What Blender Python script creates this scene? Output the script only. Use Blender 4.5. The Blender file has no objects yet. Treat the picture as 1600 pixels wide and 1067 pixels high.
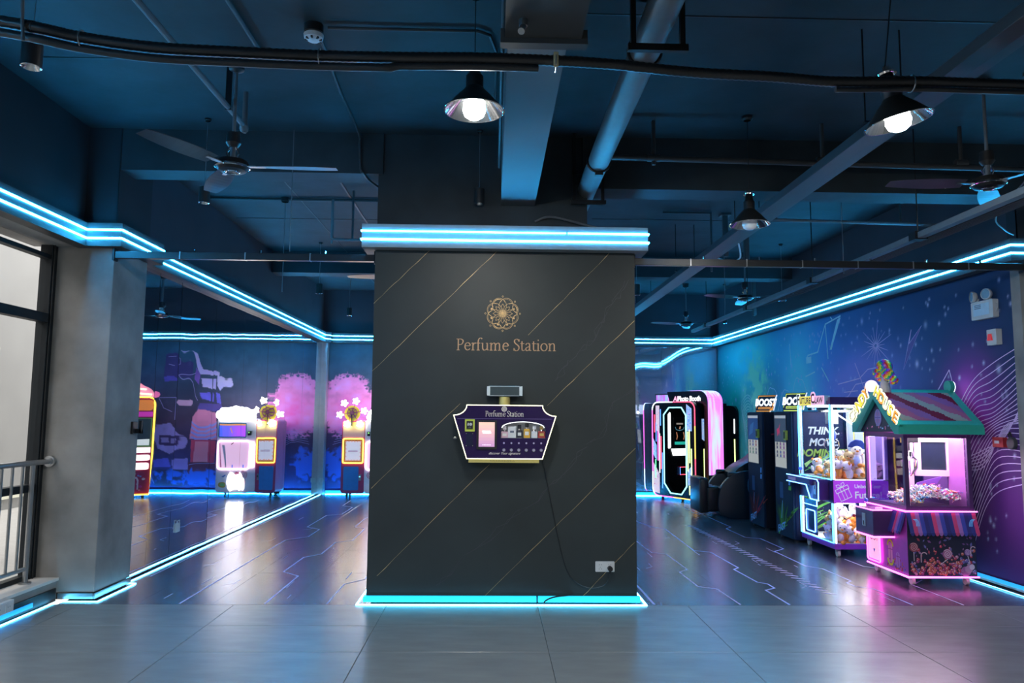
import bpy, bmesh, math, random
import numpy as np
from mathutils import Matrix, Vector
from mathutils.geometry import tessellate_polygon

C = bpy.context.scene
COL = C.collection
rnd = random.Random(7)
PI = math.pi

# ------------------------------------------------------------------ camera
def make_camera():
    cd = bpy.data.cameras.new('camera')
    cd.sensor_width = 36.0
    cd.lens = 26.4
    cd.clip_end = 200
    cam = bpy.data.objects.new('camera', cd)
    COL.objects.link(cam)
    yaw, pitch, roll = 0.025407, 0.098994, 0.0082
    r = Vector((math.cos(yaw), -math.sin(yaw), 0))
    f = Vector((math.sin(yaw) * math.cos(pitch), math.cos(yaw) * math.cos(pitch), math.sin(pitch)))
    u = r.cross(f)
    r2 = r * math.cos(roll) + u * math.sin(roll)
    u2 = u * math.cos(roll) - r * math.sin(roll)
    m = Matrix((r2, u2, -f)).transposed().to_4x4()
    m.translation = (0, 0, 1.5)
    cam.matrix_world = m
    C.camera = cam
make_camera()

# ------------------------------------------------------------------ world, exposure
w = bpy.data.worlds.new('overcast_sky')
C.world = w
w.use_nodes = True
bg = w.node_tree.nodes['Background']
bg.inputs[0].default_value = (1.0, 0.985, 0.96, 1)
bg.inputs[1].default_value = 3.2
C.view_settings.view_transform = 'Standard'
C.view_settings.look = 'None'
C.view_settings.exposure = 0.0
C.view_settings.gamma = 1.0
C.view_settings.use_curve_mapping = False
K_LED = 86.0        # cove and floor LED strips
K_BULB = 520.0       # pendant bulbs
K_NEON = 5.0        # machine neon outlines

# ------------------------------------------------------------------ materials
MATS = {}
def nodes(name):
    m = bpy.data.materials.new(name); m.use_nodes = True
    nt = m.node_tree
    return m, nt, nt.nodes['Principled BSDF']

def pm(name, col=(.5, .5, .5), rough=.5, metal=0.0, var=.06, scale=14.0, bump=0.0, coat=0.0, spec=.5, stretch=None):
    """painted / plastic / metal surface with a slight noise in its colour and relief"""
    if name in MATS: return MATS[name]
    m, nt, b = nodes(name)
    tc = nt.nodes.new('ShaderNodeTexCoord')
    nz = nt.nodes.new('ShaderNodeTexNoise'); nz.inputs['Scale'].default_value = scale; nz.inputs['Detail'].default_value = 5
    src = tc.outputs['Object']
    if stretch:
        mp = nt.nodes.new('ShaderNodeMapping'); mp.inputs['Scale'].default_value = stretch
        nt.links.new(src, mp.inputs[0]); src = mp.outputs[0]
    nt.links.new(src, nz.inputs['Vector'])
    rp = nt.nodes.new('ShaderNodeMapRange')
    rp.inputs['From Min'].default_value = .3; rp.inputs['From Max'].default_value = .7
    rp.inputs['To Min'].default_value = 1 - var; rp.inputs['To Max'].default_value = 1 + var
    nt.links.new(nz.outputs[0], rp.inputs[0])
    mx = nt.nodes.new('ShaderNodeVectorMath'); mx.operation = 'SCALE'
    mx.inputs[0].default_value = col
    nt.links.new(rp.outputs[0], mx.inputs['Scale'])
    nt.links.new(mx.outputs[0], b.inputs['Base Color'])
    b.inputs['Roughness'].default_value = rough
    b.inputs['Metallic'].default_value = metal
    b.inputs['Specular IOR Level'].default_value = spec
    b.inputs['Coat Weight'].default_value = coat
    if bump:
        bp = nt.nodes.new('ShaderNodeBump'); bp.inputs['Strength'].default_value = bump; bp.inputs['Distance'].default_value = .02
        nt.links.new(nz.outputs[0], bp.inputs['Height']); nt.links.new(bp.outputs[0], b.inputs['Normal'])
    MATS[name] = m
    return m

def em(name, col, k):
    if name in MATS: return MATS[name]
    m, nt, b = nodes(name)
    b.inputs['Base Color'].default_value = (*[min(.8, c) for c in col], 1)
    b.inputs['Roughness'].default_value = .4
    b.inputs['Emission Color'].default_value = (*col, 1)
    b.inputs['Emission Strength'].default_value = k
    MATS[name] = m
    return m

def vcm(name, rough=.5, emit=0.0, spec=.4):
    """printed surface: the print's own colours come from the mesh's colour attribute"""
    if name in MATS: return MATS[name]
    m, nt, b = nodes(name)
    a = nt.nodes.new('ShaderNodeAttribute'); a.attribute_name = 'Col'
    nt.links.new(a.outputs['Color'], b.inputs['Base Color'])
    b.inputs['Roughness'].default_value = rough
    b.inputs['Specular IOR Level'].default_value = spec
    if emit:
        nt.links.new(a.outputs['Color'], b.inputs['Emission Color'])
        b.inputs['Emission Strength'].default_value = emit
    MATS[name] = m
    return m

def glassm(name, tint=(1, 1, 1), refl=1.0):
    """thin pane: clear with a fresnel reflection"""
    if name in MATS: return MATS[name]
    m, nt, b = nodes(name)
    out = nt.nodes['Material Output']
    tr = nt.nodes.new('ShaderNodeBsdfTransparent'); tr.inputs[0].default_value = (*tint, 1)
    gl = nt.nodes.new('ShaderNodeBsdfGlossy'); gl.inputs['Roughness'].default_value = .02
    lw = nt.nodes.new('ShaderNodeLayerWeight'); lw.inputs[0].default_value = .5
    pw = nt.nodes.new('ShaderNodeMath'); pw.operation = 'POWER'; pw.inputs[1].default_value = 5.0
    nt.links.new(lw.outputs['Facing'], pw.inputs[0])
    ml = nt.nodes.new('ShaderNodeMapRange'); ml.inputs['To Min'].default_value = .025 * refl; ml.inputs['To Max'].default_value = .6 * refl
    nt.links.new(pw.outputs[0], ml.inputs[0])
    mx = nt.nodes.new('ShaderNodeMixShader')
    nt.links.new(ml.outputs[0], mx.inputs[0]); nt.links.new(tr.outputs[0], mx.inputs[1]); nt.links.new(gl.outputs[0], mx.inputs[2])
    nt.links.new(mx.outputs[0], out.inputs[0])
    MATS[name] = m
    return m

def mirrorm(name, tint, haze, haze_mix, rough=.015):
    if name in MATS: return MATS[name]
    m, nt, b = nodes(name)
    out = nt.nodes['Material Output']
    gl = nt.nodes.new('ShaderNodeBsdfGlossy'); gl.inputs[0].default_value = (*tint, 1); gl.inputs['Roughness'].default_value = rough
    df = nt.nodes.new('ShaderNodeBsdfDiffuse'); df.inputs[0].default_value = (*haze, 1)
    mx = nt.nodes.new('ShaderNodeMixShader'); mx.inputs[0].default_value = haze_mix
    nt.links.new(gl.outputs[0], mx.inputs[1]); nt.links.new(df.outputs[0], mx.inputs[2]); nt.links.new(mx.outputs[0], out.inputs[0])
    MATS[name] = m
    return m

# ------------------------------------------------------------------ mesh builder
def frame(o, d):
    """local x = right, y = up, z = out of a face at o that looks along d"""
    ax = {'-y': ((1, 0, 0), (0, 0, 1), (0, -1, 0)), '+y': ((-1, 0, 0), (0, 0, 1), (0, 1, 0)),
          '-x': ((0, -1, 0), (0, 0, 1), (-1, 0, 0)), '+x': ((0, 1, 0), (0, 0, 1), (1, 0, 0)),
          '+z': ((1, 0, 0), (0, 1, 0), (0, 0, 1)), '-z': ((1, 0, 0), (0, -1, 0), (0, 0, -1))}[d]
    m = Matrix([Vector(a) for a in ax]).transposed().to_4x4()
    m.translation = Vector(o)
    return m

def frame_dir(o, n):
    n = Vector((n[0], n[1], 0)).normalized()
    x = Vector((0, 0, 1)).cross(n)
    m = Matrix((x, Vector((0, 0, 1)), n)).transposed().to_4x4()
    m.translation = Vector(o)
    return m

_TXT = {}
def text_mesh(s, size, bold=0.0, shear=0.0, align='CENTER', spacing=1.0):
    key = (s, size, bold, shear, align, spacing)
    if key in _TXT: return _TXT[key]
    cu = bpy.data.curves.new('t', 'FONT')
    cu.body = s; cu.size = size; cu.offset = bold; cu.shear = shear; cu.align_x = align; cu.space_character = spacing
    cu.resolution_u = 3
    o = bpy.data.objects.new('t', cu); COL.objects.link(o)
    bpy.context.view_layer.update()
    me = bpy.data.meshes.new_from_object(o.evaluated_get(bpy.context.evaluated_depsgraph_get()))
    r = ([v.co.copy() for v in me.vertices], [list(p.vertices) for p in me.polygons])
    bpy.data.objects.remove(o); bpy.data.curves.remove(cu); bpy.data.meshes.remove(me)
    _TXT[key] = r
    return r

class MB:
    def __init__(s):
        s.v = []; s.f = []; s.mi = []; s.fc = []; s.mats = []; s.T = Matrix(); s.hascol = False
    def add(s, verts, faces, mat, col=None, T=None):
        M = s.T @ T if T is not None else s.T
        k = len(s.v)
        s.v.extend([tuple(M @ Vector(p)) for p in verts])
        if mat not in s.mats: s.mats.append(mat)
        i = s.mats.index(mat)
        flip = M.determinant() < 0
        for f in faces:
            f = [k + a for a in f]
            s.f.append(f[::-1] if flip else f); s.mi.append(i); s.fc.append(col)
        if col is not None: s.hascol = True
        return s
    def box(s, a, b, mat, col=None, T=None):
        x0, y0, z0 = a; x1, y1, z1 = b
        if x0 > x1: x0, x1 = x1, x0
        if y0 > y1: y0, y1 = y1, y0
        if z0 > z1: z0, z1 = z1, z0
        vs = [(x0, y0, z0), (x1, y0, z0), (x1, y1, z0), (x0, y1, z0), (x0, y0, z1), (x1, y0, z1), (x1, y1, z1), (x0, y1, z1)]
        return s.add(vs, [(0, 3, 2, 1), (4, 5, 6, 7), (0, 1, 5, 4), (1, 2, 6, 5), (2, 3, 7, 6), (3, 0, 4, 7)], mat, col, T)
    def tube(s, pts, r, mat, n=6, closed=False, col=None, T=None, cap=True):
        P = [Vector(p) for p in pts]
        L = len(P)
        rs = r if isinstance(r, (list, tuple)) else [r] * L
        vs = []
        up = None
        for i in range(L):
            a = P[i - 1] if (i > 0 or closed) else P[i]
            b = P[(i + 1) % L] if (i < L - 1 or closed) else P[i]
            d1 = (P[i] - a); d2 = (b - P[i])
            d = (d1.normalized() if d1.length > 1e-9 else Vector()) + (d2.normalized() if d2.length > 1e-9 else Vector())
            if d.length < 1e-6: d = d2 if d2.length > 1e-9 else Vector((0, 0, 1))
            d.normalize()
            if up is None:
                up = Vector((0, 0, 1)) if abs(d.z) < .9 else Vector((1, 0, 0))
            x = up - d * up.dot(d)
            if x.length < 1e-4: x = d.orthogonal()
            x.normalize(); up = x
            y = d.cross(x)
            k = 1.0
            if d1.length > 1e-9 and d2.length > 1e-9:
                k = 1.0 / max(.6, math.sqrt(max(.05, (1 + d1.normalized().dot(d2.normalized())) / 2)))
            for j in range(n):
                t = 2 * PI * (j + .5) / n
                vs.append(P[i] + (x * math.cos(t) + y * math.sin(t)) * rs[i] * k)
        fs = []
        R = L if closed else L - 1
        for i in range(R):
            for j in range(n):
                a = i * n + j; b = i * n + (j + 1) % n; i2 = (i + 1) % L
                fs.append((a, b, i2 * n + (j + 1) % n, i2 * n + j))
        if not closed and cap:
            fs.append(tuple(range(n - 1, -1, -1))); fs.append(tuple((L - 1) * n + j for j in range(n)))
        return s.add(vs, fs, mat, col, T)
    def cyl(s, a, b, r, mat, n=12, r2=None, col=None, T=None):
        return s.tube([a, b], [r, r if r2 is None else r2], mat, n, col=col, T=T)
    def lathe(s, prof, mat, n=20, c=(0, 0, 0), T=None, col=None):
        """profile (radius, z) turned about the z axis"""
        vs = []; fs = []
        for (r, z) in prof:
            for j in range(n):
                t = 2 * PI * j / n
                vs.append((c[0] + r * math.cos(t), c[1] + r * math.sin(t), c[2] + z))
        for i in range(len(prof) - 1):
            for j in range(n):
                a = i * n + j; b = i * n + (j + 1) % n
                fs.append((a, b, b + n, a + n))
        return s.add(vs, fs, mat, col, T)
    def ball(s, c, r, mat, n=12, m=8, col=None, T=None, colf=None):
        rx, ry, rz = r if isinstance(r, (tuple, list)) else (r, r, r)
        for i in range(m):
            for j in range(n):
                q = []
                for (ii, jj) in ((i, j), (i, j + 1), (i + 1, j + 1), (i + 1, j)):
                    a = PI * ii / m - PI / 2; t = 2 * PI * jj / n
                    q.append((c[0] + rx * math.cos(a) * math.cos(t), c[1] + ry * math.cos(a) * math.sin(t), c[2] + rz * math.sin(a)))
                if i == 0: q = [q[0], q[2], q[3]]
                elif i == m - 1: q = q[:3]
                s.add(q, [tuple(range(len(q)))], mat, colf(i / m, j / n) if colf else col, T)
        s.weld = True
        return s
    def plate(s, outer, z0, z1, mat, holes=(), T=None, col=None, side=None, back=True):
        """flat slab of a 2-D outline (counter-clockwise), from z0 to z1, with holes through it"""
        loops = [list(outer)] + [list(h) for h in holes]
        flat = [p for l in loops for p in l]
        tri = tessellate_polygon([[Vector((p[0], p[1], 0)) for p in l] for l in loops])
        n = len(flat)
        def ar(t):
            a, b, c = (flat[i] for i in t)
            return (b[0] - a[0]) * (c[1] - a[1]) - (b[1] - a[1]) * (c[0] - a[0])
        tri = [t if ar(t) > 0 else t[::-1] for t in tri]
        s.add([(p[0], p[1], z1) for p in flat], tri, mat, col, T)
        if back: s.add([(p[0], p[1], z0) for p in flat], [t[::-1] for t in tri], side or mat, col, T)
        for li, l in enumerate(loops):
            k = len(l)
            A = sum(l[i][0] * l[(i + 1) % k][1] - l[(i + 1) % k][0] * l[i][1] for i in range(k))
            if (A < 0) == (li == 0): l = l[::-1]
            vs = [(p[0], p[1], z0) for p in l] + [(p[0], p[1], z1) for p in l]
            s.add(vs, [(i, (i + 1) % k, k + (i + 1) % k, k + i) for i in range(k)], side or mat, col, T)
        return s
    def flat(s, outer, z, mat, col=None, T=None):
        tri = tessellate_polygon([[Vector((p[0], p[1], 0)) for p in outer]])
        def ar(t):
            a, b, c = (outer[i] for i in t)
            return (b[0] - a[0]) * (c[1] - a[1]) - (b[1] - a[1]) * (c[0] - a[0])
        tri = [t if ar(t) > 0 else t[::-1] for t in tri]
        return s.add([(p[0], p[1], z) for p in outer], tri, mat, col, T)
    def rib(s, pts, w, z, mat, col=None, T=None, closed=False):
        """flat ribbon along a 2-D path: a printed line"""
        L = len(pts)
        ws = w if isinstance(w, (list, tuple)) else [w] * L
        vs = []
        for i in range(L):
            a = Vector(pts[i - 1]) if (i > 0 or closed) else Vector(pts[i])
            b = Vector(pts[(i + 1) % L]) if (i < L - 1 or closed) else Vector(pts[i])
            p = Vector(pts[i])
            d1 = p - a; d2 = b - p
            d = (d1.normalized() if d1.length > 1e-9 else Vector((0, 0))) + (d2.normalized() if d2.length > 1e-9 else Vector((0, 0)))
            if d.length < 1e-6: d = Vector((1, 0))
            d.normalize()
            k = 1.0
            if d1.length > 1e-9 and d2.length > 1e-9:
                k = 1.0 / max(.55, math.sqrt(max(.02, (1 + d1.normalized().dot(d2.normalized())) / 2)))
            nn = Vector((-d.y, d.x)) * ws[i] / 2 * k
            vs += [(p.x + nn.x, p.y + nn.y, z), (p.x - nn.x, p.y - nn.y, z)]
        fs = []
        for i in range(L if closed else L - 1):
            j = (i + 1) % L
            fs.append((2 * i, 2 * i + 1, 2 * j + 1, 2 * j))
        return s.add(vs, fs, mat, col, T)
    def text(s, txt, size, mat, T, depth=0.0, col=None, side=None, **kw):
        vs, fs = text_mesh(txt, size, **kw)
        if depth <= 0:
            s.add([(v.x, v.y, 0) for v in vs], fs, mat, col, T)
        else:
            s.add([(v.x, v.y, depth) for v in vs], fs, mat, col, T)
            # boundary edges make the sides
            cnt = {}
            for f in fs:
                for i in range(len(f)):
                    e = (f[i], f[(i + 1) % len(f)])
                    cnt[tuple(sorted(e))] = cnt.get(tuple(sorted(e)), []) + [e]
            sides = [e[0] for e in cnt.values() if len(e) == 1]
            q = []
            qv = []
            for (a, b) in sides:
                k = len(qv)
                qv += [(vs[a].x, vs[a].y, 0), (vs[b].x, vs[b].y, 0), (vs[b].x, vs[b].y, depth), (vs[a].x, vs[a].y, depth)]
                q.append((k, k + 1, k + 2, k + 3))
            s.add(qv, q, side or mat, col, T)
        return s
    def build(s, name, parent=None, smooth=None, bevel=0.0, seg=1, weld=False):
        me = bpy.data.meshes.new(name)
        me.from_pydata(s.v, [], s.f)
        for m in s.mats: me.materials.append(m)
        me.polygons.foreach_set('material_index', s.mi)
        if s.hascol:
            at = me.color_attributes.new('Col', 'FLOAT_COLOR', 'CORNER')
            buf = []
            for f, c in zip(s.f, s.fc):
                c = c or (1, 1, 1)
                buf.extend((c[0], c[1], c[2], 1.0) * len(f))
            at.data.foreach_set('color', buf)
        if bevel or weld or getattr(s, 'weld', False):
            bm = bmesh.new(); bm.from_mesh(me)
            if weld or getattr(s, 'weld', False): bmesh.ops.remove_doubles(bm, verts=bm.verts, dist=1e-5)
            if bevel:
                bmesh.ops.remove_doubles(bm, verts=bm.verts, dist=1e-5)
                ed = [e for e in bm.edges if len(e.link_faces) == 2 and e.calc_face_angle(0) > .5]
                bmesh.ops.bevel(bm, geom=ed, offset=bevel, segments=seg, affect='EDGES', profile=.5, clamp_overlap=True)
            bm.to_mesh(me); bm.free()
        if smooth:
            me.shade_smooth(); me.set_sharp_from_angle(angle=smooth)
        me.update()
        o = bpy.data.objects.new(name, me)
        COL.objects.link(o)
        if parent is not None: o.parent = parent
        return o

def tag(o, label=None, cat=None, group=None, kind=None):
    if label: o['label'] = label
    if cat: o['category'] = cat
    if group: o['group'] = group
    if kind: o['kind'] = kind
    return o
def thing(name, loc, label, cat, rz=0.0, group=None):
    o = bpy.data.objects.new(name, None); COL.objects.link(o)
    o.empty_display_size = .1
    o.location = loc; o.rotation_euler = (0, 0, rz)
    return tag(o, label, cat, group)
def copy_tree(o, parent=None):
    c = o.copy(); COL.objects.link(c); c.parent = parent
    for ch in list(o.children): copy_tree(ch, c)
    return c
def struct(o, label=None):
    o['kind'] = 'structure'
    if label: o['label'] = label
    return o
def sbox(name, a, b, mat, label, parent=None, bevel=0.0):
    o = MB().box(a, b, mat).build(name, parent, bevel=bevel)
    if parent is None: struct(o, label)
    return o
def rrect(x0, y0, x1, y1, r, n=4):
    out = []
    for (cx, cy, a0) in ((x1 - r, y1 - r, 0), (x0 + r, y1 - r, PI / 2), (x0 + r, y0 + r, PI), (x1 - r, y0 + r, 1.5 * PI)):
        for i in range(n + 1):
            a = a0 + PI / 2 * i / n
            out.append((cx + r * math.cos(a), cy + r * math.sin(a)))
    return out
def circ(cx, cy, r, n=16, ry=None):
    return [(cx + r * math.cos(2 * PI * i / n), cy + (ry or r) * math.sin(2 * PI * i / n)) for i in range(n)]
def cat_rom(P, k=6, closed=False):
    P = [Vector(p) for p in P]; out = []; L = len(P)
    for i in range(L if closed else L - 1):
        p0 = P[i - 1] if (i > 0 or closed) else P[i]; p1 = P[i]; p2 = P[(i + 1) % L]
        p3 = P[(i + 2) % L] if (i + 2 < L or closed) else p2
        for j in range(k):
            t = j / k
            out.append(.5 * ((2 * p1) + (p2 - p0) * t + (2 * p0 - 5 * p1 + 4 * p2 - p3) * t * t + (3 * p1 - p0 - 3 * p2 + p3) * t ** 3))
    if not closed: out.append(P[-1])
    return out
def lift(pts, z):
    return [(p[0], p[1], z) for p in pts]

# ------------------------------------------------------------------ shared materials
M_CONC = pm('skimmed_concrete', (.27, .26, .25), .75, var=.3, scale=2.6, bump=.2)
M_CEIL = pm('dark_painted_concrete', (.017, .028, .036), .7, var=.38, scale=2.1, bump=.5)
M_DARKWALL = pm('navy_painted_wall', (.034, .042, .058), .7, var=.12, scale=2.0, bump=.1)
M_BLACK = pm('black_plastic', (.012, .012, .014), .42)
M_BLACKM = pm('black_steel', (.02, .02, .022), .38, metal=.6)
M_GREYM = pm('grey_steel', (.42, .43, .44), .32, metal=1.0)
M_CHROME = pm('chrome', (.8, .8, .82), .08, metal=1.0, var=.01)
M_WHITEP = pm('white_plastic', (.58, .59, .60), .4)
M_COVE = pm('cove_panel', (.052, .055, .057), .5, metal=.1, var=.04)
M_COVE_LIT = pm('lamplit_cove_panel', (.21, .225, .23), .5)  # lit copy of the cove panel: white lamp light put into its colour
M_TUBE = em('cove_light', (.03, .45, 1.0), K_LED)
M_LINE = em('floor_light', (.14, .62, 1.0), 14.0)
M_GLOW = em('plinth_glow', (.02, .62, .92), .95)  # band emits in place of LED light falling on the metal plinth
M_GLASS = glassm('clear_pane')
M_PRINT = vcm('printed_vinyl', .62, spec=.2)
M_PRINTG = vcm('printed_gloss', .25)
M_BACKLIT = vcm('backlit_print', .4, emit=1.1)
M_GOLD = pm('gold_print', (.62, .42, .20), .42, metal=.35, var=.25, scale=30)
# ------------------------------------------------------------------ floors
M_UPPER = pm('near_black_wall_paint', (.016, .022, .03), .7, var=.15, scale=2)
def floors():
    m_sub = pm('floor_bed', (.05, .05, .055), .8)
    m_t = pm('grey_stone_tile', (.185, .19, .183), .27, var=.10, scale=3.0, bump=.03, stretch=(1, 3, 1))
    f = MB().box((-4.2, -4.2, -.1), (5.4, 6.17, -.012), m_sub).build('floor')
    struct(f, 'grey stone tiled floor in front of the dark pillar')
    x0 = .38 - 4 * 1.2; y0 = 6.17
    proto = MB().box((0, 0, -.012), (1.197, .597, 0), m_t).build('floor_tile', f, bevel=.0015)
    proto.location = (x0, y0 - .6, 0)
    for r in range(10):
        for c in range(8):
            if r == 0 and c == 0: continue
            o = proto.copy(); COL.objects.link(o)
            o.location = (x0 + c * 1.2, y0 - .6 * (r + 1), -rnd.random() * .0006)
    big = MB().box((x0, -4.2, -.012), (x0 + 9.6, y0 - 6.0, -.0005), m_t).build('floor_tile', f)
    m_a = pm('dark_gloss_vinyl', (.075, .07, .09), .25, var=.45, scale=5.0, bump=.06, spec=.6, stretch=(.7, 2.2, 1))
    g = MB().box((-3.4, 6.17, -.1), (5.6, 14.75, -.012), m_sub).build('floor')
    struct(g, 'glossy dark arcade floor printed with circuit lines')
    pr = MB().box((0, 0, -.012), (.599, 1.199, 0), m_a).build('floor_tile', g, bevel=.0008)
    pr.location = (-3.4, 6.17, 0)
    for c in range(14):
        for r in range(8):
            if r == 0 and c == 0: continue
            if 6.17 + r * 1.2 > 14.6: continue
            o = pr.copy(); COL.objects.link(o)
            o.location = (-3.4 + c * .6, 6.17 + r * 1.2, -rnd.random() * .0004)
            o.rotation_euler = (rnd.uniform(-1, 1) * .0004, rnd.uniform(-1, 1) * .0005, 0)
    # printed circuit lines
    mb = MB()
    lav = pm('lavender_floor_ink', (.70, .62, 1.0), .35)
    blu = pm('blue_floor_ink', (.48, .52, 1.0), .35)
    L1 = [(-1.79, 6.19), (-1.79, 7.23), (-1.98, 7.42), (-1.97, 8.16), (-1.83, 8.35), (-1.83, 9.09), (-1.66, 9.24), (-1.67, 10.2), (-1.83, 10.34), (-1.83, 11.3), (-1.6, 11.5), (-1.6, 13.6)]
    L2 = [(-2.46, 6.19), (-2.46, 9.25), (-2.25, 9.5), (-2.25, 10.11), (-2.46, 10.32), (-2.46, 11.49), (-2.26, 11.63), (-2.26, 12.51), (-2.46, 12.72), (-2.47, 13.45)]
    L3 = [(-1.3, 6.19), (-1.3, 6.9), (-1.15, 7.1), (-1.15, 8.6), (-1.35, 8.8), (-1.35, 13.5)]
    R1 = [(3.29, 12.4), (3.3, 11.02), (3.31, 10.49), (3.2, 10.34), (3.21, 9.61), (3.37, 9.5), (3.38, 8.78), (3.21, 8.61), (3.22, 7.77), (3.33, 7.65), (3.35, 7.08), (3.27, 7.0), (3.28, 6.86), (3.4, 6.76), (3.43, 6.19)]
    R2 = [(2.11, 13.8), (2.11, 10.98), (2.22, 10.45), (2.35, 10.29), (2.3, 8.65), (2.46, 8.55), (2.49, 7.68), (2.42, 7.6), (2.45, 7.02), (2.52, 6.95), (2.52, 6.78), (2.41, 6.7), (2.42, 6.19)]
    R3 = [(1.77, 12), (1.77, 9.26), (1.79, 8.5), (1.93, 8.4), (1.95, 7.58), (1.84, 7.46), (1.85, 6.84), (1.99, 6.75), (2.02, 6.19)]
    R4 = [(3.21, 12.66), (3.22, 11.82), (3.36, 11.97)]
    R5 = [(1.31, 6.9), (1.32, 6.19)]
    R6 = [(3.8, 8.16), (3.81, 7.78), (3.91, 7.68)]
    R7 = [(4.04, 7.12), (3.84, 6.92), (3.85, 6.19)]
    for P, mt, ww in ((L1, lav, .016), (L2, lav, .016), (L3, lav, .012), (R1, blu, .016), (R2, blu, .018), (R3, lav, .014), (R4, lav, .014), (R5, blu, .02), (R6, lav, .016), (R7, lav, .014), ([(-3.14, 7.2), (-3.14, 14)], lav, .012)):
        mb.rib(P, ww, .0012, mt)
    for i in range(34):
        y = 10.6 - i * .122; x = 2.77 + (10.42 - y) * .037
        mb.rib([(x - .05, y + .03), (x + .005, y + .012), (x + .05, y - .03)], [.012, .03, .012], .0012, lav)
    for i in range(46):
        x = rnd.choice([rnd.uniform(-3, -1.2), rnd.uniform(1.4, 3.4)]); y = rnd.uniform(6.3, 12)
        if rnd.random() < .6: mb.rib([(x, y), (x, y + rnd.uniform(.06, .3))], .006, .001, lav)
        else: mb.rib([(x, y), (x + .08, y + .08), (x + .08, y + .25)], .005, .001, lav)
    mb.build('circuit_print', g)
floors()

# ------------------------------------------------------------------ shell
def shell():
    ce = sbox('ceiling', (-4.2, -4.2, 3.92), (5.6, 14.8, 4.05), M_CEIL, 'dark painted concrete ceiling slab over the whole hall')
    # formwork seams: thin battens left proud on the slab
    for (a, b) in (((-3.2, 5.0, 3.915), (-.2, 5.012, 3.92)), ((-3.2, 4.0, 3.916), (.0, 4.01, 3.92)), ((.5, 4.3, 3.916), (4.5, 4.31, 3.92)), ((-1.62, 7.0, 3.912), (-1.6, 14.5, 3.92)),
                   ((-2.2, 7.0, 3.915), (-2.19, 14.5, 3.92)), ((-3.2, 9.2, 3.915), (-1, 9.21, 3.92)), ((1.2, 9.0, 3.915), (4.3, 9.01, 3.92))):
        sbox('formwork_seam', a, b, M_BLACK, '', ce)
    # dark pillar (the clad middle wall)
    m_pan = pm('dark_marble_panel', (.0185, .0265, .0285), .46, var=.20, scale=1.6, bump=.0, spec=.45)
    p = sbox('wall_center', (-.994, 6.218, .06), (1.187, 6.95, 2.9), m_pan, 'charcoal clad pillar wall with gold veins and Perfume Station lettering')
    T = frame((0, 6.218, 0), '-y')
    veins = [((-.998, 2.424), (-.531, 2.887)), ((-.994, 1.858), (.041, 2.895)), ((.293, 2.172), (.985, 2.885)), ((.453, 1.589), (1.182, 2.306)),
             ((-.977, .906), (-.265, 1.602)), ((-.02, 1.105), (-.912, .214)), ((1.181, 1.246), (-.039, .062)), ((1.172, .487), (.751, .062))]
    for i, (a, b) in enumerate(veins):
        mb = MB(); n = 14
        pts = []
        for k in range(n + 1):
            t = k / n
            j = rnd.uniform(-1, 1) * .002
            pts.append((a[0] + (b[0] - a[0]) * t + j, a[1] + (b[1] - a[1]) * t - j))
        mb.rib(pts, [.0032 * rnd.uniform(.35, 1.25) for _ in pts], .0012, M_GOLD, T=T)
        mb.build('gold_vein', p)
    m_pv = pm('plum_vein_print', (.045, .04, .055), .5)
    for P in ([(1.125, 2.635), (1.015, 2.47), (.907, 2.306), (.826, 2.144), (.692, 2.008), (.585, 1.874), (.479, 1.767)],
              [(.771, 1.243), (.587, 1.034), (.378, .826), (.066, .594), (-.292, .289), (-.468, .063)], [(1.18, 1.75), (1.0, 1.6), (.9, 1.35), (.77, 1.25)]):
        mb = MB()
        for s_ in range(2):
            q = []
            for k in range(len(P) - 1):
                for t in (0, .25, .5, .75):
                    q.append((P[k][0] + (P[k + 1][0] - P[k][0]) * t + rnd.uniform(-.025, .025), P[k][1] + (P[k + 1][1] - P[k][1]) * t + rnd.uniform(-.025, .025)))
            mb.rib(q, [.004 * rnd.uniform(.3, 1.3) for _ in q], .001 + .0004 * s_, m_pv, T=T)
        mb.build('plum_vein', p)
    emblem(p, T)
    lettering(p, T)
    # pillar foot
    b = sbox('baseboard_center', (-.96, 6.24, 0), (1.15, 6.94, .06), M_BLACKM, 'recessed lit plinth under the charcoal pillar')
    MB().box((-1.015, 6.196, .014), (.37, 6.242, .058), M_GLOW).box((.385, 6.196, .014), (1.208, 6.242, .058), M_GLOW).build('painted_glow_band', b)
    mb = MB()
    mb.box((-1.065, 6.146, 0), (1.255, 6.158, .008), M_LINE).box((-1.065, 6.158, 0), (-1.053, 6.99, .008), M_LINE).box((1.243, 6.158, 0), (1.255, 6.99, .008), M_LINE)
    mb.build('light_line', b)
    # concrete column over the pillar, beams
    sbox('column', (-1.0, 6.32, 2.95), (.80, 6.93, 3.92), M_CEIL, 'dark concrete column rising above the charcoal pillar')
    sbox('ceiling_beam', (-3.75, 6.3, 3.56), (-.96, 6.57, 3.92), M_CEIL, 'dark cross beam left of the pillar')
    sbox('ceiling_beam', (.76, 6.3, 3.46), (5.2, 6.6, 3.92), M_CEIL, 'dark cross beam right of the pillar')
    sbox('ceiling_beam', (-3.3, 11.1, 3.6), (5.0, 11.4, 3.92), M_CEIL, 'far cross beam over the arcade machines')
    m_bm = pm('grey_painted_beam', (.09, .10, .11), .6, var=.10, scale=1.4, bump=.15)
    lb = sbox('ceiling_beam', (.055, -4.2, 3.3), (.345, 6.32, 3.92), m_bm, 'pale long beam running from the camera to the pillar')
    m_bb = pm('brown_beam_board', (.035, .035, .034), .7, var=.15, scale=3)
    mb = MB().box((.04, -4.2, 3.265), (.40, 3.36, 3.3), m_bb).box((.02, 3.36, 3.24), (.43, 3.42, 3.31), m_bb)
    mb.build('soffit_board', lb)
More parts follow.
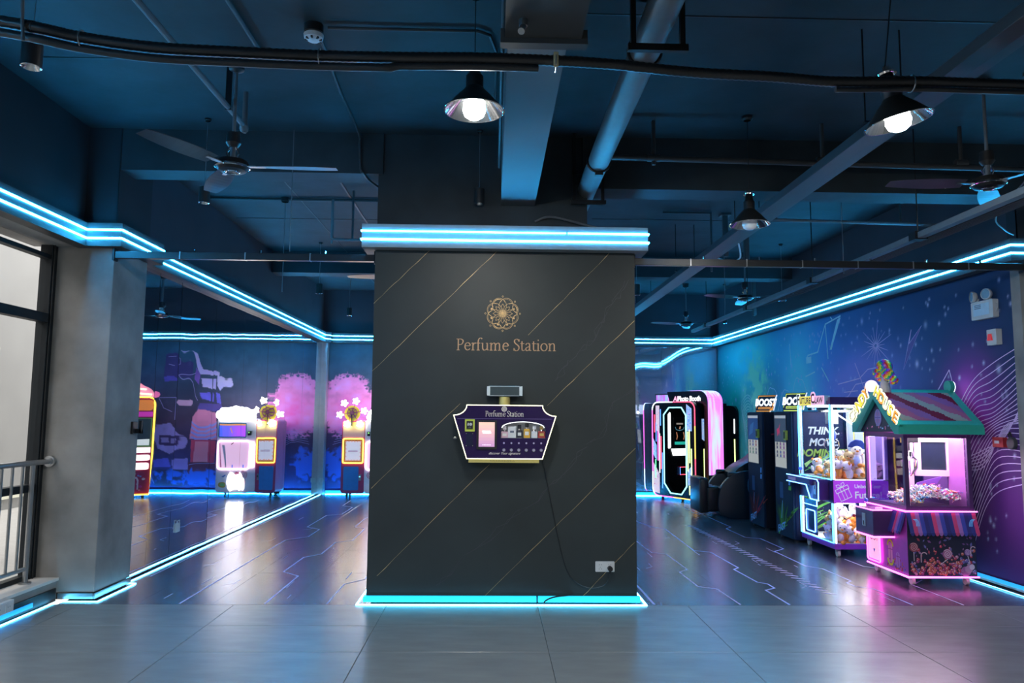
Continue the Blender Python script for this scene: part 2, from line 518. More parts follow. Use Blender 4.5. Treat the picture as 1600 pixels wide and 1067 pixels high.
    # left column, header over the window, kerb
    cl = sbox('column', (-3.74, 6.3, .06), (-3.19, 6.90, 3.92), M_CONC, 'grey skimmed concrete column beside the window', bevel=.004)
    sbox('column_foot', (-3.70, 6.33, 0), (-3.215, 6.89, .06), M_BLACKM, '', cl)
    hb = sbox('header_beam', (-3.86, -4.2, 2.885), (-3.46, 6.3, 3.92), M_CONC, 'grey lintel over the tall window')
    sbox('lintel_paint', (-3.462, -4.2, 3.07), (-3.455, 6.3, 3.92), M_UPPER, '', hb)
    mb = MB().box((-3.74, 6.292, 3.06), (-3.185, 6.30, 3.92), M_UPPER).box((-3.19, 6.292, 3.06), (-3.182, 6.90, 3.92), M_UPPER)
    mb.build('column_paint', cl)
    m_sill = pm('pale_stone_sill', (.62, .58, .54), .5, var=.06)
    k = sbox('kerb', (-3.86, -4.2, 0), (-3.49, 6.3, .155), M_CONC, 'low concrete kerb under the window')
    sbox('sill_slab', (-3.80, -4.2, .155), (-3.475, 6.3, .178), m_sill, '', k)
    # left arcade wall carrying the mirrors
    wl = sbox('wall_left', (-3.5, 6.90, 0), (-3.31, 14.75, 3.92), M_DARKWALL, 'left wall of the arcade faced with tall mirror panels')
    M_MIR = mirrorm('mirror_acrylic', (.86, .88, .92), (.05, .055, .075), .07)
    ys = [6.91, 7.38, 7.9, 8.9, 9.95, 11.0, 12.0, 13.05, 14.46]
    for i in range(len(ys) - 1):
        a, b_ = ys[i], ys[i + 1]
        mb = MB(); ny, nz = 26, 14
        ph = rnd.uniform(0, 6.28); ph2 = rnd.uniform(0, 6.28); tl = rnd.uniform(-1, 1) * .0011; yw = rnd.uniform(-1, 1) * .0009; wv = .25 if i < 2 else 1.0
        vs = []
        for iy in range(ny + 1):
            for iz in range(nz + 1):
                y = a + .003 + (b_ - a - .006) * iy / ny; z = .012 + 2.87 * iz / nz
                d = wv * .00035 * math.sin(2 * PI * (y - a) / .55 + ph) + (z - 1.4) * (tl + wv * .0008 * math.sin(2 * PI * (y - a) / .8 + ph2)) + (y - (a + b_) / 2) * yw
                d += wv * .0005 * math.sin(z * 3 + ph)
                vs.append((-3.275 + d, y, z))
        fs = [(x * (nz + 1) + q, (x + 1) * (nz + 1) + q, (x + 1) * (nz + 1) + q + 1, x * (nz + 1) + q + 1) for x in range(ny) for q in range(nz)]
        mb.add(vs, [f[::-1] for f in fs], M_MIR)
        mb.box((-3.31, a + .003, .012), (-3.283, b_ - .003, 2.882), M_BLACKM)
        o = mb.build('mirror_panel', wl, smooth=.5)
    # far corner trim post
    m_alu = pm('silver_trim', (.52, .53, .56), .38, metal=.7)
    ct = MB().box((-3.30, 14.40, 0), (-3.17, 14.58, 2.89), m_alu).build('trim_6', None, bevel=.004); struct(ct, 'silver corner post between mirror wall and mural')
    # back wall
    wb = sbox('wall_back', (-3.5, 14.62, 0), (5.2, 14.8, 3.92), M_DARKWALL, 'far wall of the arcade, mural on the left and mirror on the right')
    M_MIR2 = mirrorm('hazy_mirror', (.80, .82, .90), (.55, .56, .68), .30, .03)
    for (a, b_, s1, s2) in ((2.1, 3.3, .0007, .7), (3.303, 4.40, -.0009, 2.0)):
        mb = MB(); nx, nz = 30, 16; vs = []
        for ix in range(nx + 1):
            for iz in range(nz + 1):
                x = a + (b_ - a) * ix / nx; z = .07 + 2.82 * iz / nz
                d = .0012 * math.sin(2 * PI * (x - a) / .9 + s2) + s1 * (z - 1.5) + (z - 1.5) * .0022 * math.sin(2 * PI * (x - a) / 1.0 + s2 + 1)
                vs.append((x, 14.585 + d, z))
        mb.add(vs, [(x * (nz + 1) + q, (x + 1) * (nz + 1) + q, (x + 1) * (nz + 1) + q + 1, x * (nz + 1) + q + 1) for x in range(nx) for q in range(nz)], M_MIR2)
        mb.box((a, 14.60, .07), (b_, 14.62, 2.89), M_BLACKM)
        mb.build('mirror_panel', wb, smooth=.5)
    back_mural(wb)
    # right wall, slightly out of square
    dx = .0305
    mb = MB(); xa, xb = 4.66, 4.66 - 8.3 * dx
    mb.add([(xa, 6.46, 0), (xa + .2, 6.46, 0), (xb + .2, 14.7, 0), (xb, 14.7, 0), (xa, 6.46, 3.92), (xa + .2, 6.46, 3.92), (xb + .2, 14.7, 3.92), (xb, 14.7, 3.92)],
           [(0, 3, 2, 1)[::-1], (4, 5, 6, 7)[::-1], (0, 1, 5, 4)[::-1], (1, 2, 6, 5)[::-1], (2, 3, 7, 6)[::-1], (3, 0, 4, 7)[::-1]], M_DARKWALL)
    wr = mb.build('wall_right'); struct(wr, 'right wall of the arcade covered by a blue and purple space mural')
    right_mural(wr)
    cr = sbox('column', (4.625, 6.4, .06), (5.3, 6.52, 3.92), M_CONC, 'grey concrete column at the right end of the opening')
    sbox('column_foot', (4.65, 6.43, 0), (5.3, 6.52, .06), M_BLACKM, '', cr)
    MB().box((4.617, 6.392, 3.07), (5.3, 6.40, 3.92), M_UPPER).box((4.617, 6.392, 3.07), (4.625, 6.52, 3.92), M_UPPER).build('column_paint', cr)
    sbox('wall_front_right', (5.2, -4.2, 0), (5.4, 6.5, 3.92), M_CONC, 'plain wall of the front hall on the right')
    sbox('wall_front', (-4.2, -4.4, 0), (5.6, -4.2, 3.92), M_CONC, 'plain wall of the front hall behind the camera')
    # plinths with light lines
    m_gl2 = em('blue_plinth_glow', (.02, .33, .85), .9)  # emission painted in for LED light on the plinth and kerb bands
    b2 = sbox('baseboard_left', (-3.50, -4.2, 0), (-3.475, 6.27, .10), M_BLACKM, 'dark kick strip and light line along kerb and mirror wall')
    mb = MB()
    pts = [(-3.44, -4.2), (-3.44, 6.235), (-3.125, 6.235), (-3.125, 6.88), (-3.215, 6.91), (-3.215, 14.42)]
    mb.rib(pts, .010, .008, M_LINE); mb.rib(pts, .010, .002, M_LINE)
    mb.build('light_line', b2)
    MB().box((-3.47, 6.285, .012), (-3.19, 6.30, .056), M_GREYM).box((-3.19, 6.29, .012), (-3.176, 6.90, .056), M_GREYM).build('kick_plate', b2)
    MB().box((-3.472, 2.0, .03), (-3.462, 5.95, .062), m_gl2).build('painted_glow_band', b2)
    b3 = sbox('baseboard_back', (-3.17, 14.58, 0), (4.38, 14.62, .068), M_GREYM, 'lit plinth along the far wall')
    MB().box((-3.15, 14.562, .02), (4.36, 14.58, .064), m_gl2).build('painted_glow_band', b3)
    MB().box((-3.15, 14.50, 0), (4.32, 14.512, .008), M_TUBE).build('light_line', b3)
    mb = MB(); T2 = Matrix()
    def rw(y): return 4.64 - (y - 6.4) * dx
    mb.add([(rw(6.4) - .012, 6.4, .012), (rw(14.55) - .012, 14.55, .012), (rw(14.55) - .012, 14.55, .07), (rw(6.4) - .012, 6.4, .07)], [(0, 1, 2, 3)[::-1]], M_GREYM)
    b4 = mb.build('baseboard_right'); struct(b4, 'lit plinth along the right mural wall')
    MB().add([(rw(6.4) - .02, 6.4, .035), (rw(14.55) - .02, 14.55, .035), (rw(14.55) - .02, 14.55, .068), (rw(6.4) - .02, 6.4, .068)], [(0, 1, 2, 3)[::-1]], m_gl2).build('painted_glow_band', b4)
    pts = [(rw(6.33) - .02, 6.33), (rw(6.33) - .10, 6.33), (rw(14.4) - .10, 14.4)]
    mb = MB(); mb.rib(pts, .013, .008, M_LINE); mb.build('light_line', b4)

# ------------------------------------------------------------------ coves
def cove(name, label, pts, closed=False, panel=None, z0=2.875, z1=3.07, gap=None):
    n = len(pts); dep = .11
    def nrm(a, b):
        d = Vector((b[0] - a[0], b[1] - a[1])).normalized(); return Vector((d.y, -d.x))
    def off(d):
        out = []
        for i in range(n):
            ns = []
            if i > 0 or closed: ns.append(nrm(pts[i - 1], pts[i]))
            if i < n - 1 or closed: ns.append(nrm(pts[i], pts[(i + 1) % n]))
            v = sum(ns, Vector((0, 0))); v = v.normalized()
            k = d / max(.3, v.dot(ns[0]))
            out.append((pts[i][0] + v.x * k, pts[i][1] + v.y * k))
        return out
    inn = off(-dep)
    mb = MB()
    for i in range(n if closed else n - 1):
        j = (i + 1) % n
        q = [(*pts[i], z0), (*pts[j], z0), (*inn[j], z0), (*inn[i], z0), (*pts[i], z1), (*pts[j], z1), (*inn[j], z1), (*inn[i], z1)]
        mb.add(q, [(0, 1, 5, 4), (4, 5, 6, 7), (0, 3, 2, 1), (2, 3, 7, 6), (0, 4, 7, 3), (1, 2, 6, 5)], panel or M_COVE)
    o = mb.build(name); struct(o, label)
    tp = off(.004)
    for zz in (z0 + .70 * (z1 - z0), z0 + .335 * (z1 - z0)):
        path = [(*p, zz) for p in tp]
        mb = MB()
        if gap and zz > z0 + .1:
            g0, g1 = gap
            mb.tube(path[:1] + [(g0, path[0][1], zz)], .0062, M_TUBE, 6)
            mb.tube([(g1, path[0][1], zz)] + path[1:] + path[:1], .0062, M_TUBE, 6)
        else:
            mb.tube(path, .0062, M_TUBE, 6, closed=closed)
        mb.build('light_tube', o)
    return o
def coves():
    cove('trim_1', 'cove with two cyan light tubes over the window and grey column', [(-3.38, -4.1), (-3.38, 6.2), (-3.09, 6.2), (-3.09, 7.0)])
    cove('trim_2', 'cove with two cyan light tubes along the mirror wall', [(-3.19, 6.94), (-3.19, 14.32), (-3.10, 14.42)])
    cove('trim_3', 'cove with two cyan light tubes along the far wall', [(-3.10, 14.50), (4.285, 14.50)])
    cove('trim_4', 'cove with two cyan light tubes over the space mural', [(4.285, 14.50), (4.475, 6.28), (5.2, 6.28)])
    cove('trim_5', 'boxed cove painted paler for lamp light, with two cyan light tubes around the pillar head', [(-1.09, 6.1), (1.28, 6.1), (1.28, 7.05), (-1.09, 7.05)], closed=True, panel=M_COVE_LIT, gap=(.594, .612))

# ------------------------------------------------------------------ emblem and lettering on the pillar
def emblem(p, T0):
    T = T0 @ Matrix.Translation((.078, 2.351, .0015))
    mb = MB(); W = .0034; R = .135
    for k in range(8):
        a = k * PI / 4 + PI / 2
        c, s = math.cos(a), math.sin(a)
        def rot(q): return [(x * c - y * s, x * s + y * c) for x, y in q]
        lens = []
        for t in range(13):
            u = t / 12; lens.append((.012 + (.122 - .012) * u, .032 * math.sin(PI * u) ** .8))
        mb.rib(rot(lens), W, 0, M_GOLD, T=T); mb.rib(rot([(x, -y) for x, y in lens]), W, 0, M_GOLD, T=T)
        inner = [(.02 + .062 * t / 10, .0125 * math.sin(PI * t / 10)) for t in range(11)]
        mb.rib(rot(inner), W * .9, 0, M_GOLD, T=T); mb.rib(rot([(x, -y) for x, y in inner]), W * .9, 0, M_GOLD, T=T)
        a2 = a + PI / 8; cx, cy = .082 * math.cos(a2), .082 * math.sin(a2)
        arc = [(cx + .054 * math.cos(a2 + th), cy + .054 * math.sin(a2 + th)) for th in [(-1.62 + 3.24 * i / 14) for i in range(15)]]
        mb.rib(arc, W, 0, M_GOLD, T=T)
        arc = [(cx + .045 * math.cos(a2 + th), cy + .045 * math.sin(a2 + th)) for th in [(-1.0 + 2.0 * i / 8) for i in range(9)]]
        mb.rib(arc, [.002, .004, .006, .008, .008, .006, .005, .003, .002] if k % 3 == 0 else W * .6, 0, M_GOLD, T=T)
        q = [(cx * 1.22 + .011 * math.cos(a2 + PI / 4 + i * PI / 2), cy * 1.22 + .011 * math.sin(a2 + PI / 4 + i * PI / 2)) for i in range(4)]
        if k not in (0, 7): mb.flat(q, 0, M_GOLD, T=T)
        tip = [(.144 * c + .0075 * math.cos(i * PI / 2 + a), .144 * s + .0075 * math.sin(i * PI / 2 + a)) for i in range(4)]
        mb.rib(tip, W * .8, 0, M_GOLD, T=T, closed=True)
        spoke = rot([(.006, 0), (.05, 0)]); mb.rib(spoke, [.007, .001], 0.0002, M_GOLD, T=T)
    mb.flat(circ(0, 0, .012, 10), .0003, M_GOLD, T=T)
    mb.build('emblem', p)

def serif_text(mb, s, unit, T, mat, xs=1.0, wk=1.0):
    """roman capitals and small letters drawn with a broad nib; unit = x-height"""
    TH, TK, NB = .07 * wk, .165 * wk, math.radians(12)
    def pen(pts, k=1.0):
        q = pts
        ws = []
        for i in range(len(q)):
            a = q[max(0, i - 1)]; b = q[min(len(q) - 1, i + 1)]
            th = math.atan2(b[1] - a[1], b[0] - a[0])
            ws.append((TH + (TK - TH) * abs(math.sin(th - NB))) * k * unit)
        return q, ws
    def arc(cx, cy, rx, ry, a0, a1, n=14):
        return [(cx + rx * math.cos(math.radians(a0 + (a1 - a0) * i / n)), cy + ry * math.sin(math.radians(a0 + (a1 - a0) * i / n))) for i in range(n + 1)]
    def sp(P): return [tuple(v) for v in cat_rom(P, 6)]
    def stem(x, y0, y1, foot=True, flag=True):
        r = [[(x, y0), (x, y1)]]
        if foot: r.append([(x - .19, y0 + .03), (x + .19, y0 + .03)])
        if flag: r.append([(x - .2, y1 - .1), (x + .02, y1 - .01)])
        return r
    G = {
        'P': (1.0, stem(.27, 0, 1.5, True, False) + [[(.05, 1.47), (.5, 1.47)], sp([(.3, 1.46), (.6, 1.46), (.84, 1.3), (.86, 1.08), (.7, .8), (.45, .72), (.3, .76)])]),
        'e': (.88, [[(.14, .58), (.74, .58)], arc(.45, .5, .34, .5, 12, 180, 10) + arc(.45, .5, .34, .47, 180, 325, 10)]),
        'r': (.66, stem(.23, 0, 1.0) + [sp([(.25, .66), (.36, .88), (.5, .97), (.62, .9)])]),
        'f': (.56, [[(.22, 0), (.22, 1.2)], sp([(.22, 1.15), (.27, 1.42), (.42, 1.6), (.6, 1.6), (.7, 1.5)]), [(.02, .95), (.48, .95)], [(.04, .03), (.42, .03)]]),
        'u': (1.05, [sp([(.22, .98), (.22, .35), (.32, .08), (.5, .04), (.66, .12), (.78, .28)]), [(.8, .98), (.8, .05)], [(.03, .93), (.22, .97)], [(.62, .93), (.8, .97)], [(.8, .05), (.98, .06)]]),
        'm': (1.62, stem(.23, 0, 1.0) + [sp([(.25, .7), (.4, .9), (.58, .98), (.72, .88), (.76, .68)]), [(.76, .7), (.76, 0)], [(.58, .03), (.94, .03)], sp([(.78, .7), (.93, .9), (1.1, .98), (1.25, .88), (1.29, .68)]), [(1.29, .7), (1.29, 0)], [(1.1, .03), (1.48, .03)]]),
        'n': (1.08, stem(.23, 0, 1.0) + [sp([(.25, .7), (.4, .9), (.6, .98), (.76, .88), (.8, .68)]), [(.8, .7), (.8, 0)], [(.62, .03), (.99, .03)]]),
        'S': (.86, [sp([(.72, 1.25), (.6, 1.46), (.4, 1.52), (.2, 1.4), (.16, 1.15), (.32, .92), (.55, .74), (.72, .5), (.68, .18), (.45, .0), (.22, .06), (.1, .32)]), [(.72, 1.5), (.72, 1.2)], [(.1, .02), (.1, .34)]]),
        't': (.6, [sp([(.24, 1.25), (.24, .3), (.3, .08), (.44, .03), (.58, .12)]), [(.04, .95), (.54, .95)]]),
        'a': (.86, [sp([(.13, .76), (.22, .94), (.4, 1.0), (.56, .92), (.6, .72)]), sp([(.6, .75), (.6, .2), (.66, .06), (.82, .06)]), sp([(.6, .58), (.34, .48), (.14, .32), (.14, .12), (.3, .02), (.48, .1), (.6, .26)])]),
        'i': (.46, stem(.22, 0, 1.0) + [[(.15, 1.4), (.29, 1.4)]]),
        'o': (.98, [arc(.49, .5, .38, .48, 0, 360, 22)]),
        ' ': (.5, []),
    }
    x = 0
    for ch in s:
        adv, st = G[ch]
        for q in st:
            q2, ws = pen(q)
            if ch == 'i' and q[0][1] > 1.3: ws = [.15 * unit] * 2
            mb.rib([((x + a) * unit * xs, b * unit) for a, b in q2], ws, 0, mat, T=T)
        x += adv
    return x * unit * xs

def lettering(p, T0):
    mb = MB()
    m_l = pm('copper_letter', (.60, .36, .20), .45, metal=.2, var=.15)
    dummy = MB(); wd = serif_text(dummy, 'Perfume Station', .0635, Matrix(), m_l)
    serif_text(mb, 'Perfume Station', .0635, T0 @ Matrix.Translation((-.306, 2.041, .0018)), m_l, xs=.835 / wd)
    mb.build('lettering', p)

# ------------------------------------------------------------------ murals
def vnoise(u, v, seed):
    r = np.random.RandomState(seed); g = r.rand(64, 64)
    iu = np.floor(u).astype(int); iv = np.floor(v).astype(int); fu = u - iu; fv = v - iv
    fu = fu * fu * (3 - 2 * fu); fv = fv * fv * (3 - 2 * fv)
    a = g[iu % 64, iv % 64]; b = g[(iu + 1) % 64, iv % 64]; c = g[iu % 64, (iv + 1) % 64]; d = g[(iu + 1) % 64, (iv + 1) % 64]
    return (a * (1 - fu) + b * fu) * (1 - fv) + (c * (1 - fu) + d * fu) * fv
def fbm(u, v, seed, o=4):
    s = 0; a = .5
    for i in range(o):
        s = s + a * vnoise(u * 2 ** i, v * 2 ** i, seed + i); a *= .5
    return s / (1 - .5 ** o)
def inpoly(U, V, P):
    r = np.zeros(U.shape, bool); n = len(P); j = n - 1
    for i in range(n):
        xi, yi = P[i]; xj, yj = P[j]
        c = ((yi > V) != (yj > V)) & (U < (xj - xi) * (V - yi) / (yj - yi + 1e-12) + xi)
        r ^= c; j = i
    return r
def color_grid(name, pos, us, vs_, colf, mat, parent):
    U, V = np.meshgrid(us, vs_, indexing='ij')
    P = pos(U, V); Cc = np.clip(colf(U, V), 0, 1)
    nu, nv = U.shape
    me = bpy.data.meshes.new(name)
    idx = np.arange(nu * nv).reshape(nu, nv)
    q = np.stack([idx[:-1, :-1], idx[1:, :-1], idx[1:, 1:], idx[:-1, 1:]], -1).reshape(-1, 4)
    me.vertices.add(nu * nv); me.vertices.foreach_set('co', P.reshape(-1).astype(np.float32))
    me.loops.add(q.size); me.loops.foreach_set('vertex_index', q.reshape(-1).astype(np.int32))
    me.polygons.add(len(q)); me.polygons.foreach_set('loop_start', (np.arange(len(q)) * 4).astype(np.int32))
    me.update(calc_edges=True); me.validate()
    at = me.color_attributes.new('Col', 'FLOAT_COLOR', 'POINT')
    at.data.foreach_set('color', np.concatenate([Cc.reshape(-1, 3), np.ones((nu * nv, 1))], 1).reshape(-1).astype(np.float32))
    me.materials.append(mat)
    o = bpy.data.objects.new(name, me); COL.objects.link(o); o.parent = parent
    return o
def mixc(c, col, m):
    return c * (1 - m[..., None]) + np.array(col) * m[..., None]

def back_mural(wb):
    us = np.arange(-3.29, 2.1001, .0155); vs_ = np.arange(.068, 2.89, .0155)
    def colf(U, V):
        c = np.zeros(U.shape + (3,))
        t = np.clip((V - .07) / 2.8, 0, 1)
        c[:] = 0
        top = np.array((.03, .10, .16)); mid = np.array((.075, .045, .085)); bot = np.array((.035, .035, .16))
        c += top * np.clip((t - .45) / .5, 0, 1)[..., None] + mid * (1 - np.abs(t - .45) / .5).clip(0, 1)[..., None] + bot * np.clip((.45 - t) / .4, 0, 1)[..., None]
        c *= (.7 + .6 * fbm(U * 2, V * 2, 3))[..., None]
        # robot city, cut out of flat shapes
        def pg(pts): return [(.213 - .0028 * u, 2.805 - .0028 * v) for u, v in pts]
        def fill(pts, col, k=1.0):
            nonlocal c
            c = mixc(c, col, inpoly(U, V, pg(pts)) * k)
        fill([(160, 60), (250, 50), (330, 120), (330, 220), (150, 230)], (.06, .05, .16))
        fill([(150, 215), (235, 210), (280, 240), (160, 250)], (.10, .08, .38))
        fill([(320, 35), (370, 55), (440, 165), (540, 185), (540, 205), (420, 200), (375, 150), (345, 80)], (.52, .42, .80))
        fill([(365, 150), (420, 200), (410, 270), (350, 230)], (.20, .10, .40))
        fill([(430, 225), (495, 230), (495, 300), (440, 285)], (.46, .38, .74))
        fill([(505, 205), (600, 215), (620, 270), (560, 310), (512, 275)], (.48, .42, .76))
        fill([(425, 330), (480, 320), (487, 385), (440, 370)], (.16, .13, .62))
        fill([(500, 320), (560, 330), (580, 400), (520, 390)], (.14, .12, .55))
        fill([(430, 400), (580, 400), (600, 450), (410, 450)], (.10, .07, .26))
        fill([(365, 490), (425, 440), (520, 460), (540, 640), (345, 640)], (.62, .20, .34))
        for k in range(4):
            fill([(355, 520 + 34 * k), (440, 560 + 26 * k), (530, 520 + 30 * k), (530, 532 + 30 * k), (440, 574 + 26 * k), (355, 532 + 34 * k)], (.25, .28, .75))
        fill([(365, 648), (530, 648), (520, 850), (385, 850)], (.55, .06, .12))
        fill([(420, 660), (470, 660), (460, 800), (410, 800)], (.80, .22, .30))
        fill([(350, 800), (560, 795), (560, 870), (350, 880)], (.13, .04, .08))
        fill([(125, 545), (225, 532), (300, 610), (332, 655), (312, 705), (230, 742), (140, 705), (108, 610)], (.34, .24, .52))
        fill([(145, 612), (305, 622), (292, 690), (150, 682)], (.07, .04, .12))
        fill([(160, 632), (220, 630), (222, 665), (162, 662)], (.28, .20, .42)); fill([(235, 638), (285, 640), (280, 668), (238, 668)], (.28, .20, .42))
        fill([(118, 780), (222, 768), (244, 832), (128, 832)], (.14, .11, .52)); fill([(245, 782), (342, 770), (354, 850), (252, 850)], (.32, .20, .52))
        fill([(120, 845), (340, 850), (330, 960), (140, 960)], (.05, .04, .10))
        m = (((U - (.213 - .0028 * 320)) / .105) ** 2 + ((V - (2.805 - .0028 * 395)) / .07) ** 2 < .75 + .6 * (fbm(U * 9, V * 9, 8) - .5)); c = mixc(c, (.80, .38, .52), m * 1.0)
        c *= (.82 + .36 * fbm(U * 7, V * 7, 21))[..., None]
        # blossom tree
        n = .55 * fbm(U * 6 + 3, V * 6, 11, 5) + .45 * np.abs(2 * fbm(U * 16, V * 16, 17, 3) - 1) * 1.6
        r = np.sqrt(((U + 2.78) / .50) ** 2 + ((V - 1.68) / .60) ** 2) + (n - .5) * .55
        tre = np.clip((1.0 - r) / .10, 0, 1)
        puff = fbm(U * 5, V * 7 + 9, 33, 4)
        tc = np.array((.62, .20, .46)) * (.55 + .9 * puff)[..., None] + np.array((.25, -.06, .02)) * np.exp(-(((U + 2.72) / .32) ** 2 + ((V - 1.5) / .35) ** 2))[..., None]
        c = c * (1 - tre[..., None]) + tc * tre[..., None]
        # blue undergrowth
        for (x, z, sx, sz) in ((-3.0, .55, .28, .36), (-2.2, .5, .3, .32), (-1.0, .3, .9, .18), (.5, .35, .8, .2)):
            g = np.exp(-(((U - x) / sx) ** 2 + ((V - z) / sz) ** 2))
            m = np.clip((g * (fbm(U * 11, V * 11, 55) * 1.6) - .38) / .12, 0, 1)
            c = mixc(c, (.05, .14, .66), m * .9)
        return c * 1.5
    color_grid('mural_sheet', lambda U, V: np.stack([U, np.full_like(U, 14.60), V], -1), us, vs_, colf, M_PRINT, wb)
    ink = pm('lavender_ink', (.50, .40, .78), .5)
    mb = MB(); T = frame((0, 14.60, 0), '-y') @ Matrix.Translation((0, 0, .002))
    def ln(pts, w=.012): mb.rib([(.213 - .0028 * u, 2.805 - .0028 * v) for u, v in pts], w, 0, ink, T=T)
    ln([(180, 80), (250, 75)]); ln([(185, 130), (240, 140)]); ln([(300, 205), (360, 190)]); ln([(300, 205), (340, 260), (380, 350), (410, 380)]); ln([(130, 360), (260, 358), (255, 510)]); ln([(130, 365), (165, 430), (235, 455)])
    ln([(285, 78), (312, 92), (312, 130), (288, 140), (282, 100)], .009); ln([(360, 815), (530, 800)], .009); ln([(110, 890), (135, 940)], .008)
    for k in range(7):
        a = [(-3.05 + .02 * k, .93 + .05 * k), (-2.8, .98 + .035 * k), (-2.45 - .02 * k, .86 + .05 * k)]
        mb.rib([tuple(v) for v in cat_rom(a, 6)], .006, 0, ink, T=T)
    mb.build('mural_ink', wb)

RW = lambda y: 4.64 - (y - 6.4) * .0305
def right_mural(wr):
    us = np.arange(6.53, 14.6, .016); vs_ = np.arange(.07, 2.90, .016)
    def colf(U, V):
        c = np.zeros(U.shape + (3,)); c[:] = (.018, .045, .12)
        G = lambda y, z, sy, sz: np.exp(-(((U - y) / sy) ** 2 + ((V - z) / sz) ** 2))
        n = .6 + .8 * fbm(U * 1.5, V * 1.5, 5)
        c = mixc(c, (.05, .36, .95), np.clip(G(10.9, 2.2, 2.2, 1.1) * n, 0, 1))
        c = mixc(c, (.03, .62, .42), np.clip(G(13.1, 1.4, 1.35, 1.1) * n * 1.35, 0, .95))
        c = mixc(c, (.05, .95, 1.0), np.clip(G(13.0, 2.55, 1.0, .42) * 1.25, 0, 1))
        c = mixc(c, (.15, .85, 1.0), np.clip(G(10.95, 1.85, .6, .85) * n * 1.2, 0, 1))
        c = mixc(c, (.25, 1.0, .6), np.clip(G(12.6, 1.8, .45, .6) * 2.2 * np.clip(fbm(U * 5, V * 5, 9) - .38, 0, 1) / .3, 0, .9))
        c = mixc(c, (.35, .32, .9), np.clip(G(9.2, 1.9, .9, .5) * n, 0, .8))
        c = mixc(c, (.055, .02, .13), np.clip((1.75 - V) / .9, 0, 1) * np.clip((8.6 - U) / 1.2, 0, 1) * .9)
        c = mixc(c, (.62, .06, .72), np.clip(G(7.15, 1.62, .38, .42) * n * .8, 0, .75))
        c = mixc(c, (.6, .08, .75), np.clip(G(6.75, .85, .8, .7) * n * .12, 0, .2))
        # scattered stars
        r = np.random.RandomState(4)
        for k in range(520):
            y = r.uniform(6.5, 14.4); z = r.uniform(.3, 2.8); s = r.choice([.010, .014, .026], p=[.66, .28, .06])
            i0 = int((y - us[0]) / .016); j0 = int((vs_[-1] - z) / .016); a = max(0, i0 - 4); b = max(0, j0 - 4)
            sl = (slice(a, i0 + 5), slice(b, j0 + 5))
            m = np.exp(-(((U[sl] - y) / s) ** 2 + ((V[sl] - z) / (s * 1.3)) ** 2)) * r.uniform(.5, 1.1)
            col = (.25, .95, .85) if (y > 11.5 and r.rand() < .6) else (.62, .66, 1.0)
            m = np.clip(m, 0, 1); c[sl] = c[sl] * (1 - m[..., None]) + np.array(col) * m[..., None]
        return c
    color_grid('mural_sheet', lambda U, V: np.stack([RW(U), U, V], -1), us, vs_[::-1], colf, M_PRINT, wr)
    ink = pm('violet_ink', (.85, .62, 1.0), .5); ink2 = pm('sky_ink', (.45, .85, 1.0), .5); ink3 = pm('teal_ink', (.30, .95, .75), .5)
    tri = pm('indigo_shard_ink', (.14, .11, .42), .5)
    mb = MB()
    # local (y, z) on the wall: mirror x so that the outline runs in world y
    ang = math.atan(.0305)
    T = Matrix(((.0, -.0305, -1, 4.64 + 6.4 * .0305), (0, 1, 0, 0), (0, 0, 0, 0), (0, 0, 0, 1)))
    T = Matrix(((-.0305, 0, -1, 4.64 + 6.4 * .0305 - .004), (1, 0, -.0305, 0), (0, 1, 0, 0), (0, 0, 0, 1)))
    L = lambda pts, w, m: mb.rib(pts, w, 0, m, T=T)
    L([(8.07, 2.48), (8.25, 2.05), (7.88, 2.50), (8.12, 2.33), (8.07, 2.48)], .010, ink); mb.flat([(8.12, 2.33), (8.25, 2.06), (7.89, 2.49)], -.001, tri, T=T)
    for k in range(18):
        a = 2 * PI * k / 18; q = .16 + .07 * (k % 3); L([(8.8 + .03 * math.cos(a), 2.37 + .02 * math.sin(a)), (8.8 + q * 1.2 * math.cos(a), 2.37 + q * math.sin(a))], [.012, .003], ink)
    for P in ([(9.75, 1.95), (9.2, 2.0), (9.0, 2.1), (8.6, 2.12)], [(9.9, 1.75), (9.5, 1.78), (9.3, 1.93), (9.0, 1.95)], [(9.6, 1.84), (9.25, 1.85)], [(9.6, 1.7), (8.9, 1.72), (8.7, 1.95)], [(9.9, 1.66), (8.9, 1.66)],
              [(9.8, 1.6), (9.1, 1.62)], [(9.3, 2.2), (8.9, 1.55)], [(7.45, 2.0), (7.7, 1.75)], [(7.45, 2.0), (7.38, 1.78)]):
        L(P, .013, ink)
    for P in ([(9.9, 3.1), (9.85, 2.82)], [(9.62, 2.84), (10.05, 2.78), (10.3, 2.42), (10.6, 2.40), (10.65, 2.36)], [(9.65, 2.84), (9.9, 2.42)], [(10.05, 2.78), (10.0, 2.3)], [(11.2, 2.62), (11.18, 2.3)], [(10.2, 2.2), (10.0, 2.0)], [(10.7, 2.1), (10.4, 2.15)]):
        L([(y, min(z, 2.86)) for y, z in P], .02, ink2)
    mb.flat([(9.72, 2.80), (9.95, 2.42), (9.9, 2.42), (9.62, 2.82)], -.001, ink2, T=T)
    L([(10.66, 2.33), (10.5, 2.33)], .09, ink2)
    # loose bundle of contour curves near the column
    for i in range(24):
        a = [(7.40 - .008 * i, 1.55 - .055 * i), (7.12 - .004 * i, 1.86 - .052 * i), (6.82, 2.02 - .050 * i - .10 * math.sin(i * .28)), (6.43, 2.16 - .052 * i)]
        L([tuple(v) for v in cat_rom(a, 6)], .008, ink)
    for i in range(6):
        a = [(7.3, 1.12 - .02 * i), (7.0, 1.22 - .03 * i), (6.7, 1.36 + .018 * i), (6.43, 1.72 - .05 * i)]
        L([tuple(v) for v in cat_rom(a, 6)], .008, ink)
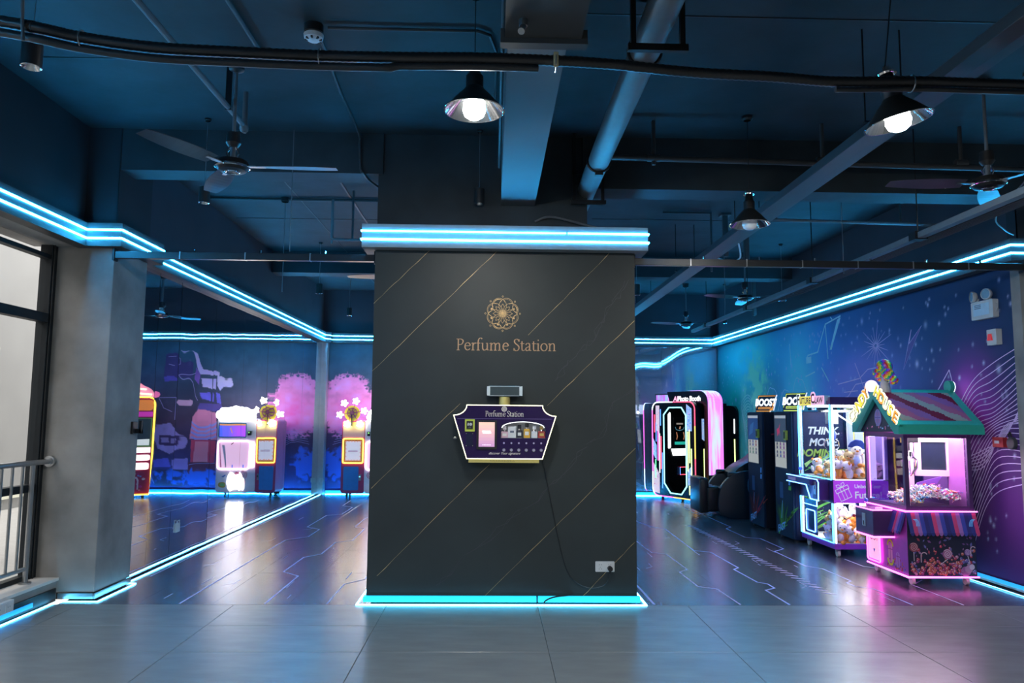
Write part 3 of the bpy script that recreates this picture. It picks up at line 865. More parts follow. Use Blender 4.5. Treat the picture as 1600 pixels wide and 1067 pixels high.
    # shell of thin teal loops
    for i in range(12):
        a = [(12.3 + .06 * i, 1.25 - .05 * i), (12.55 + .05 * i, 1.62 - .03 * i), (12.95, 1.9 - .05 * i), (13.3 - .02 * i, 1.72 - .045 * i), (13.1, 1.42 - .05 * i)]
        L([tuple(v) for v in cat_rom(a, 5)], .008, ink3)
    for i in range(9):
        a = [(11.9, 1.3 + .03 * i), (12.1, 1.75 - .04 * i), (12.45, 1.5 - .06 * i)]
        L([tuple(v) for v in cat_rom(a, 5)], .007, ink3)
    for (y0, hh) in ((11.9, .35), (10.9, .45), (11.35, .3)):
        L([tuple(v) for v in cat_rom([(y0 + .4, 1.55), (y0 + .15, 1.6 + hh), (y0, 1.62 + hh), (y0 - .15, 1.55 + hh), (y0 - .4, 1.5)], 6)], .012, ink2)
    mb.build('mural_ink', wr)
shell()
coves()
# ------------------------------------------------------------------ window, railing, outside
def window():
    m_fr = pm('charcoal_aluminium', (.010, .014, .018), .5, spec=.25)
    X0, X1 = -3.74, -3.66
    ys = [6.27, 4.85, 3.43, 2.01, .59, -.83, -2.25, -3.67]
    w = bpy.data.objects.new('window_1', None); COL.objects.link(w)
    struct(w, 'tall dark framed window wall left of the grey column')
    for i, y in enumerate(ys):
        mb = MB().box((X0 - .02, y - .045, .178), (X1, y + .035, 2.885), m_fr)
        if i == 0: mb.box((X1, y - .03, .178), (X1 + .012, y - .018, 2.885), M_BLACK)
        mb.build('window_post', w, bevel=.003)
    for i in range(len(ys) - 1):
        a, b = ys[i + 1] + .035, ys[i] - .045
        for (z0, z1, d) in ((2.765, 2.80, 0), (2.235, 2.31, .012), (.865, .925, .0), (.178, .215, 0)):
            MB().box((X0, a, z0), (X1 - .01 + d, b, z1), m_fr).build('transom', w, bevel=.002)
        for (z0, z1) in ((2.80, 2.885), (2.31, 2.765), (.925, 2.235), (.215, .865)):
            MB().box((-3.705, a, z0), (-3.699, b, z1), M_GLASS).build('window_pane', w)
    # outside
    m_out = pm('pale_render', (.34, .34, .335), .8, var=.05, scale=1.5)
    m_pav = pm('outside_paving', (.55, .54, .52), .8)
    struct(MB().box((-9.5, -8, -.2), (-3.9, 22, -.02), m_pav).build('pavement'), 'pale paving outside the window')
    ob = struct(MB().box((-8.2, -8, -.02), (-7.6, 22, 5.0), m_out).build('exterior_wall'), 'pale rendered wall across the lane outside the window')
    m_ln = pm('cream_trim_paint', (.85, .84, .68), .7)
    mb = MB()
    for (a, b) in (((-7.6, 11.55, 2.45), (-7.54, 11.65, -.02)), ((-7.6, 9.6, 2.4), (-7.54, 11.65, 2.48)), ((-7.6, 9.5, .15), (-7.54, 13.9, .22))):
        mb.box(a, b, m_ln)
    mb.build('trim_line', ob)
    m_br = pm('washed_brick', (.62, .50, .47), .8, var=.12)
    pier = MB().box((-5.35, 7.18, -.02), (-4.95, 7.5, 3.6), pm('pale_mortar', (.7, .69, .67), .85)).build('brick_pier'); struct(pier, 'washed brick pier outside beside the window')
    pb = MB().box((0, 0, 0), (.10, .19, .055), m_br).build('brick', pier); pb.location = (-5.0, 7.175, .9)
    for r in range(36):
        for c in range(2):
            o = pb.copy(); COL.objects.link(o)
            o.location = (-5.045, 7.17 + (c * .21 if r % 2 == 0 else c * .21 - .04), .0 + r * .067)
window()

def railing():
    t = thing('railing', (-3.60, 5.0, .178), 'brushed grey steel balustrade in front of the window, fixed to the column', 'railing')
    m = pm('brushed_steel', (.40, .41, .42), .3, metal=.9)
    Y1, Y0 = 1.27, -4.5
    MB().cyl((0, Y0, .925), (0, Y1, .925), .021, m, 12).build('top_rail', t, smooth=.6)
    MB().cyl((0, Y0, .115), (0, 1.06, .115), .016, m, 10).build('bottom_rail', t, smooth=.6)
    MB().cyl((0, 1.27, .925), (0, 1.298, .925), .045, m, 16).cyl((0, 1.262, .925), (0, 1.272, .925), .03, m, 12).build('wall_flange', t, smooth=.6)
    ps = [1.06 - 1.5 * i for i in range(4)]
    for y in ps:
        p = MB().cyl((0, y, .006), (0, y, .91), .019, m, 10).build('post', t, smooth=.6)
        MB().cyl((0, y, 0), (0, y, .012), .045, m, 14).build('base_plate', p, smooth=.6)
    b = MB().cyl((0, 0, .118), (0, 0, .92), .011, m, 8).build('baluster', t, smooth=.8); b.location = (0, 1.06 - .125, 0)
    y = 1.06 - .25
    while y > Y0 + .1:
        if min(abs(y - q) for q in ps) > .03:
            o = b.copy(); COL.objects.link(o); o.location = (0, y, 0)
        y -= .125
railing()

def socket_plate(T, two, name, label, cat='socket', parent=None, pl=None):
    wd = .155 if two else .086
    o = MB().plate(rrect(-wd / 2, -.041, wd / 2, .041, .006), 0, .009, M_WHITEP, T=T).build(name)
    tag(o, label, cat)
    for i in range(2 if two else 1):
        cx = (-.0387 + i * .0775) if two else 0
        mb = MB().plate(rrect(cx - .036, -.037, cx + .036, .037, .004), .009, .0105, M_WHITEP, T=T)
        for (dx, dy) in ((-.008, .016), (.008, .016), (0, -.006), (-.009, -.018), (.009, -.018)):
            mb.plate([(cx + dx - .0016, dy - .004), (cx + dx + .0016, dy - .004), (cx + dx + .0016, dy + .004), (cx + dx - .0016, dy + .004)], .0105, .0112, M_BLACK, T=T)
        mb.build('outlet_face', o)
    return o
def small_fixtures():
    socket_plate(frame((.926, 6.218, .293), '-y'), True, 'double_socket', 'white double wall socket low on the charcoal pillar')
    # machine cable with plug
    o = tag(MB().tube([tuple(v) for v in cat_rom([(.42, 6.205, 1.15), (.425, 6.211, 1.10), (.461, 6.211, .93), (.503, 6.211, .724), (.546, 6.211, .52), (.598, 6.211, .317), (.666, 6.209, .191), (.795, 6.206, .126), (.92, 6.20, .150), (.962, 6.186, .235), (.964, 6.186, .265)], 6)], .0035, M_BLACK, 6).build('power_cable', smooth=.8), 'thin black power cable hanging from the wall machine to the socket', 'cable')
    MB().cyl((.964, 6.208, .282), (.964, 6.165, .282), .02, M_BLACK, 12).cyl((.964, 6.186, .282), (.964, 6.186, .255), .009, M_BLACK, 8).build('plug', o, smooth=.6)
    tag(MB().tube([tuple(v) for v in cat_rom([(.43, 6.16, .006), (.433, 6.15, .03), (.47, 6.165, .05), (.53, 6.18, .063), (.60, 6.195, .068), (.67, 6.212, .072)], 6)], .006, M_BLACK, 6).build('cable', smooth=.8), 'short black cable end looped over the lit pillar foot', 'cable')
    # kerb socket box
    o = tag(MB().box((-3.49, 5.45, .072), (-3.44, 5.68, .155), M_WHITEP).build('socket_box', bevel=.003), 'white double socket box on the kerb below the railing', 'socket')
    for y in (5.51, 5.62): MB().box((-3.44, y - .035, .082), (-3.437, y + .035, .147), M_WHITEP).box((-3.437, y - .012, .11), (-3.4362, y - .009, .12), M_BLACK).box((-3.437, y + .009, .11), (-3.4362, y + .012, .12), M_BLACK).build('outlet_face', o)
    # tag stuck on the mirror
    o = tag(MB().plate(rrect(-.05, -.045, .05, .045, .006), 0, .012, M_WHITEP, T=frame((-3.274, 8.07, .315), '+x')).build('switch_plate'), 'small pale plate stuck low on the mirror wall', 'plate')
    MB().tube([(-3.262, 8.04, .36), (-3.258, 8.05, .39), (-3.258, 8.09, .39), (-3.262, 8.10, .36)], .004, M_WHITEP, 6).build('loop', o)
    socket_plate(frame((-3.10, 14.40, .27), '-y') @ Matrix.Translation((-.10, 0, .002)), False, 'single_socket', 'white single socket low on the silver corner post')
    # lock box on the column side
    t = thing('door_catch', (-3.19, 6.80, 1.37), 'small black door catch on the side of the grey column', 'catch')
    MB().box((0, -.045, -.055), (.022, .045, .055), M_BLACK).build('body', t, bevel=.004)
    MB().box((.022, .0, -.05), (.075, .03, -.01), M_BLACK).box((.05, .0, -.05), (.075, .03, .065), M_BLACK).build('hook', t, bevel=.004)
    # right wall
    def TR(y, z): return frame_dir((RW(y) - .001, y, z), (-1, -.0305))
    T = TR(6.85, 2.525); t = thing('emergency_light', (0, 0, 0), 'white twin-head emergency light high on the mural wall', 'light')
    MB().plate(rrect(-.15, -.085, .15, .085, .012), 0, .055, M_WHITEP, T=T).build('case', t)
    mb = MB().plate([(-.12, -.05), (.1, -.05), (.1, .06), (-.12, .06)], .055, .0565, pm('pale_blue_label', (.5, .68, .8), .4), T=T)
    for (a, b) in ((-.1, .045), (-.1, .03), (-.1, .015)): mb.plate([(a, b), (a + .09, b), (a + .09, b + .007), (a, b + .007)], .0565, .057, pm('grey_ink', (.1, .12, .18), .5), T=T)
    mb.build('front_label', t)
    for x in (-.085, .085):
        h = MB().lathe([(.012, 0), (.04, .012), (.052, .035), (.052, .055), (.045, .058)], M_WHITEP, 16, T=T @ Matrix.Translation((x, .135, .03)) @ Matrix.Rotation(.25 * (1 if x > 0 else -1), 4, 'Y')).cyl((x, .085, .03), (x, .115, .03), .012, M_WHITEP, 8, T=T).build('lamp_head', t, smooth=.7)
        MB().lathe([(0, .052), (.046, .052)], pm('reflector_glass', (.35, .6, .8), .15, metal=.4), 16, T=T @ Matrix.Translation((x, .135, .03)) @ Matrix.Rotation(.25 * (1 if x > 0 else -1), 4, 'Y')).build('lens', h)
    MB().tube([tuple(T @ Vector(p)) for p in ((.15, .05, .03), (.175, .04, .03), (.18, 0, .03), (.16, -.03, .03))], .004, M_WHITEP, 6).build('lead', t)
    T = TR(6.74, 2.257); t = thing('alarm_box', (0, 0, 0), 'white alarm box with red light below the emergency light', 'alarm')
    MB().plate(rrect(-.062, -.072, .062, .072, .006), 0, .055, M_WHITEP, T=T).build('case', t)
    MB().plate([(-.045, -.03), (.015, -.03), (-.0, .03), (-.03, .03)], .055, .068, em('red_lens', (.7, .03, .03), .35), T=T).build('red_lens', t)
    T = TR(6.75, 1.30); t = thing('call_point', (0, 0, 0), 'red fire call point low on the mural wall beside the candy machine', 'alarm')
    MB().plate(rrect(-.068, -.045, .068, .045, .005), 0, .045, pm('alarm_red', (.42, .03, .04), .4), T=T).build('case', t)
    MB().plate([(-.04, -.012), (.02, -.012), (.02, .014), (-.04, .014)], .045, .047, M_WHITEP, T=T).build('label_plate', t)
    T = TR(6.60, 1.305); t = thing('phone_jack', (0, 0, 0), 'small dark grey jack with a strap right of the red call point', 'jack')
    MB().plate(circ(0, -.01, .048, 14, .055), 0, .04, pm('dark_grey_plastic', (.06, .06, .07), .5), T=T).build('body', t, bevel=.004)
    MB().tube([tuple(T @ Vector(p)) for p in ((-.03, .03, .02), (-.045, .07, .02), (-.02, .085, .02), (0, .04, .02))], .005, M_BLACK, 6).build('strap', t)
small_fixtures()

# ------------------------------------------------------------------ ceiling services
M_PIPE = pm('grey_painted_pipe', (.10, .11, .12), .5, var=.08)
M_PIPE2 = pm('dark_painted_pipe', (.04, .042, .046), .5, var=.08)
def fan(loc, ang, label):
    t = thing('ceiling_fan', loc, label, 'fan', ang)
    m_b = pm('fan_blade_enamel', (.03, .032, .042), .28, metal=.2, spec=.8)
    z = 3.92 - loc[2]
    MB().cyl((0, 0, .20), (0, 0, z - .06), .012, M_PIPE, 10).build('rod', t, smooth=.6)
    MB().lathe([(.012, z - .09), (.05, z - .07), (.06, z)], M_BLACK, 16).build('ceiling_cup', t, smooth=.6)
    mb = MB().lathe([(.012, .25), (.045, .24), (.05, .17), (.03, .14), (.02, .14)], M_BLACK, 16).build('top_cup', t, smooth=.6)
    mb = MB()
    for a in (0, PI): mb.tube([(.02 * math.cos(a), .02 * math.sin(a), .06), (.04 * math.cos(a), .04 * math.sin(a), .10), (.02 * math.cos(a), .02 * math.sin(a), .14)], .006, M_CHROME, 6)
    mb.cyl((0, 0, .05), (0, 0, .14), .018, M_GREYM, 10).build('coupling', t, smooth=.6)
    mo = MB().lathe([(.0, .06), (.06, .058), (.10, .045), (.113, .02), (.113, .004), (.09, -.022), (.05, -.03), (0, -.031)], M_BLACKM, 28).build('motor', t, smooth=.5)
    MB().lathe([(.110, .012), (.116, .008), (.116, -.002), (.108, -.006)], M_CHROME, 28).lathe([(.034, -.031), (.043, -.036), (.052, -.031)], M_CHROME, 24).build('chrome_ring', mo, smooth=.6)
    for k in range(3):
        a = k * 2 * PI / 3
        T = Matrix.Rotation(a, 4, 'Z')
        mb = MB()
        n = 8; vs = []
        for i in range(n + 1):
            r = .17 + .53 * i / n; w_ = .055 + .018 * math.sin(PI * min(1, i / n * 1.1)) ; tw = .22 - .10 * i / n
            if i == n: w_ *= .8
            for s_ in (-1, 1):
                for zz in (0, -.004): vs.append((r, s_ * w_, .012 + s_ * w_ * math.tan(tw) + zz))
        fs = []
        for i in range(n):
            a0, b0 = 4 * i, 4 * (i + 1)
            fs += [(a0, a0 + 2, b0 + 2, b0), (a0 + 1, b0 + 1, b0 + 3, a0 + 3), (a0, b0, b0 + 1, a0 + 1), (a0 + 2, a0 + 3, b0 + 3, b0 + 2)]
        fs += [(0, 1, 3, 2), (4 * n, 4 * n + 2, 4 * n + 3, 4 * n + 1)]
        mb.add(vs, fs, m_b, T=T)
        bl = mb.build('blade', t)
        MB().box((.09, -.018, .006), (.22, .018, .012), M_GREYM, T=T).build('blade_arm', bl)
    return t
fan((-1.78, 5.0, 3.16), math.radians(2), 'black three-blade ceiling fan left of the pillar, over the entrance')
fan((3.50, 5.1, 3.16), math.radians(176), 'black three-blade ceiling fan at the right edge near the lit bell lamp')
fan((3.69, 10.8, 3.24), math.radians(200), 'upper of two far ceiling fans over the vending machines')
fan((3.49, 13.4, 3.17), math.radians(196), 'lower and farthest ceiling fan above the photo booth')
fan((-1.15, 9.4, 3.23), math.radians(178), 'ceiling fan mostly hidden by the left edge of the pillar')
fan((-.72, 13.2, 3.2), math.radians(10), 'far ceiling fan seen only in the mirror wall')

def bell_lamp(loc, r, lit, tilt, label):
    t = thing('pendant_lamp', loc, label, 'lamp', 0)
    H = r / .17
    R = Matrix.Rotation(tilt, 4, 'Y')
    m_out = pm('lamp_enamel', (.008, .009, .009), .5, metal=0)
    m_in = pm('lamp_reflector', (.75, .75, .77), .10, metal=1.0, var=.05, scale=40, bump=.03)
    prof = [(.17, 0), (.165, .006), (.13, .045), (.095, .085), (.065, .115), (.05, .135)]
    sh = MB().lathe([(a * H, b * H) for a, b in prof], m_out, 32, T=R).build('shade', t, smooth=.7)
    MB().lathe([(a * H * .97, b * H - .001) for a, b in prof[:-1]] + [(0, .118 * H)], m_in, 32, T=R).build('reflector', sh, smooth=.7)
    MB().tube([tuple(R @ Vector((.17 * H * math.cos(2 * PI * i / 32), .17 * H * math.sin(2 * PI * i / 32), 0))) for i in range(32)], .003, M_CHROME, 6, closed=True).build('rim', sh, smooth=.8)
    MB().lathe([(.05 * H, .13 * H), (.05 * H, .20 * H), (.035 * H, .22 * H), (.03 * H, .27 * H), (.012, .28 * H)], M_BLACKM, 16, T=R).build('housing', t, smooth=.6)
    MB().lathe([(.05 * H, .265 * H), (.052 * H, .275 * H), (.02 * H, .285 * H), (.02 * H, .31 * H)], M_CHROME, 16, T=R).build('collar', t, smooth=.6)
    bm_ = em('bulb_lit' + ('_hall' if lit > 1 else ''), (1.0, 1.0, .94), K_BULB * lit) if lit else pm('frosted_bulb', (.85, .87, .9), .2)
    dz = .055 * H if lit > 1 else 0
    MB().lathe([(.0, -.048 * H), (.03 * H, -.045 * H), (.054 * H, -.028 * H), (.064 * H, .0), (.058 * H, .05 * H), (.04 * H, .06 * H)], bm_, 20, T=R @ Matrix.Translation((0, 0, dz))).build('bulb', t, smooth=.8)
    p = R @ Vector((0, 0, .31 * H))
    MB().cyl(tuple(p), (0, 0, 3.92 - loc[2] - .012), .0035, M_BLACK, 6).build('cord', t)
    MB().lathe([(.03, 3.885 - loc[2]), (.045, 3.90 - loc[2]), (.045, 3.92 - loc[2])], M_BLACK, 14).build('ceiling_rose', t)
bell_lamp((-.12, 4.1, 3.215), .17, True, 0, 'lit metal bell pendant lamp left of the long beam')
bell_lamp((2.17, 3.85, 3.09), .172, True, -.2, 'lit bell pendant lamp tilted under the cable tray, at the right')
bell_lamp((2.03, 5.8, 3.03), .155, False, 0, 'unlit bell pendant lamp with a frosted bulb right of the pillar')
bell_lamp((-.6, .6, 3.2), .17, 2.1, 0, 'added unseen fill lamp, bell shaped, behind the viewer on the window side')  # this and the next two are added out of view to brighten the front
bell_lamp((1.6, .4, 3.2), .17, 2.1, 0, 'added unseen fill lamp, bell shaped, behind the viewer by the plain wall')
bell_lamp((1.55, -2.2, 3.2), .17, 2.1, 0, 'added unseen fill lamp, bell shaped, at the rear of the front hall')

def spot_lamp(loc, r, lit, label):
    t = thing('spot_lamp', loc, label, 'lamp')
    h = r * 2.9
    MB().lathe([(r, 0), (r, h), (r * .9, h + .004), (0, h + .004)], M_BLACK, 20).build('housing', t, smooth=.6)
    MB().lathe([(r, 0), (r * .93, -.002), (r * .88, 0), (r * .55, .035), (0, .04)], pm('spot_reflector', (.6, .62, .65), .2, metal=1.0), 20).build('reflector', t, smooth=.7)
    MB().lathe([(0, .030), (r * .5, .034)], em('spot_lit', (1, .97, .9), 6.0) if lit else pm('spot_glass', (.3, .32, .36), .1), 16).build('bulb', t)
    MB().cyl((0, 0, h), (0, 0, 3.915 - loc[2]), .002, M_GREYM, 6).build('cord', t)
    MB().lathe([(.022, 3.90 - loc[2]), (.028, 3.905 - loc[2]), (.028, 3.92 - loc[2])], M_BLACK, 12).build('ceiling_rose', t)
for loc, r, lit, lb in (((-2.22, 3.5, 3.14), .046, True, 'nearest black cylinder spot lamp in the top left corner, lit'),
                        ((-2.37, 6.05, 3.21), .044, False, 'black cylinder spot lamp below the left ceiling fan'),
                        ((-.13, 6.2, 3.28), .044, False, 'black cylinder spot lamp in front of the concrete column'),
                        ((-2.45, 10.5, 3.19), .046, False, 'black cylinder spot lamp over the mirror wall cove'),
                        ((-2.5, 13.0, 3.21), .046, False, 'farthest black cylinder spot lamp near the silver corner post'),
                        ((4.0, 10.2, 3.12), .046, False, 'black cylinder spot lamp above the mural cove, nearer one'),
                        ((4.2, 13.4, 3.2), .046, False, 'black cylinder spot lamp above the mural cove, farther one'),
                        ((1.84, 9.5, 3.06), .046, False, 'black cylinder spot lamp beside the right edge of the pillar')):
    spot_lamp(loc, r, lit, lb)

def services():
    # round duct with clamps and hangers
    t = thing('air_duct', (.80, 3.0, 3.46), 'grey round duct running back past the right side of the pillar', 'duct')
    md = pm('duct_grey', (.10, .11, .12), .45, var=.08)
    MB().cyl((0, -6, 0), (0, 5.2, 0), .082, md, 24).build('duct_tube', t, smooth=.6)
    for y in (.85, 2.6, -1.2):
        mb = MB().tube([(.09 * math.cos(a), y, .09 * math.sin(a)) for a in [2 * PI * i / 24 for i in range(24)]], .009, M_BLACK, 6, closed=True)
        mb.box((-.03, y - .02, -.115), (.03, y + .02, -.09), M_BLACK); mb.build('clamp', t, smooth=.8)
    for y in (.52, 3.22, -2.6):
        mb = MB().box((-.135, y, -.13), (-.11, y + .03, .46), M_BLACKM).box((.11, y, -.13), (.135, y + .03, .46), M_BLACKM).box((-.15, y, -.16), (.15, y + .03, -.125), M_BLACKM).box((-.135, y, .105), (.135, y + .03, .13), M_BLACKM)
        mb.build('hanger_frame', t)
    # cable trays
    def tray(name, x, w_, z0, z1, ya, yb, label, mat):
        t = thing(name, (x, 0, z0), label, 'cable tray')
        h = z1 - z0
        MB().box((0, ya, 0), (w_, yb, h), mat).build('trunking', t, bevel=.003)
        return t, h
    mt = pm('tray_grey', (.032, .042, .05), .45, metal=.2)
    t, h = tray('cable_tray', 2.29, .115, 3.25, 3.315, -4, 14.4, 'grey cable trunking running back right of the pillar', mt)
    MB().box((.14, -4, .02), (.21, 14.4, .06), mt).build('side_trunking', t)
    for y in (2.4, 4.4, 6.9, 9.2, 11.8):
        mb = MB().box((-.02, y, .066), (.24, y + .03, .075), M_BLACKM).cyl((-.01, y + .015, .07), (-.01, y + .015, .67), .005, M_BLACKM, 6).cyl((.225, y + .015, .07), (.225, y + .015, .67), .005, M_BLACKM, 6)
        mb.build('hanger', t)
    MB().tube([tuple(v) for v in cat_rom([(.2, 8.2, .03), (.27, 8.0, -.05), (.26, 7.6, -.10), (.15, 7.3, -.02)], 6)], .008, M_WHITEP, 6).build('loose_lead', t)
    mt2 = pm('tray_light_grey', (.13, .15, .165), .45, metal=.2)
    t, h = tray('cable_tray', 3.47, .065, 2.98, 3.03, -4, 13.0, 'slim pale cable trunking running back under the right fan', mt2)
    for y in (3.6, 5.95, 8.0, 10.1, 12.1):
        MB().box((-.02, y, -.008), (.085, y + .10, .058), M_BLACKM).cyl((.032, y + .05, .05), (.032, y + .05, .94), .005, M_BLACKM, 6).build('hanger', t)
    mb = MB()
    for k in range(5): mb.tube([(.12 + .022 * k, -3.5, .0 + .006 * k), (.12 + .022 * k, 7.5 + .3 * k, -.004 * k + .02), (.09, 9.2 + .3 * k, .03)], .006, M_PIPE2, 6)
    mb.build('cable_run', t)
    # sprinkler pipes
    t = thing('sprinkler_pipe', (.93, 5.9, 3.60), 'dark sprinkler pipe crossing right of the duct', 'pipe')
    MB().cyl((0, 0, 0), (3.75, 0, -.05), .024, M_PIPE2, 12).build('pipe_run', t, smooth=.6)
    for x in (.36, 1.75, 2.9):
        mb = MB().cyl((x, 0, 0), (x, 0, .31), .016, M_PIPE2, 10).cyl((x - .05, 0, -.002), (x + .05, 0, -.004), .03, M_PIPE2, 12).cyl((x, 0, -.06), (x, 0, 0), .017, M_PIPE2, 10)
        mb.build('riser', t, smooth=.6)
    t = thing('sprinkler_pipe', (1.9, 7.5, 3.56), 'thin pale sprinkler pipe behind the right cross beam', 'pipe')
    MB().cyl((.6, 0, -.02), (2.9, 0, -.06), .016, M_PIPE, 10).build('pipe_run', t, smooth=.6)
    for x in (1.0, 2.3): MB().cyl((x, 0, -.03), (x, 0, .36), .012, M_PIPE2, 8).build('riser', t)
    t = thing('sprinkler_pipe', (-1.84, 5.35, 3.6), 'grey sprinkler pipe ending by the left ceiling fan', 'pipe')
    MB().cyl((.0, -9, 0), (0, 0, 0), .019, M_PIPE, 10).build('pipe_run', t, smooth=.6)
    MB().tube([(0, -.01, 0), (0, .02, -.02), (0, .03, .03), (0, .03, .26)], .021, M_PIPE, 10).cyl((0, .03, -.05), (0, .03, -.02), .014, M_PIPE, 8).build('riser', t, smooth=.8)
    MB().box((-.02, -.32, -.02), (.02, -.31, .32), M_BLACKM).box((-.06, -.33, .305), (.06, -.29, .32), M_BLACKM).build('hanger', t)
    t = thing('sprinkler_pipe', (-1.75, 8.0, 3.38), 'branch sprinkler pipe behind the left cross beam, by the pillar', 'pipe')
    MB().tube([(0, 0, .44), (0, 0, .02), (.02, 0, 0), (1.0, 0, -.01)], .015, M_PIPE, 10).cyl((0, 0, -.05), (0, 0, 0), .012, M_PIPE, 8).build('pipe_run', t, smooth=.8)
    MB().cyl((.22, 0, 0), (.22, 0, .54), .012, M_PIPE2, 8).build('riser', t)
    # conduits on the slab
    def conduit(pts, r, label, mat=M_PIPE2, nm='conduit'):
        return tag(MB().tube(pts, r, mat, 8).build(nm, smooth=.8), label, 'conduit')
    conduit([(-1.57, -4, 3.90), (-1.57, 4.85, 3.90), (-1.70, 5.0, 3.90)], .013, 'pale conduit on the slab leading to the left fan', M_PIPE)
    o = conduit([(-3.25, 8.3, 3.90), (-1.0, 8.3, 3.90)], .016, 'dark conduit on the slab behind the left cross beam')
    MB().lathe([(.04, 3.87), (.045, 3.88), (.045, 3.92)], M_BLACK, 12, c=(-2.35, 8.3, 0)).build('junction_box', o)
    conduit([tuple(v) for v in cat_rom([(-1.12, 4.55, 3.90), (-1.16, 5.4, 3.90), (-1.16, 6.2, 3.89), (-1.16, 6.28, 3.8), (-1.15, 6.285, 3.6), (-1.12, 6.27, 3.55), (-1.10, 6.45, 3.545), (-1.02, 6.6, 3.52)], 5)], .011, 'bent conduit dropping over the left cross beam')
    conduit([(-1.05, 4.50, 3.90), (-.12, 4.50, 3.90), (-.04, 4.55, 3.90), (-.0, 4.75, 3.90), (.0, 5.6, 3.90)], .010, 'thin conduit from the smoke detector towards the long beam')
    conduit([(.035, 5.9, 3.5), (.035, 2.0, 3.5)], .012, 'thin conduit clipped to the side of the long beam')
    conduit([tuple(v) for v in cat_rom([(.35, 6.30, 3.16), (.48, 6.29, 3.20), (.75, 6.28, 3.14), (.95, 6.22, 3.07)], 6)], .010, 'pale lead sagging onto the pillar cove', M_PIPE)
    conduit([(1.98, 8.6, 3.9), (2.55, 8.6, 3.9), (2.55, 8.6, 3.2)], .012, 'dark bent conduit hanging right of the pillar')
    conduit([tuple(v) for v in cat_rom([(4.05, 5.0, 3.5), (4.0, 5.4, 3.3), (4.1, 5.9, 3.16), (4.3, 6.1, 3.10), (4.45, 6.2, 3.08)], 6)], .006, 'thin looped lead above the right column cove', M_PIPE)
    for (x, y, lb) in ((-2.36, 8.35, 'thin steel hanger wire behind the left fan'), (-1.72, 6.26, 'thin steel hanger rod right of the left fan'), (3.3, 6.9, 'thin steel hanger rod left of the right fan'), (2.95, 9.4, 'thin steel hanger rod above the vending machines')):
        tag(MB().cyl((x, y, 2.86), (x, y, 3.92), .004, M_PIPE, 6).build('hanger_rod'), lb, 'rod')
    for (x, y, z, lb) in ((1.30, 3.3, 3.55, 'dark pipe stub hanging from the slab right of the duct'), (3.0, 8.7, 3.35, 'dark hanging bracket above the candy machine aisle'), (2.75, 8.7, 3.4, 'dark pipe stub beside the hanging bracket'), (3.75, 4.9, 3.4, 'dark pipe stub beside the right ceiling fan'), (4.1, 11.6, 3.1, 'dark square post above the mural cove')):
        o = tag(MB().box((x - .03, y - .03, z), (x + .03, y + .03, 3.91), M_PIPE2).build('pipe_stub', bevel=.01), lb, 'pipe')
        MB().box((x - .06, y - .06, 3.895), (x + .06, y + .06, 3.92), M_PIPE2).build('ceiling_plate', o)
    # smoke detector
    t = thing('smoke_detector', (-1.14, 4.51, 3.92), 'white smoke detector on a dark base on the slab', 'detector')
    MB().lathe([(.06, 0), (.06, -.05), (.055, -.055)], M_BLACK, 20).build('base', t, smooth=.5)
    MB().lathe([(.055, -.055), (.062, -.062), (.058, -.085), (.035, -.10), (0, -.102)], M_WHITEP, 20).build('head', t, smooth=.6)
    mb = MB()
    for k in range(8): mb.box((.03, -.006, -.1), (.052, .006, -.087), M_BLACK, T=Matrix.Rotation(k * PI / 4, 4, 'Z'))
    mb.build('vent', t)
    # small spot on the beam board
    t = thing('sensor', (.12, 3.2, 3.265), 'small grey sensor under the near end of the long beam', 'sensor')
    MB().cyl((0, 0, 0), (0, 0, -.03), .02, M_GREYM, 12).build('base', t); MB().cyl((0, -.0, -.03), (-.01, -.03, -.07), .016, M_GREYM, 12).build('head', t)
    # sagging hoses across the front
    k = .955
    H = [(-3.3, 3.25, 3.40), (-2.25, 3.3, 3.26), (-2.07, 3.3, 3.23), (-1.9, 3.35, 3.215), (-1.6, 3.4, 3.20), (-1.22, 3.45, 3.21), (-.85, 3.5, 3.225), (-.48, 3.5, 3.225), (-.11, 3.55, 3.255), (.24, 3.6, 3.275), (.6, 3.65, 3.285), (1.01, 3.7, 3.275), (1.43, 3.7, 3.26), (1.76, 3.7, 3.24), (2.16, 3.7, 3.25), (2.55, 3.75, 3.27), (2.94, 3.8, 3.29), (3.9, 3.9, 3.33)]
    H = [Vector((0, 0, 1.5)) + (Vector(p) - Vector((0, 0, 1.5))) * k for p in H]
    P = cat_rom(H, 12)
    m_h = pm('ribbed_black_hose', (.013, .012, .013), .36, var=.2, scale=60)
    rs = [.030 + .0028 * (i % 2) for i in range(len(P) * 2)]
    Pd = []
    for i in range(len(P) - 1): Pd += [P[i], (P[i] + P[i + 1]) / 2]
    mb = MB(); mb.tube([tuple(p + Vector((0, 0, .0))) for p in Pd], [.024 + .003 * (i % 2) for i in range(len(Pd))], m_h, 10)
    t = tag(mb.build('cable_hose', smooth=1.2), 'thick ribbed black hose sagging right across the top', 'hose')
    mb = MB()
    for i in (2 * 12 * 3, 2 * 12 * 6, 2 * 12 * 9 + 4, 2 * 12 * 14):
        p = Pd[i]
        mb.tube([tuple(p + Vector((.0, math.cos(a) * .042, math.sin(a) * .042 - .012))) for a in [2 * PI * j / 14 for j in range(14)]], .003, M_GREYM, 5, closed=True)
    mb.build('tie', t)
    mb = MB(); p = Pd[2 * 12 * 9 + 4]; mb.box((p.x - .012, p.y - .034, p.z - .045), (p.x + .012, p.y - .028, p.z + .03), pm('beige_tape', (.45, .38, .22), .6)); mb.build('tape', t, bevel=.002)
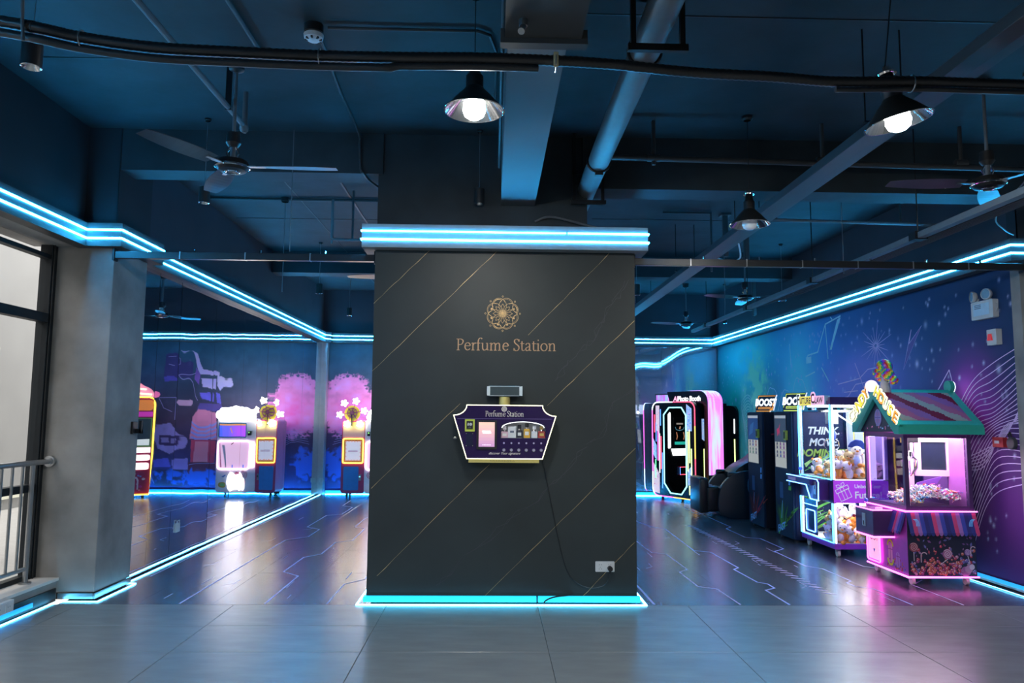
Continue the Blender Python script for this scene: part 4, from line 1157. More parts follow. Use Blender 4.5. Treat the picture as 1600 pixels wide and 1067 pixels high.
    Q = [p + Vector((0, -.004, -.052)) for p in P[12:12 * 7]] + [p + Vector((0, .012, -.036)) for p in P[12 * 7:12 * 9]]
    tag(MB().tube([tuple(p) for p in Q], .0185, pm('smooth_black_pipe', (.018, .018, .02), .4), 10).build('cable_pipe', smooth=1.0), 'smooth black pipe tied under the ribbed hose at left', 'pipe')
    tag(MB().tube([tuple(p + Vector((0, .0, -.04))) for p in P[12 * 13:]], .014, pm('smooth_black_pipe'), 10).build('cable_pipe', smooth=1.0), 'thin black pipe tied under the ribbed hose at right', 'pipe')
    tag(MB().tube([tuple(P[13 + 3] + Vector((-.02, -.03, .35))), tuple(P[16] + Vector((0, -.035, 0))), tuple(P[16] + Vector((.01, -.035, -.085)))], .007, M_PIPE, 8).build('hanger_strap'), 'pale strap holding the hose at the top left corner', 'strap')
    # shutter rail over both openings
    def rail(xa, xb, label):
        t = thing('shutter_rail', (xa, 6.27, 2.79), label, 'rail')
        MB().box((0, 0, 0), (xb - xa, .05, .058), pm('rail_black', (.03, .032, .036), .3, metal=.5)).build('rail_bar', t, bevel=.002)
        n = int((xb - xa) / .55)
        for i in range(1, n + 1):
            x = (xb - xa) * i / (n + 1)
            MB().box((x - .004, -.004, -.002), (x + .004, .054, .062), M_GREYM).build('joint_clip', t)
            MB().cyl((x + .12, .025, .058), (x + .12, .025, .085), .01, M_CHROME, 8).build('rail_bolt', t)
        MB().box((-.012, -.01, -.02), (.004, .06, .085), M_BLACKM).box((xb - xa - .004, -.01, -.02), (xb - xa + .012, .06, .085), M_BLACKM).build('end_bracket', t)
    rail(-3.178, -1.006, 'black shutter rail over the left opening')
    rail(1.199, 4.572, 'black shutter rail over the right opening')
services()
# ------------------------------------------------------------------ perfume dispenser on the pillar
M_PURP = pm('deep_purple_gloss', (.020, .006, .065), .14, coat=.3)
N_WARM = em('warm_white_neon', (1.0, .95, .62), 1.6)
N_PINK = em('pink_white_neon', (1.0, .14, .74), 4.5)
N_CYAN = em('cyan_white_neon', (.07, .48, 1.0), 6.0)
N_WHITE = em('white_neon', (.82, .92, 1.0), 2.4)
N_BLUE = em('blue_white_neon', (.12, .32, 1.0), 6.5)
def perfume():
    t = thing('perfume_dispenser', (.099, 6.218, 1.35), 'purple perfume vending machine shaped like a flask, hung on the charcoal pillar', 'vending machine')
    T = frame((0, 0, 0), '-y')
    D = .16
    out = [(-.30, -.19), (.305, -.19), (.413, .15)] + [(.413 - .108 * math.sin(PI / 2 * i / 6), .15 + .085 * (1 - math.cos(PI / 2 * i / 6))) for i in range(1, 6)] + [(.306, .235), (-.303, .236)] + [(-.303 - .105 * (1 - math.cos(PI / 2 * i / 6)), .236 - .082 * math.sin(PI / 2 * i / 6)) for i in range(1, 6)] + [(-.408, .154)]
    # arched display opening
    hole = [(-.03, -.025), (.33, -.025), (.33, .06)] + [(.15 + .18 * math.cos(a), .06 + .05 * math.sin(a)) for a in [PI * i / 10 for i in range(1, 10)]] + [(-.03, .06)]
    hole = [(x - .0, y) for x, y in hole]
    mb = MB().plate(out, .09, D, M_PURP, holes=[hole], T=T)
    mb.plate(out, 0.0, .03, M_PURP, T=T)
    sc_ = [(x * .985, y * .985) for x, y in out]
    for i in range(len(out)):
        a = out[i]; b = out[(i + 1) % len(out)]
        mb.add([(*a, .03), (*b, .03), (*b, .09), (*a, .09)], [(0, 1, 2, 3)], M_PURP, T=T)
    mb.build('case', t)
    mb = MB().plate([(x * 1.05 - .0075, y * 1.06) for x, y in hole], .034, .04, pm('display_backing', (.75, .77, .82), .4), T=T)
    mb.build('display_back', t)
    MB().box((-.03, -.028, .04), (.33, -.0245, D - .002), M_WHITEP, T=T).build('display_shelf', t)
    MB().tube([(-.02, .055, .155)] + [(.15 + .17 * math.cos(a), .058 + .046 * math.sin(a), .155) for a in [PI * (10 - i) / 10 for i in range(0, 11)]], .0012, em('display_light', (.95, .97, 1), 6.0), 6, T=T).build('display_light', t)
    MB().plate(hole, D - .006, D - .003, M_GLASS, T=T).build('display_glass', t)
    MB().tube([(x, y, D) for x, y in out], .004, N_WARM, 6, closed=True, T=T).build('neon_outline', t)
    MB().add([(.378 * s, .126, D + .0008) for s in (-1, 1)] + [(.378, .129, D + .0008), (-.378, .129, D + .0008)], [(0, 1, 2, 3)], pm('violet_seam', (.2, .15, .4), .3), T=T).build('seam', t)
    m_gb = pm('brass_plate', (.75, .62, .22), .35, metal=.6)
    mb = MB().box((-.285, -.222, .01), (.28, -.192, D - .01), m_gb, T=T)
    for i in range(26): mb.box((-.11 + i * .0075, -.210, D - .01), (-.106 + i * .0075, -.204 - .002 * (i % 3), D - .0092), pm('brown_ink', (.2, .14, .03), .5), T=T)
    mb.build('brass_foot', t)
    # header
    m_ink = pm('pale_gold_ink', (.80, .72, .66), .35)
    mb = MB(); dm = MB(); wd = serif_text(dm, 'Perfume Station', .03, Matrix(), m_ink)
    serif_text(mb, 'Perfume Station', .029, T @ Matrix.Translation((-.155, .146, D + .001)), m_ink, xs=.31 * .03 / .029 / wd)
    for k in range(8):
        a = k * PI / 4; mb.rib([(-.003 + .004 * math.cos(a), .206 + .004 * math.sin(a)), (-.003 + .019 * math.cos(a), .206 + .019 * math.sin(a))], [.004, .008], D + .001, m_ink, T=T)
    mb.rib(circ(-.003, .206, .021, 16), .003, D + .001, m_ink, T=T, closed=True)
    mb.build('header_lettering', t)
    mb = MB(); mb.text('discover Your signature', .026, m_ink, T @ Matrix.Translation((-.0, -.155, D + .001)), shear=.45, bold=.0003)
    mb.build('slogan_lettering', t)
    # screen
    sc = MB().plate(rrect(-.222, -.115, -.06, .115, .004), D, D + .012, M_BLACK, T=T).build('screen_bezel', t)
    mb = MB(); n = 8; m_s = vcm('lit_screen', .2, emit=1.0)
    for i in range(n):
        u0, u1 = i / n, (i + 1) / n
        c = [a + (b - a) * (i + .5) / n for a, b in zip((.42, .22, .42), (.78, .46, .36))]
        mb.add([(-.205, -.095 + .195 * u0, D + .0125), (-.078, -.095 + .195 * u0, D + .0125), (-.078, -.095 + .195 * u1, D + .0125), (-.205, -.095 + .195 * u1, D + .0125)], [(0, 1, 2, 3)], m_s, col=c, T=T)
    for (a, b, h) in ((-.178, .022, .010), (-.174, .010, .009)): mb.add([(a, b, D + .013), (a + .068, b, D + .013), (a + .068, b + h, D + .013), (a, b + h, D + .013)], [(0, 1, 2, 3)], m_s, col=(1, .95, .92), T=T)
    for i in range(6): mb.add([(-.175 + .012 * i, -.083, D + .013), (-.167 + .012 * i, -.083, D + .013), (-.167 + .012 * i, -.077, D + .013), (-.175 + .012 * i, -.077, D + .013)], [(0, 1, 2, 3)], m_s, col=(.9, .7, .8), T=T)
    mb.build('screen', sc)
    cr = MB().plate(rrect(-.316, .025, -.238, .122, .004), D, D + .01, pm('lime_plate', (.62, .70, .10), .35), T=T).build('card_reader', t)
    mb = MB().plate(rrect(-.303, .046, -.252, .108, .003), D + .01, D + .02, M_BLACK, T=T)
    mb.plate(circ(-.270, .082, .012, 12), D + .02, D + .021, M_WHITEP, T=T).plate([(-.296, .072), (-.284, .072), (-.284, .09), (-.29, .096), (-.296, .085)], D + .02, D + .021, M_WHITEP, T=T)
    mb.plate([(-.288, .056), (-.268, .056), (-.268, .062), (-.288, .062)], D + .02, D + .021, pm('grey_ink'), T=T)
    mb.build('reader_screen', cr)
    sl = MB().plate(rrect(-.305, -.09, -.252, .012, .003), D, D + .006, pm('navy_plate', (.012, .014, .05), .25), T=T).build('lock_plate', t)
    mb = MB()
    for x in (-.304, -.253):
        for y in (.008, -.088): mb.plate(circ(x, y, .004, 8), D + .004, D + .009, M_CHROME, T=T)
    mb.build('screws', sl)
    MB().cyl((-.385, -.028, .09), (-.41, -.028, .09), .011, M_CHROME, 10, T=T).build('side_lock', t)
    m_dot = pm('lilac_dot_ink', (.55, .46, .70), .4)
    for i in range(6):
        x = -.003 + .0597 * i
        MB().plate(circ(x, -.065, .0075, 10), D, D + .004, m_dot, T=T).build('indicator', t)
        b = MB().plate(circ(x, -.12, .0125, 12), D, D + .008, M_GREYM, T=T).build('spray_button', t)
        MB().plate(circ(x, -.12, .008, 10), D + .008, D + .010, m_dot, T=T).build('button_cap', b)
    # stopper
    m_cr = pm('smoked_crystal', (.05, .075, .085), .05, coat=1.0, spec=1.0)
    MB().cyl((0, 0, -.005), (0, 0, .062), .046, m_gb, 24, T=T @ Matrix.Translation((0, .243, .085)) @ Matrix.Rotation(-PI / 2, 4, 'X')).build('brass_neck', t, smooth=.6)
    st = MB().plate([(-.148, .318), (-.135, .305), (.135, .305), (.148, .318), (.148, .385), (.135, .398), (-.135, .398), (-.148, .385)], .03, .14, m_cr, T=T).build('crystal_stopper', t, bevel=.014)
    m_fa = pm('crystal_edge', (.75, .82, .85), .08, coat=1.0)
    mb = MB()
    for x in (-.143, .118): mb.plate([(x, .315), (x + .025, .312), (x + .025, .391), (x, .388)], .138, .1415, m_fa, T=T)
    mb.box((-.118, .386, .139), (.118, .391, .1412), m_fa, T=T); mb.box((-.118, .312, .139), (.118, .315, .1412), m_fa, T=T)
    mb.build('facets', st)
    # the bottles on the shelf
    specs = [('perfume_bottle', 'pink squat perfume bottle, first from the left in the lit display', (.78, .50, .62), .05, .042, (.85, .80, .85)),
             ('perfume_box', 'white perfume carton, second from the left in the lit display', (.80, .81, .84), .06, .075, None),
             ('perfume_bottle', 'black perfume bottle, third from the left in the lit display', (.03, .03, .05), .042, .05, (.02, .02, .03)),
             ('perfume_bottle', 'amber perfume bottle with black cap in the lit display', (.80, .45, .06), .046, .06, (.03, .03, .03)),
             ('perfume_bottle', 'clear white perfume bottle, second from the right in the lit display', (.78, .82, .86), .045, .045, (.85, .85, .88)),
             ('perfume_bottle', 'red perfume bottle with gold label, last on the right in the lit display', (.55, .06, .06), .05, .045, (.65, .42, .12))]
    x = -.0
    for i, (nm, lb, c, w_, h, cap) in enumerate(specs):
        cx = .099 + .002 + .06 * i; z = 1.35 - .0245; y = 6.218 - .105
        m = pm('bottle_%d' % i, c, .12, coat=.6)
        o = thing(nm, (cx, y, z), lb, 'perfume', group=None); o.scale = (1.12, 1, 1.22)
        MB().box((-w_ / 2, -.017, 0), (w_ / 2, .017, h), m).build('flask' if cap else 'carton', o, bevel=.003)
        if cap:
            MB().cyl((0, 0, h), (0, 0, h + .010), .008, M_CHROME, 10).build('collar', o)
            MB().box((-.013, -.011, h + .010), (.013, .011, h + .036), pm('cap_%d' % i, cap, .2)).build('cap', o, bevel=.003)
            MB().box((-w_ * .3, -.0178, h * .3), (w_ * .3, -.017, h * .7), pm('label_%d' % i, (.82, .8, .78) if i != 5 else (.7, .5, .12), .5)).build('front_label', o)
        else:
            MB().box((-.014, -.0178, h * .45), (.014, -.017, h * .62), pm('grey_ink')).build('front_label', o)
perfume()

# ------------------------------------------------------------------ claw machine
def caster(mb, x, y, h, m1, m2):
    mb.cyl((x - .014, y, .034), (x + .014, y, .034), .034, m1, 14)
    mb.box((x - .022, y - .02, .05), (x + .022, y + .02, h), m2)
M_WHEEL = pm('pale_wheel', (.62, .58, .52), .5)
def claw_machine():
    X0, Y0, DX, DY = 3.74, 8.25, .62, .88
    t = thing('claw_machine', (X0, Y0, 0), 'large purple claw machine with cyan neon and plush toys, behind the candy machine', 'claw machine')
    m_p = pm('violet_panel', (.32, .06, .55), .35); m_pd = pm('dark_violet_panel', (.055, .02, .11), .3)
    m_pb = em('bright_violet_panel', (.42, .06, .62), .42)
    for i, (x, y) in enumerate(((.06, .06), (.56, .06), (.06, .80), (.56, .80))):
        mb = MB(); caster(mb, x, y, .09, M_WHEEL, M_GREYM); mb.build('caster', t, smooth=.6)
    MB().box((0, 0, .085), (DX, DY, .145), m_p).build('plinth', t, bevel=.004)
    MB().box((.01, .01, .145), (DX - .01, DY - .01, .15), M_WHITEP).build('lower_deck', t)
    MB().box((.0, .0, .58), (DX, DY, .83), m_pd).build('belt', t, bevel=.003)
    MB().box((.012, .012, .83), (DX - .01, DY - .01, .836), M_WHITEP).build('upper_deck', t)
    mb = MB().box((0, 0, 1.655), (DX, .05, 1.74), m_pd).box((0, DY - .05, 1.655), (DX, DY, 1.74), m_pd).box((DX - .05, .05, 1.655), (DX, DY - .05, 1.74), m_pd).box((0, .05, 1.655), (.05, DY - .05, 1.70), m_pd).box((.05, .05, 1.70), (DX - .05, DY - .05, 1.72), m_pd)
    mb.build('top_frame', t)
    m_post = pm('white_post', (.70, .72, .76), .3)
    for (x, y) in ((0, 0), (0, DY - .03), (DX - .03, 0), (DX - .03, DY - .03)):
        p = MB().box((x, y, .836), (x + .03, y + .03, 1.655), m_post).box((x, y, .15), (x + .03, y + .03, .58), m_post).build('corner_post', t)
    for (x, y, m) in ((-.006, .015, N_CYAN), (-.006, DY - .015, N_CYAN), (.015, -.006, N_WHITE), (DX - .05, -.006, N_WHITE)):
        for (za, zb) in ((.836, 1.655), (.15, .575)): MB().box((x - .006, y - .006, za), (x + .006, y + .006, zb), m).build('light_bar', t)
    for (a, b, m) in (((-.006, .02, .832), (-.006, DY - .02, .832), N_CYAN), ((.02, -.006, .834), (DX - .06, -.006, .834), N_WHITE), ((-.006, .02, .152), (-.006, DY - .02, .152), N_CYAN)): MB().tube([a, b], .005, m, 6).build('light_bar', t)
    m_in = em('cabinet_lamp', (.90, .94, 1.0), 20.0)
    MB().box((.08, .08, 1.64), (DX - .08, DY - .08, 1.65), m_in).build('cabinet_lamp', t)
    MB().box((.06, .06, .568), (DX - .06, .45, .576), m_in).build('cabinet_lamp', t)
    for (a, b) in (((.012, 0.03, .84), (.016, DY - .03, 1.65)), ((.012, .03, .16), (.016, .30, .575)), ((.03, .012, .84), (DX - .03, .016, 1.65)), ((.03, .012, .155), (DX - .03, .016, .575))):
        MB().box(a, b, M_GLASS).build('glass_pane', t)
    # rear wall inside
    mb = MB().box((DX - .035, .03, .84), (DX - .03, DY - .03, 1.65), pm('cabinet_back', (.30, .36, .52), .5)).box((DX - .035, .03, .155), (DX - .03, DY - .03, .575), pm('cabinet_back_white', (.78, .8, .84), .5))
    bk = mb.build('back_panel', t)
    T = frame((DX - .036, .44, 1.24), '-x')
    MB().plate([(-.25, -.22), (.02, -.22), (.02, .18), (-.25, .18)], 0, .004, pm('lime_frame', (.62, .62, .08), .5), holes=[[(-.225, -.195), (-.005, -.195), (-.005, .155), (-.225, .155)]], T=T).build('poster_frame', bk)
    MB().box((.40, .017, .84), (.50, .022, 1.65), N_WHITE).build('side_lamp', t)
    # print on belt
    T = frame((0, 0, 0), '-y'); fp = MB().box((.005, -.004, .585), (DX - .005, 0, .825), m_pb).build('belt_print', t)
    m_si = em('silver_ink', (.50, .62, .56), .55)
    mb = MB(); Tp = frame((0, -.0045, 0), '-y'); R = Matrix.Rotation(.42, 4, 'Z')
    Tg = Tp @ Matrix.Translation((.115, .695, 0)) @ R
    for (a, b, c, d) in ((-.075, .02, .075, .06), (-.065, -.075, .065, .02)): mb.rib([(a, b), (c, b), (c, d), (a, d)], .007, 0, m_si, T=Tg, closed=True)
    for x in (-.018, .018): mb.rib([(x, -.075), (x, .06)], .006, 0, m_si, T=Tg)
    for s_ in (-1, 1): mb.rib([(0, .062), (.045 * s_, .075), (.045 * s_, .105), (.015 * s_, .10), (0, .062)], .006, 0, m_si, T=Tg)
    mb.build('gift_emblem', fp)
    mb = MB().text('Unbox Your', .058, m_si, Tp @ Matrix.Translation((.235, .745, 0)), align='LEFT', bold=.0012).text('Future!', .105, m_si, Tp @ Matrix.Translation((.235, .635, 0)), align='LEFT', bold=.0022)
    mb.build('slogan_lettering', fp)
    # front (-x) controls
    T = frame((0, 0, 0), '-x')   # local x = -y
    mb = MB().box((-.17, .20, .755), (0, .86, .83), m_pd).box((-.13, .10, .60), (0, .30, .83), m_pd)
    co = mb.build('control_shelf', t, bevel=.004)
    MB().tube([(-.172, .86, .832), (-.172, .20, .832), (-.135, .10, .828), (-.135, .06, .80), (-.135, .07, .60), (-.135, .28, .60), (-.172, .30, .755), (-.172, .86, .755)], .0055, N_BLUE, 6).build('neon_outline', co)
    MB().box((-.176, .60, .775), (-.170, .80, .81), pm('pink_badge', (.85, .45, .62), .4)).build('badge', co)
    MB().box((-.136, .13, .66), (-.130, .19, .80), M_GREYM).box((-.139, .155, .72), (-.135, .165, .75), M_BLACK).build('coin_slot', co)
    jb = MB().cyl((-.10, .62, .83), (-.10, .62, .90), .008, M_CHROME, 8).build('joystick', co)
    MB().ball((-.10, .62, .915), .022, em('blue_knob', (.05, .15, 1.0), .6), 10, 8).build('joystick_ball', jb)
    MB().cyl((-.10, .42, .83), (-.10, .42, .842), .025, pm('pale_button', (.7, .72, .75), .3), 12).build('push_button', co)
    ch = MB().box((-.004, .42, .17), (.0, .74, .56), pm('smoked_navy', (.02, .04, .12), .2)).build('prize_door', t)
    MB().tube([(-.012, q[0], q[1]) for q in rrect(.46, .20, .70, .44, .02)], .006, N_BLUE, 6, closed=True).tube([(-.012, .40, .57), (-.012, .40, .50), (-.012, .78, .50), (-.012, .78, .58)], .005, N_BLUE, 6).build('neon_outline', ch)
    # gantry and claw
    g = MB().box((.10, .05, 1.60), (.13, DY - .05, 1.625), M_CHROME).box((.42, .05, 1.60), (.45, DY - .05, 1.625), M_CHROME).box((.08, .42, 1.575), (.48, .50, 1.60), M_GREYM).box((.17, .40, 1.44), (.27, .52, 1.575), pm('carriage_grey', (.35, .37, .42), .4)).build('gantry', t)
    cl = MB().cyl((.22, .46, 1.33), (.22, .46, 1.44), .012, M_CHROME, 10).lathe([(.0, 1.36), (.03, 1.355), (.045, 1.32), (.04, 1.27), (.025, 1.25), (0, 1.25)], pm('claw_blue', (.10, .16, .6), .3, metal=.4), 14, c=(.22, .46, 0)).build('claw_head', g, smooth=.6)
    for k in range(3):
        a = k * 2 * PI / 3 + .3; c, s = math.cos(a), math.sin(a)
        MB().tube([(.22 + r * c, .46 + r * s, z) for r, z in ((.03, 1.27), (.085, 1.24), (.095, 1.18), (.05, 1.12), (.03, 1.115))], .006, M_CHROME, 6).build('claw_prong', cl)
    MB().tube([tuple(v) for v in cat_rom([(.27, .46, 1.56), (.36, .30, 1.45), (.42, .20, 1.36), (.50, .10, 1.42), (.55, .06, 1.58)], 6)], .009, M_WHITEP, 6).build('cable_loop', g)
    # sign
    T = frame((-.03, .46, 1.68), '-x')
    sg = MB().box((-.02, .10, 1.657), (.05, .84, 1.76), pm('sign_box', (.55, .55, .60), .4)).build('sign_box', t, bevel=.004)
    T = frame((-.022, .47, 1.705), '-x')
    m_y = em('sign_yellow', (.95, .72, .12), .9); m_pk = em('sign_pink', (.95, .45, .62), .9); m_w = em('sign_white', (.9, .9, .85), .9)
    mb = MB().plate(rrect(-.36, -.045, -.28, .085, .015), 0, .012, m_w, T=T).plate(rrect(-.28, -.05, .05, .055, .01), 0, .012, m_y, T=T).plate(rrect(.05, -.05, .37, .055, .01), 0, .012, m_pk, T=T).plate(circ(.095, .045, .06, 18), 0, .012, m_pk, T=T)
    mb.build('sign_face', sg)
    ink = pm('sign_ink', (.02, .018, .02), .4); Tz = T @ Matrix.Translation((0, 0, .013))
    MB().text('F', .17, ink, Tz @ Matrix.Translation((-.315, -.04, 0)), bold=.004).text('UTURE', .098, ink, Tz @ Matrix.Translation((-.115, -.03, 0)), bold=.003).text('C', .15, ink, Tz @ Matrix.Translation((.095, -.025, 0)), bold=.005).text('LAW', .098, ink, Tz @ Matrix.Translation((.255, -.03, 0)), bold=.003).build('sign_lettering', sg)
    return t
claw_machine()

def plush(name, body, head, belly, feet, ears, hat, label):
    t = thing(name, (0, 0, 0), label, 'plush toy')
    f = lambda n_, c: pm('plush_' + n_, c, .95, bump=.3, scale=60)
    mb_, mh, mf = f(*body), f(*head), f(*feet)
    MB().ball((0, 0, .055), (.052, .046, .058), mb_, 12, 8).ball((0, -.028, .05), (.034, .026, .04), f(*belly), 10, 6).build('body', t, smooth=1)
    h = MB().ball((0, -.008, .135), (.048, .044, .042), mh, 12, 8).build('head', t, smooth=1)
    mb = MB()
    for s_ in (-1, 1): mb.ball((.018 * s_, -.047, .142), .006, M_BLACK, 8, 6)
    mb.ball((0, -.05, .128), (.012, .012, .008), mf, 8, 6); mb.build('face', h, smooth=1)
    for s_ in (-1, 1):
        MB().ball((.032 * s_, -.045, .016), (.022, .035, .017), mf, 10, 6).build('foot', t, smooth=1)
        MB().ball((.055 * s_, -.012, .075), (.016, .02, .036), mb_, 8, 6).build('arm', t, smooth=1)
        if ears: MB().ball((.034 * s_, -.002, .172), (.015, .01, .019), f(*ears), 8, 6).build('ear', h, smooth=1)
    if hat:
        MB().plate([(-.075, .155), (.075, .155), (.06, .195), (.025, .225), (-.025, .225), (-.06, .195)], -.012, .012, f(*hat), T=frame((0, -.015, 0), '-y')).build('hat', h, bevel=.006)
    return t
def plushes():
    W = ('white', (.80, .76, .80)); O = ('orange', (.85, .33, .06)); Y = ('cream', (.85, .62, .30)); Lv = ('lilac', (.62, .54, .78)); B = ('blue', (.015, .04, .24)); Bl = ('sky', (.42, .55, .85)); P = ('pink', (.85, .55, .68))
    protos = [plush('plush_toy', W, W, O, O, O, None, 'x'), plush('plush_toy', O, W, W, O, W, None, 'x'), plush('plush_toy', Y, Y, W, O, Y, None, 'x'),
              plush('plush_toy', Lv, Lv, W, Y, Lv, None, 'x'), plush('plush_toy', P, P, W, W, P, None, 'x'), plush('plush_toy', W, W, Bl, O, None, B, 'x')]
    words_ = ['white plush toy with orange feet', 'orange plush toy with a white head', 'cream coloured plush toy', 'lilac plush toy', 'pale pink plush toy', 'white plush toy wearing a blue pirate hat']
    used = set()
    def put(k, x, y, z, rx, ry, rz, sc, lab, grp):
        o = protos[k] if k not in used else copy_tree(protos[k])
        used.add(k)
        o.location = (x, y, z); o.rotation_euler = (rx, ry, rz); o.scale = (sc,) * 3
        o['label'] = lab; o['group'] = grp
    ords = ['first', 'second', 'third', 'fourth', 'fifth', 'sixth']
    X0, Y0 = 3.74, 8.25
    r2 = random.Random(5)
    def heap(zb, slots, where, grp, skip=()):
        n = {}
        for (x, y, z, k) in slots:
            row = ('top layer' if z > .2 else 'middle layer' if z > .1 else 'front row' if y < .16 else 'second row' if y < .3 else 'third row' if y < .5 else 'rear row')
            i = n.get(row, 0); n[row] = i + 1
            put(k, X0 + x, Y0 + y, zb + z, r2.uniform(-.5, .5), r2.uniform(-.5, .5), r2.uniform(-1.4, -.2), 1.12 + r2.uniform(-.08, .12), '%s, %s from corner, %s, %s' % (words_[k], ords[i], row, where), grp)
    lo = [(.09, .09, 0, 1), (.21, .09, 0, 0), (.33, .09, 0, 2), (.45, .09, 0, 1), (.54, .10, 0, 0), (.09, .22, .0, 3), (.21, .22, 0, 2), (.33, .22, .0, 0), (.45, .22, 0, 4), (.54, .22, 0, 2),
          (.12, .14, .135, 0), (.26, .13, .135, 1), (.38, .13, .135, 0), (.50, .14, .13, 4), (.20, .20, .25, 3), (.33, .18, .255, 5), (.46, .2, .24, 0), (.10, .33, .0, 0), (.10, .30, .14, 2)]
    heap(.152, lo, 'lower claw bin', 'plush toys in the lower bin')
    up = [(.09, .11, 0, 1), (.22, .10, 0, 0), (.36, .10, 0, 2), (.49, .11, 0, 4), (.09, .26, 0, 2), (.22, .25, .0, 4), (.36, .24, 0, 0), (.50, .25, 0, 0), (.10, .42, 0, 0), (.24, .42, 0, 1), (.38, .42, 0, 3), (.51, .42, 0, 2),
          (.20, .17, .135, 2), (.42, .20, .135, 0), (.52, .33, .13, 4), (.26, .34, .13, 1), (.12, .58, 0, 0), (.27, .6, 0, 2), (.44, .6, 0, 4)]
    heap(.838, up, 'upper claw tank', 'plush toys in the upper tank')
    put(5, X0 + .315, Y0 + .13, .965, -.12, .15, -.35, 1.35, 'big white plush toy in blue pirate hat atop the upper claw machine heap', 'plush toys in the upper tank')
plushes()

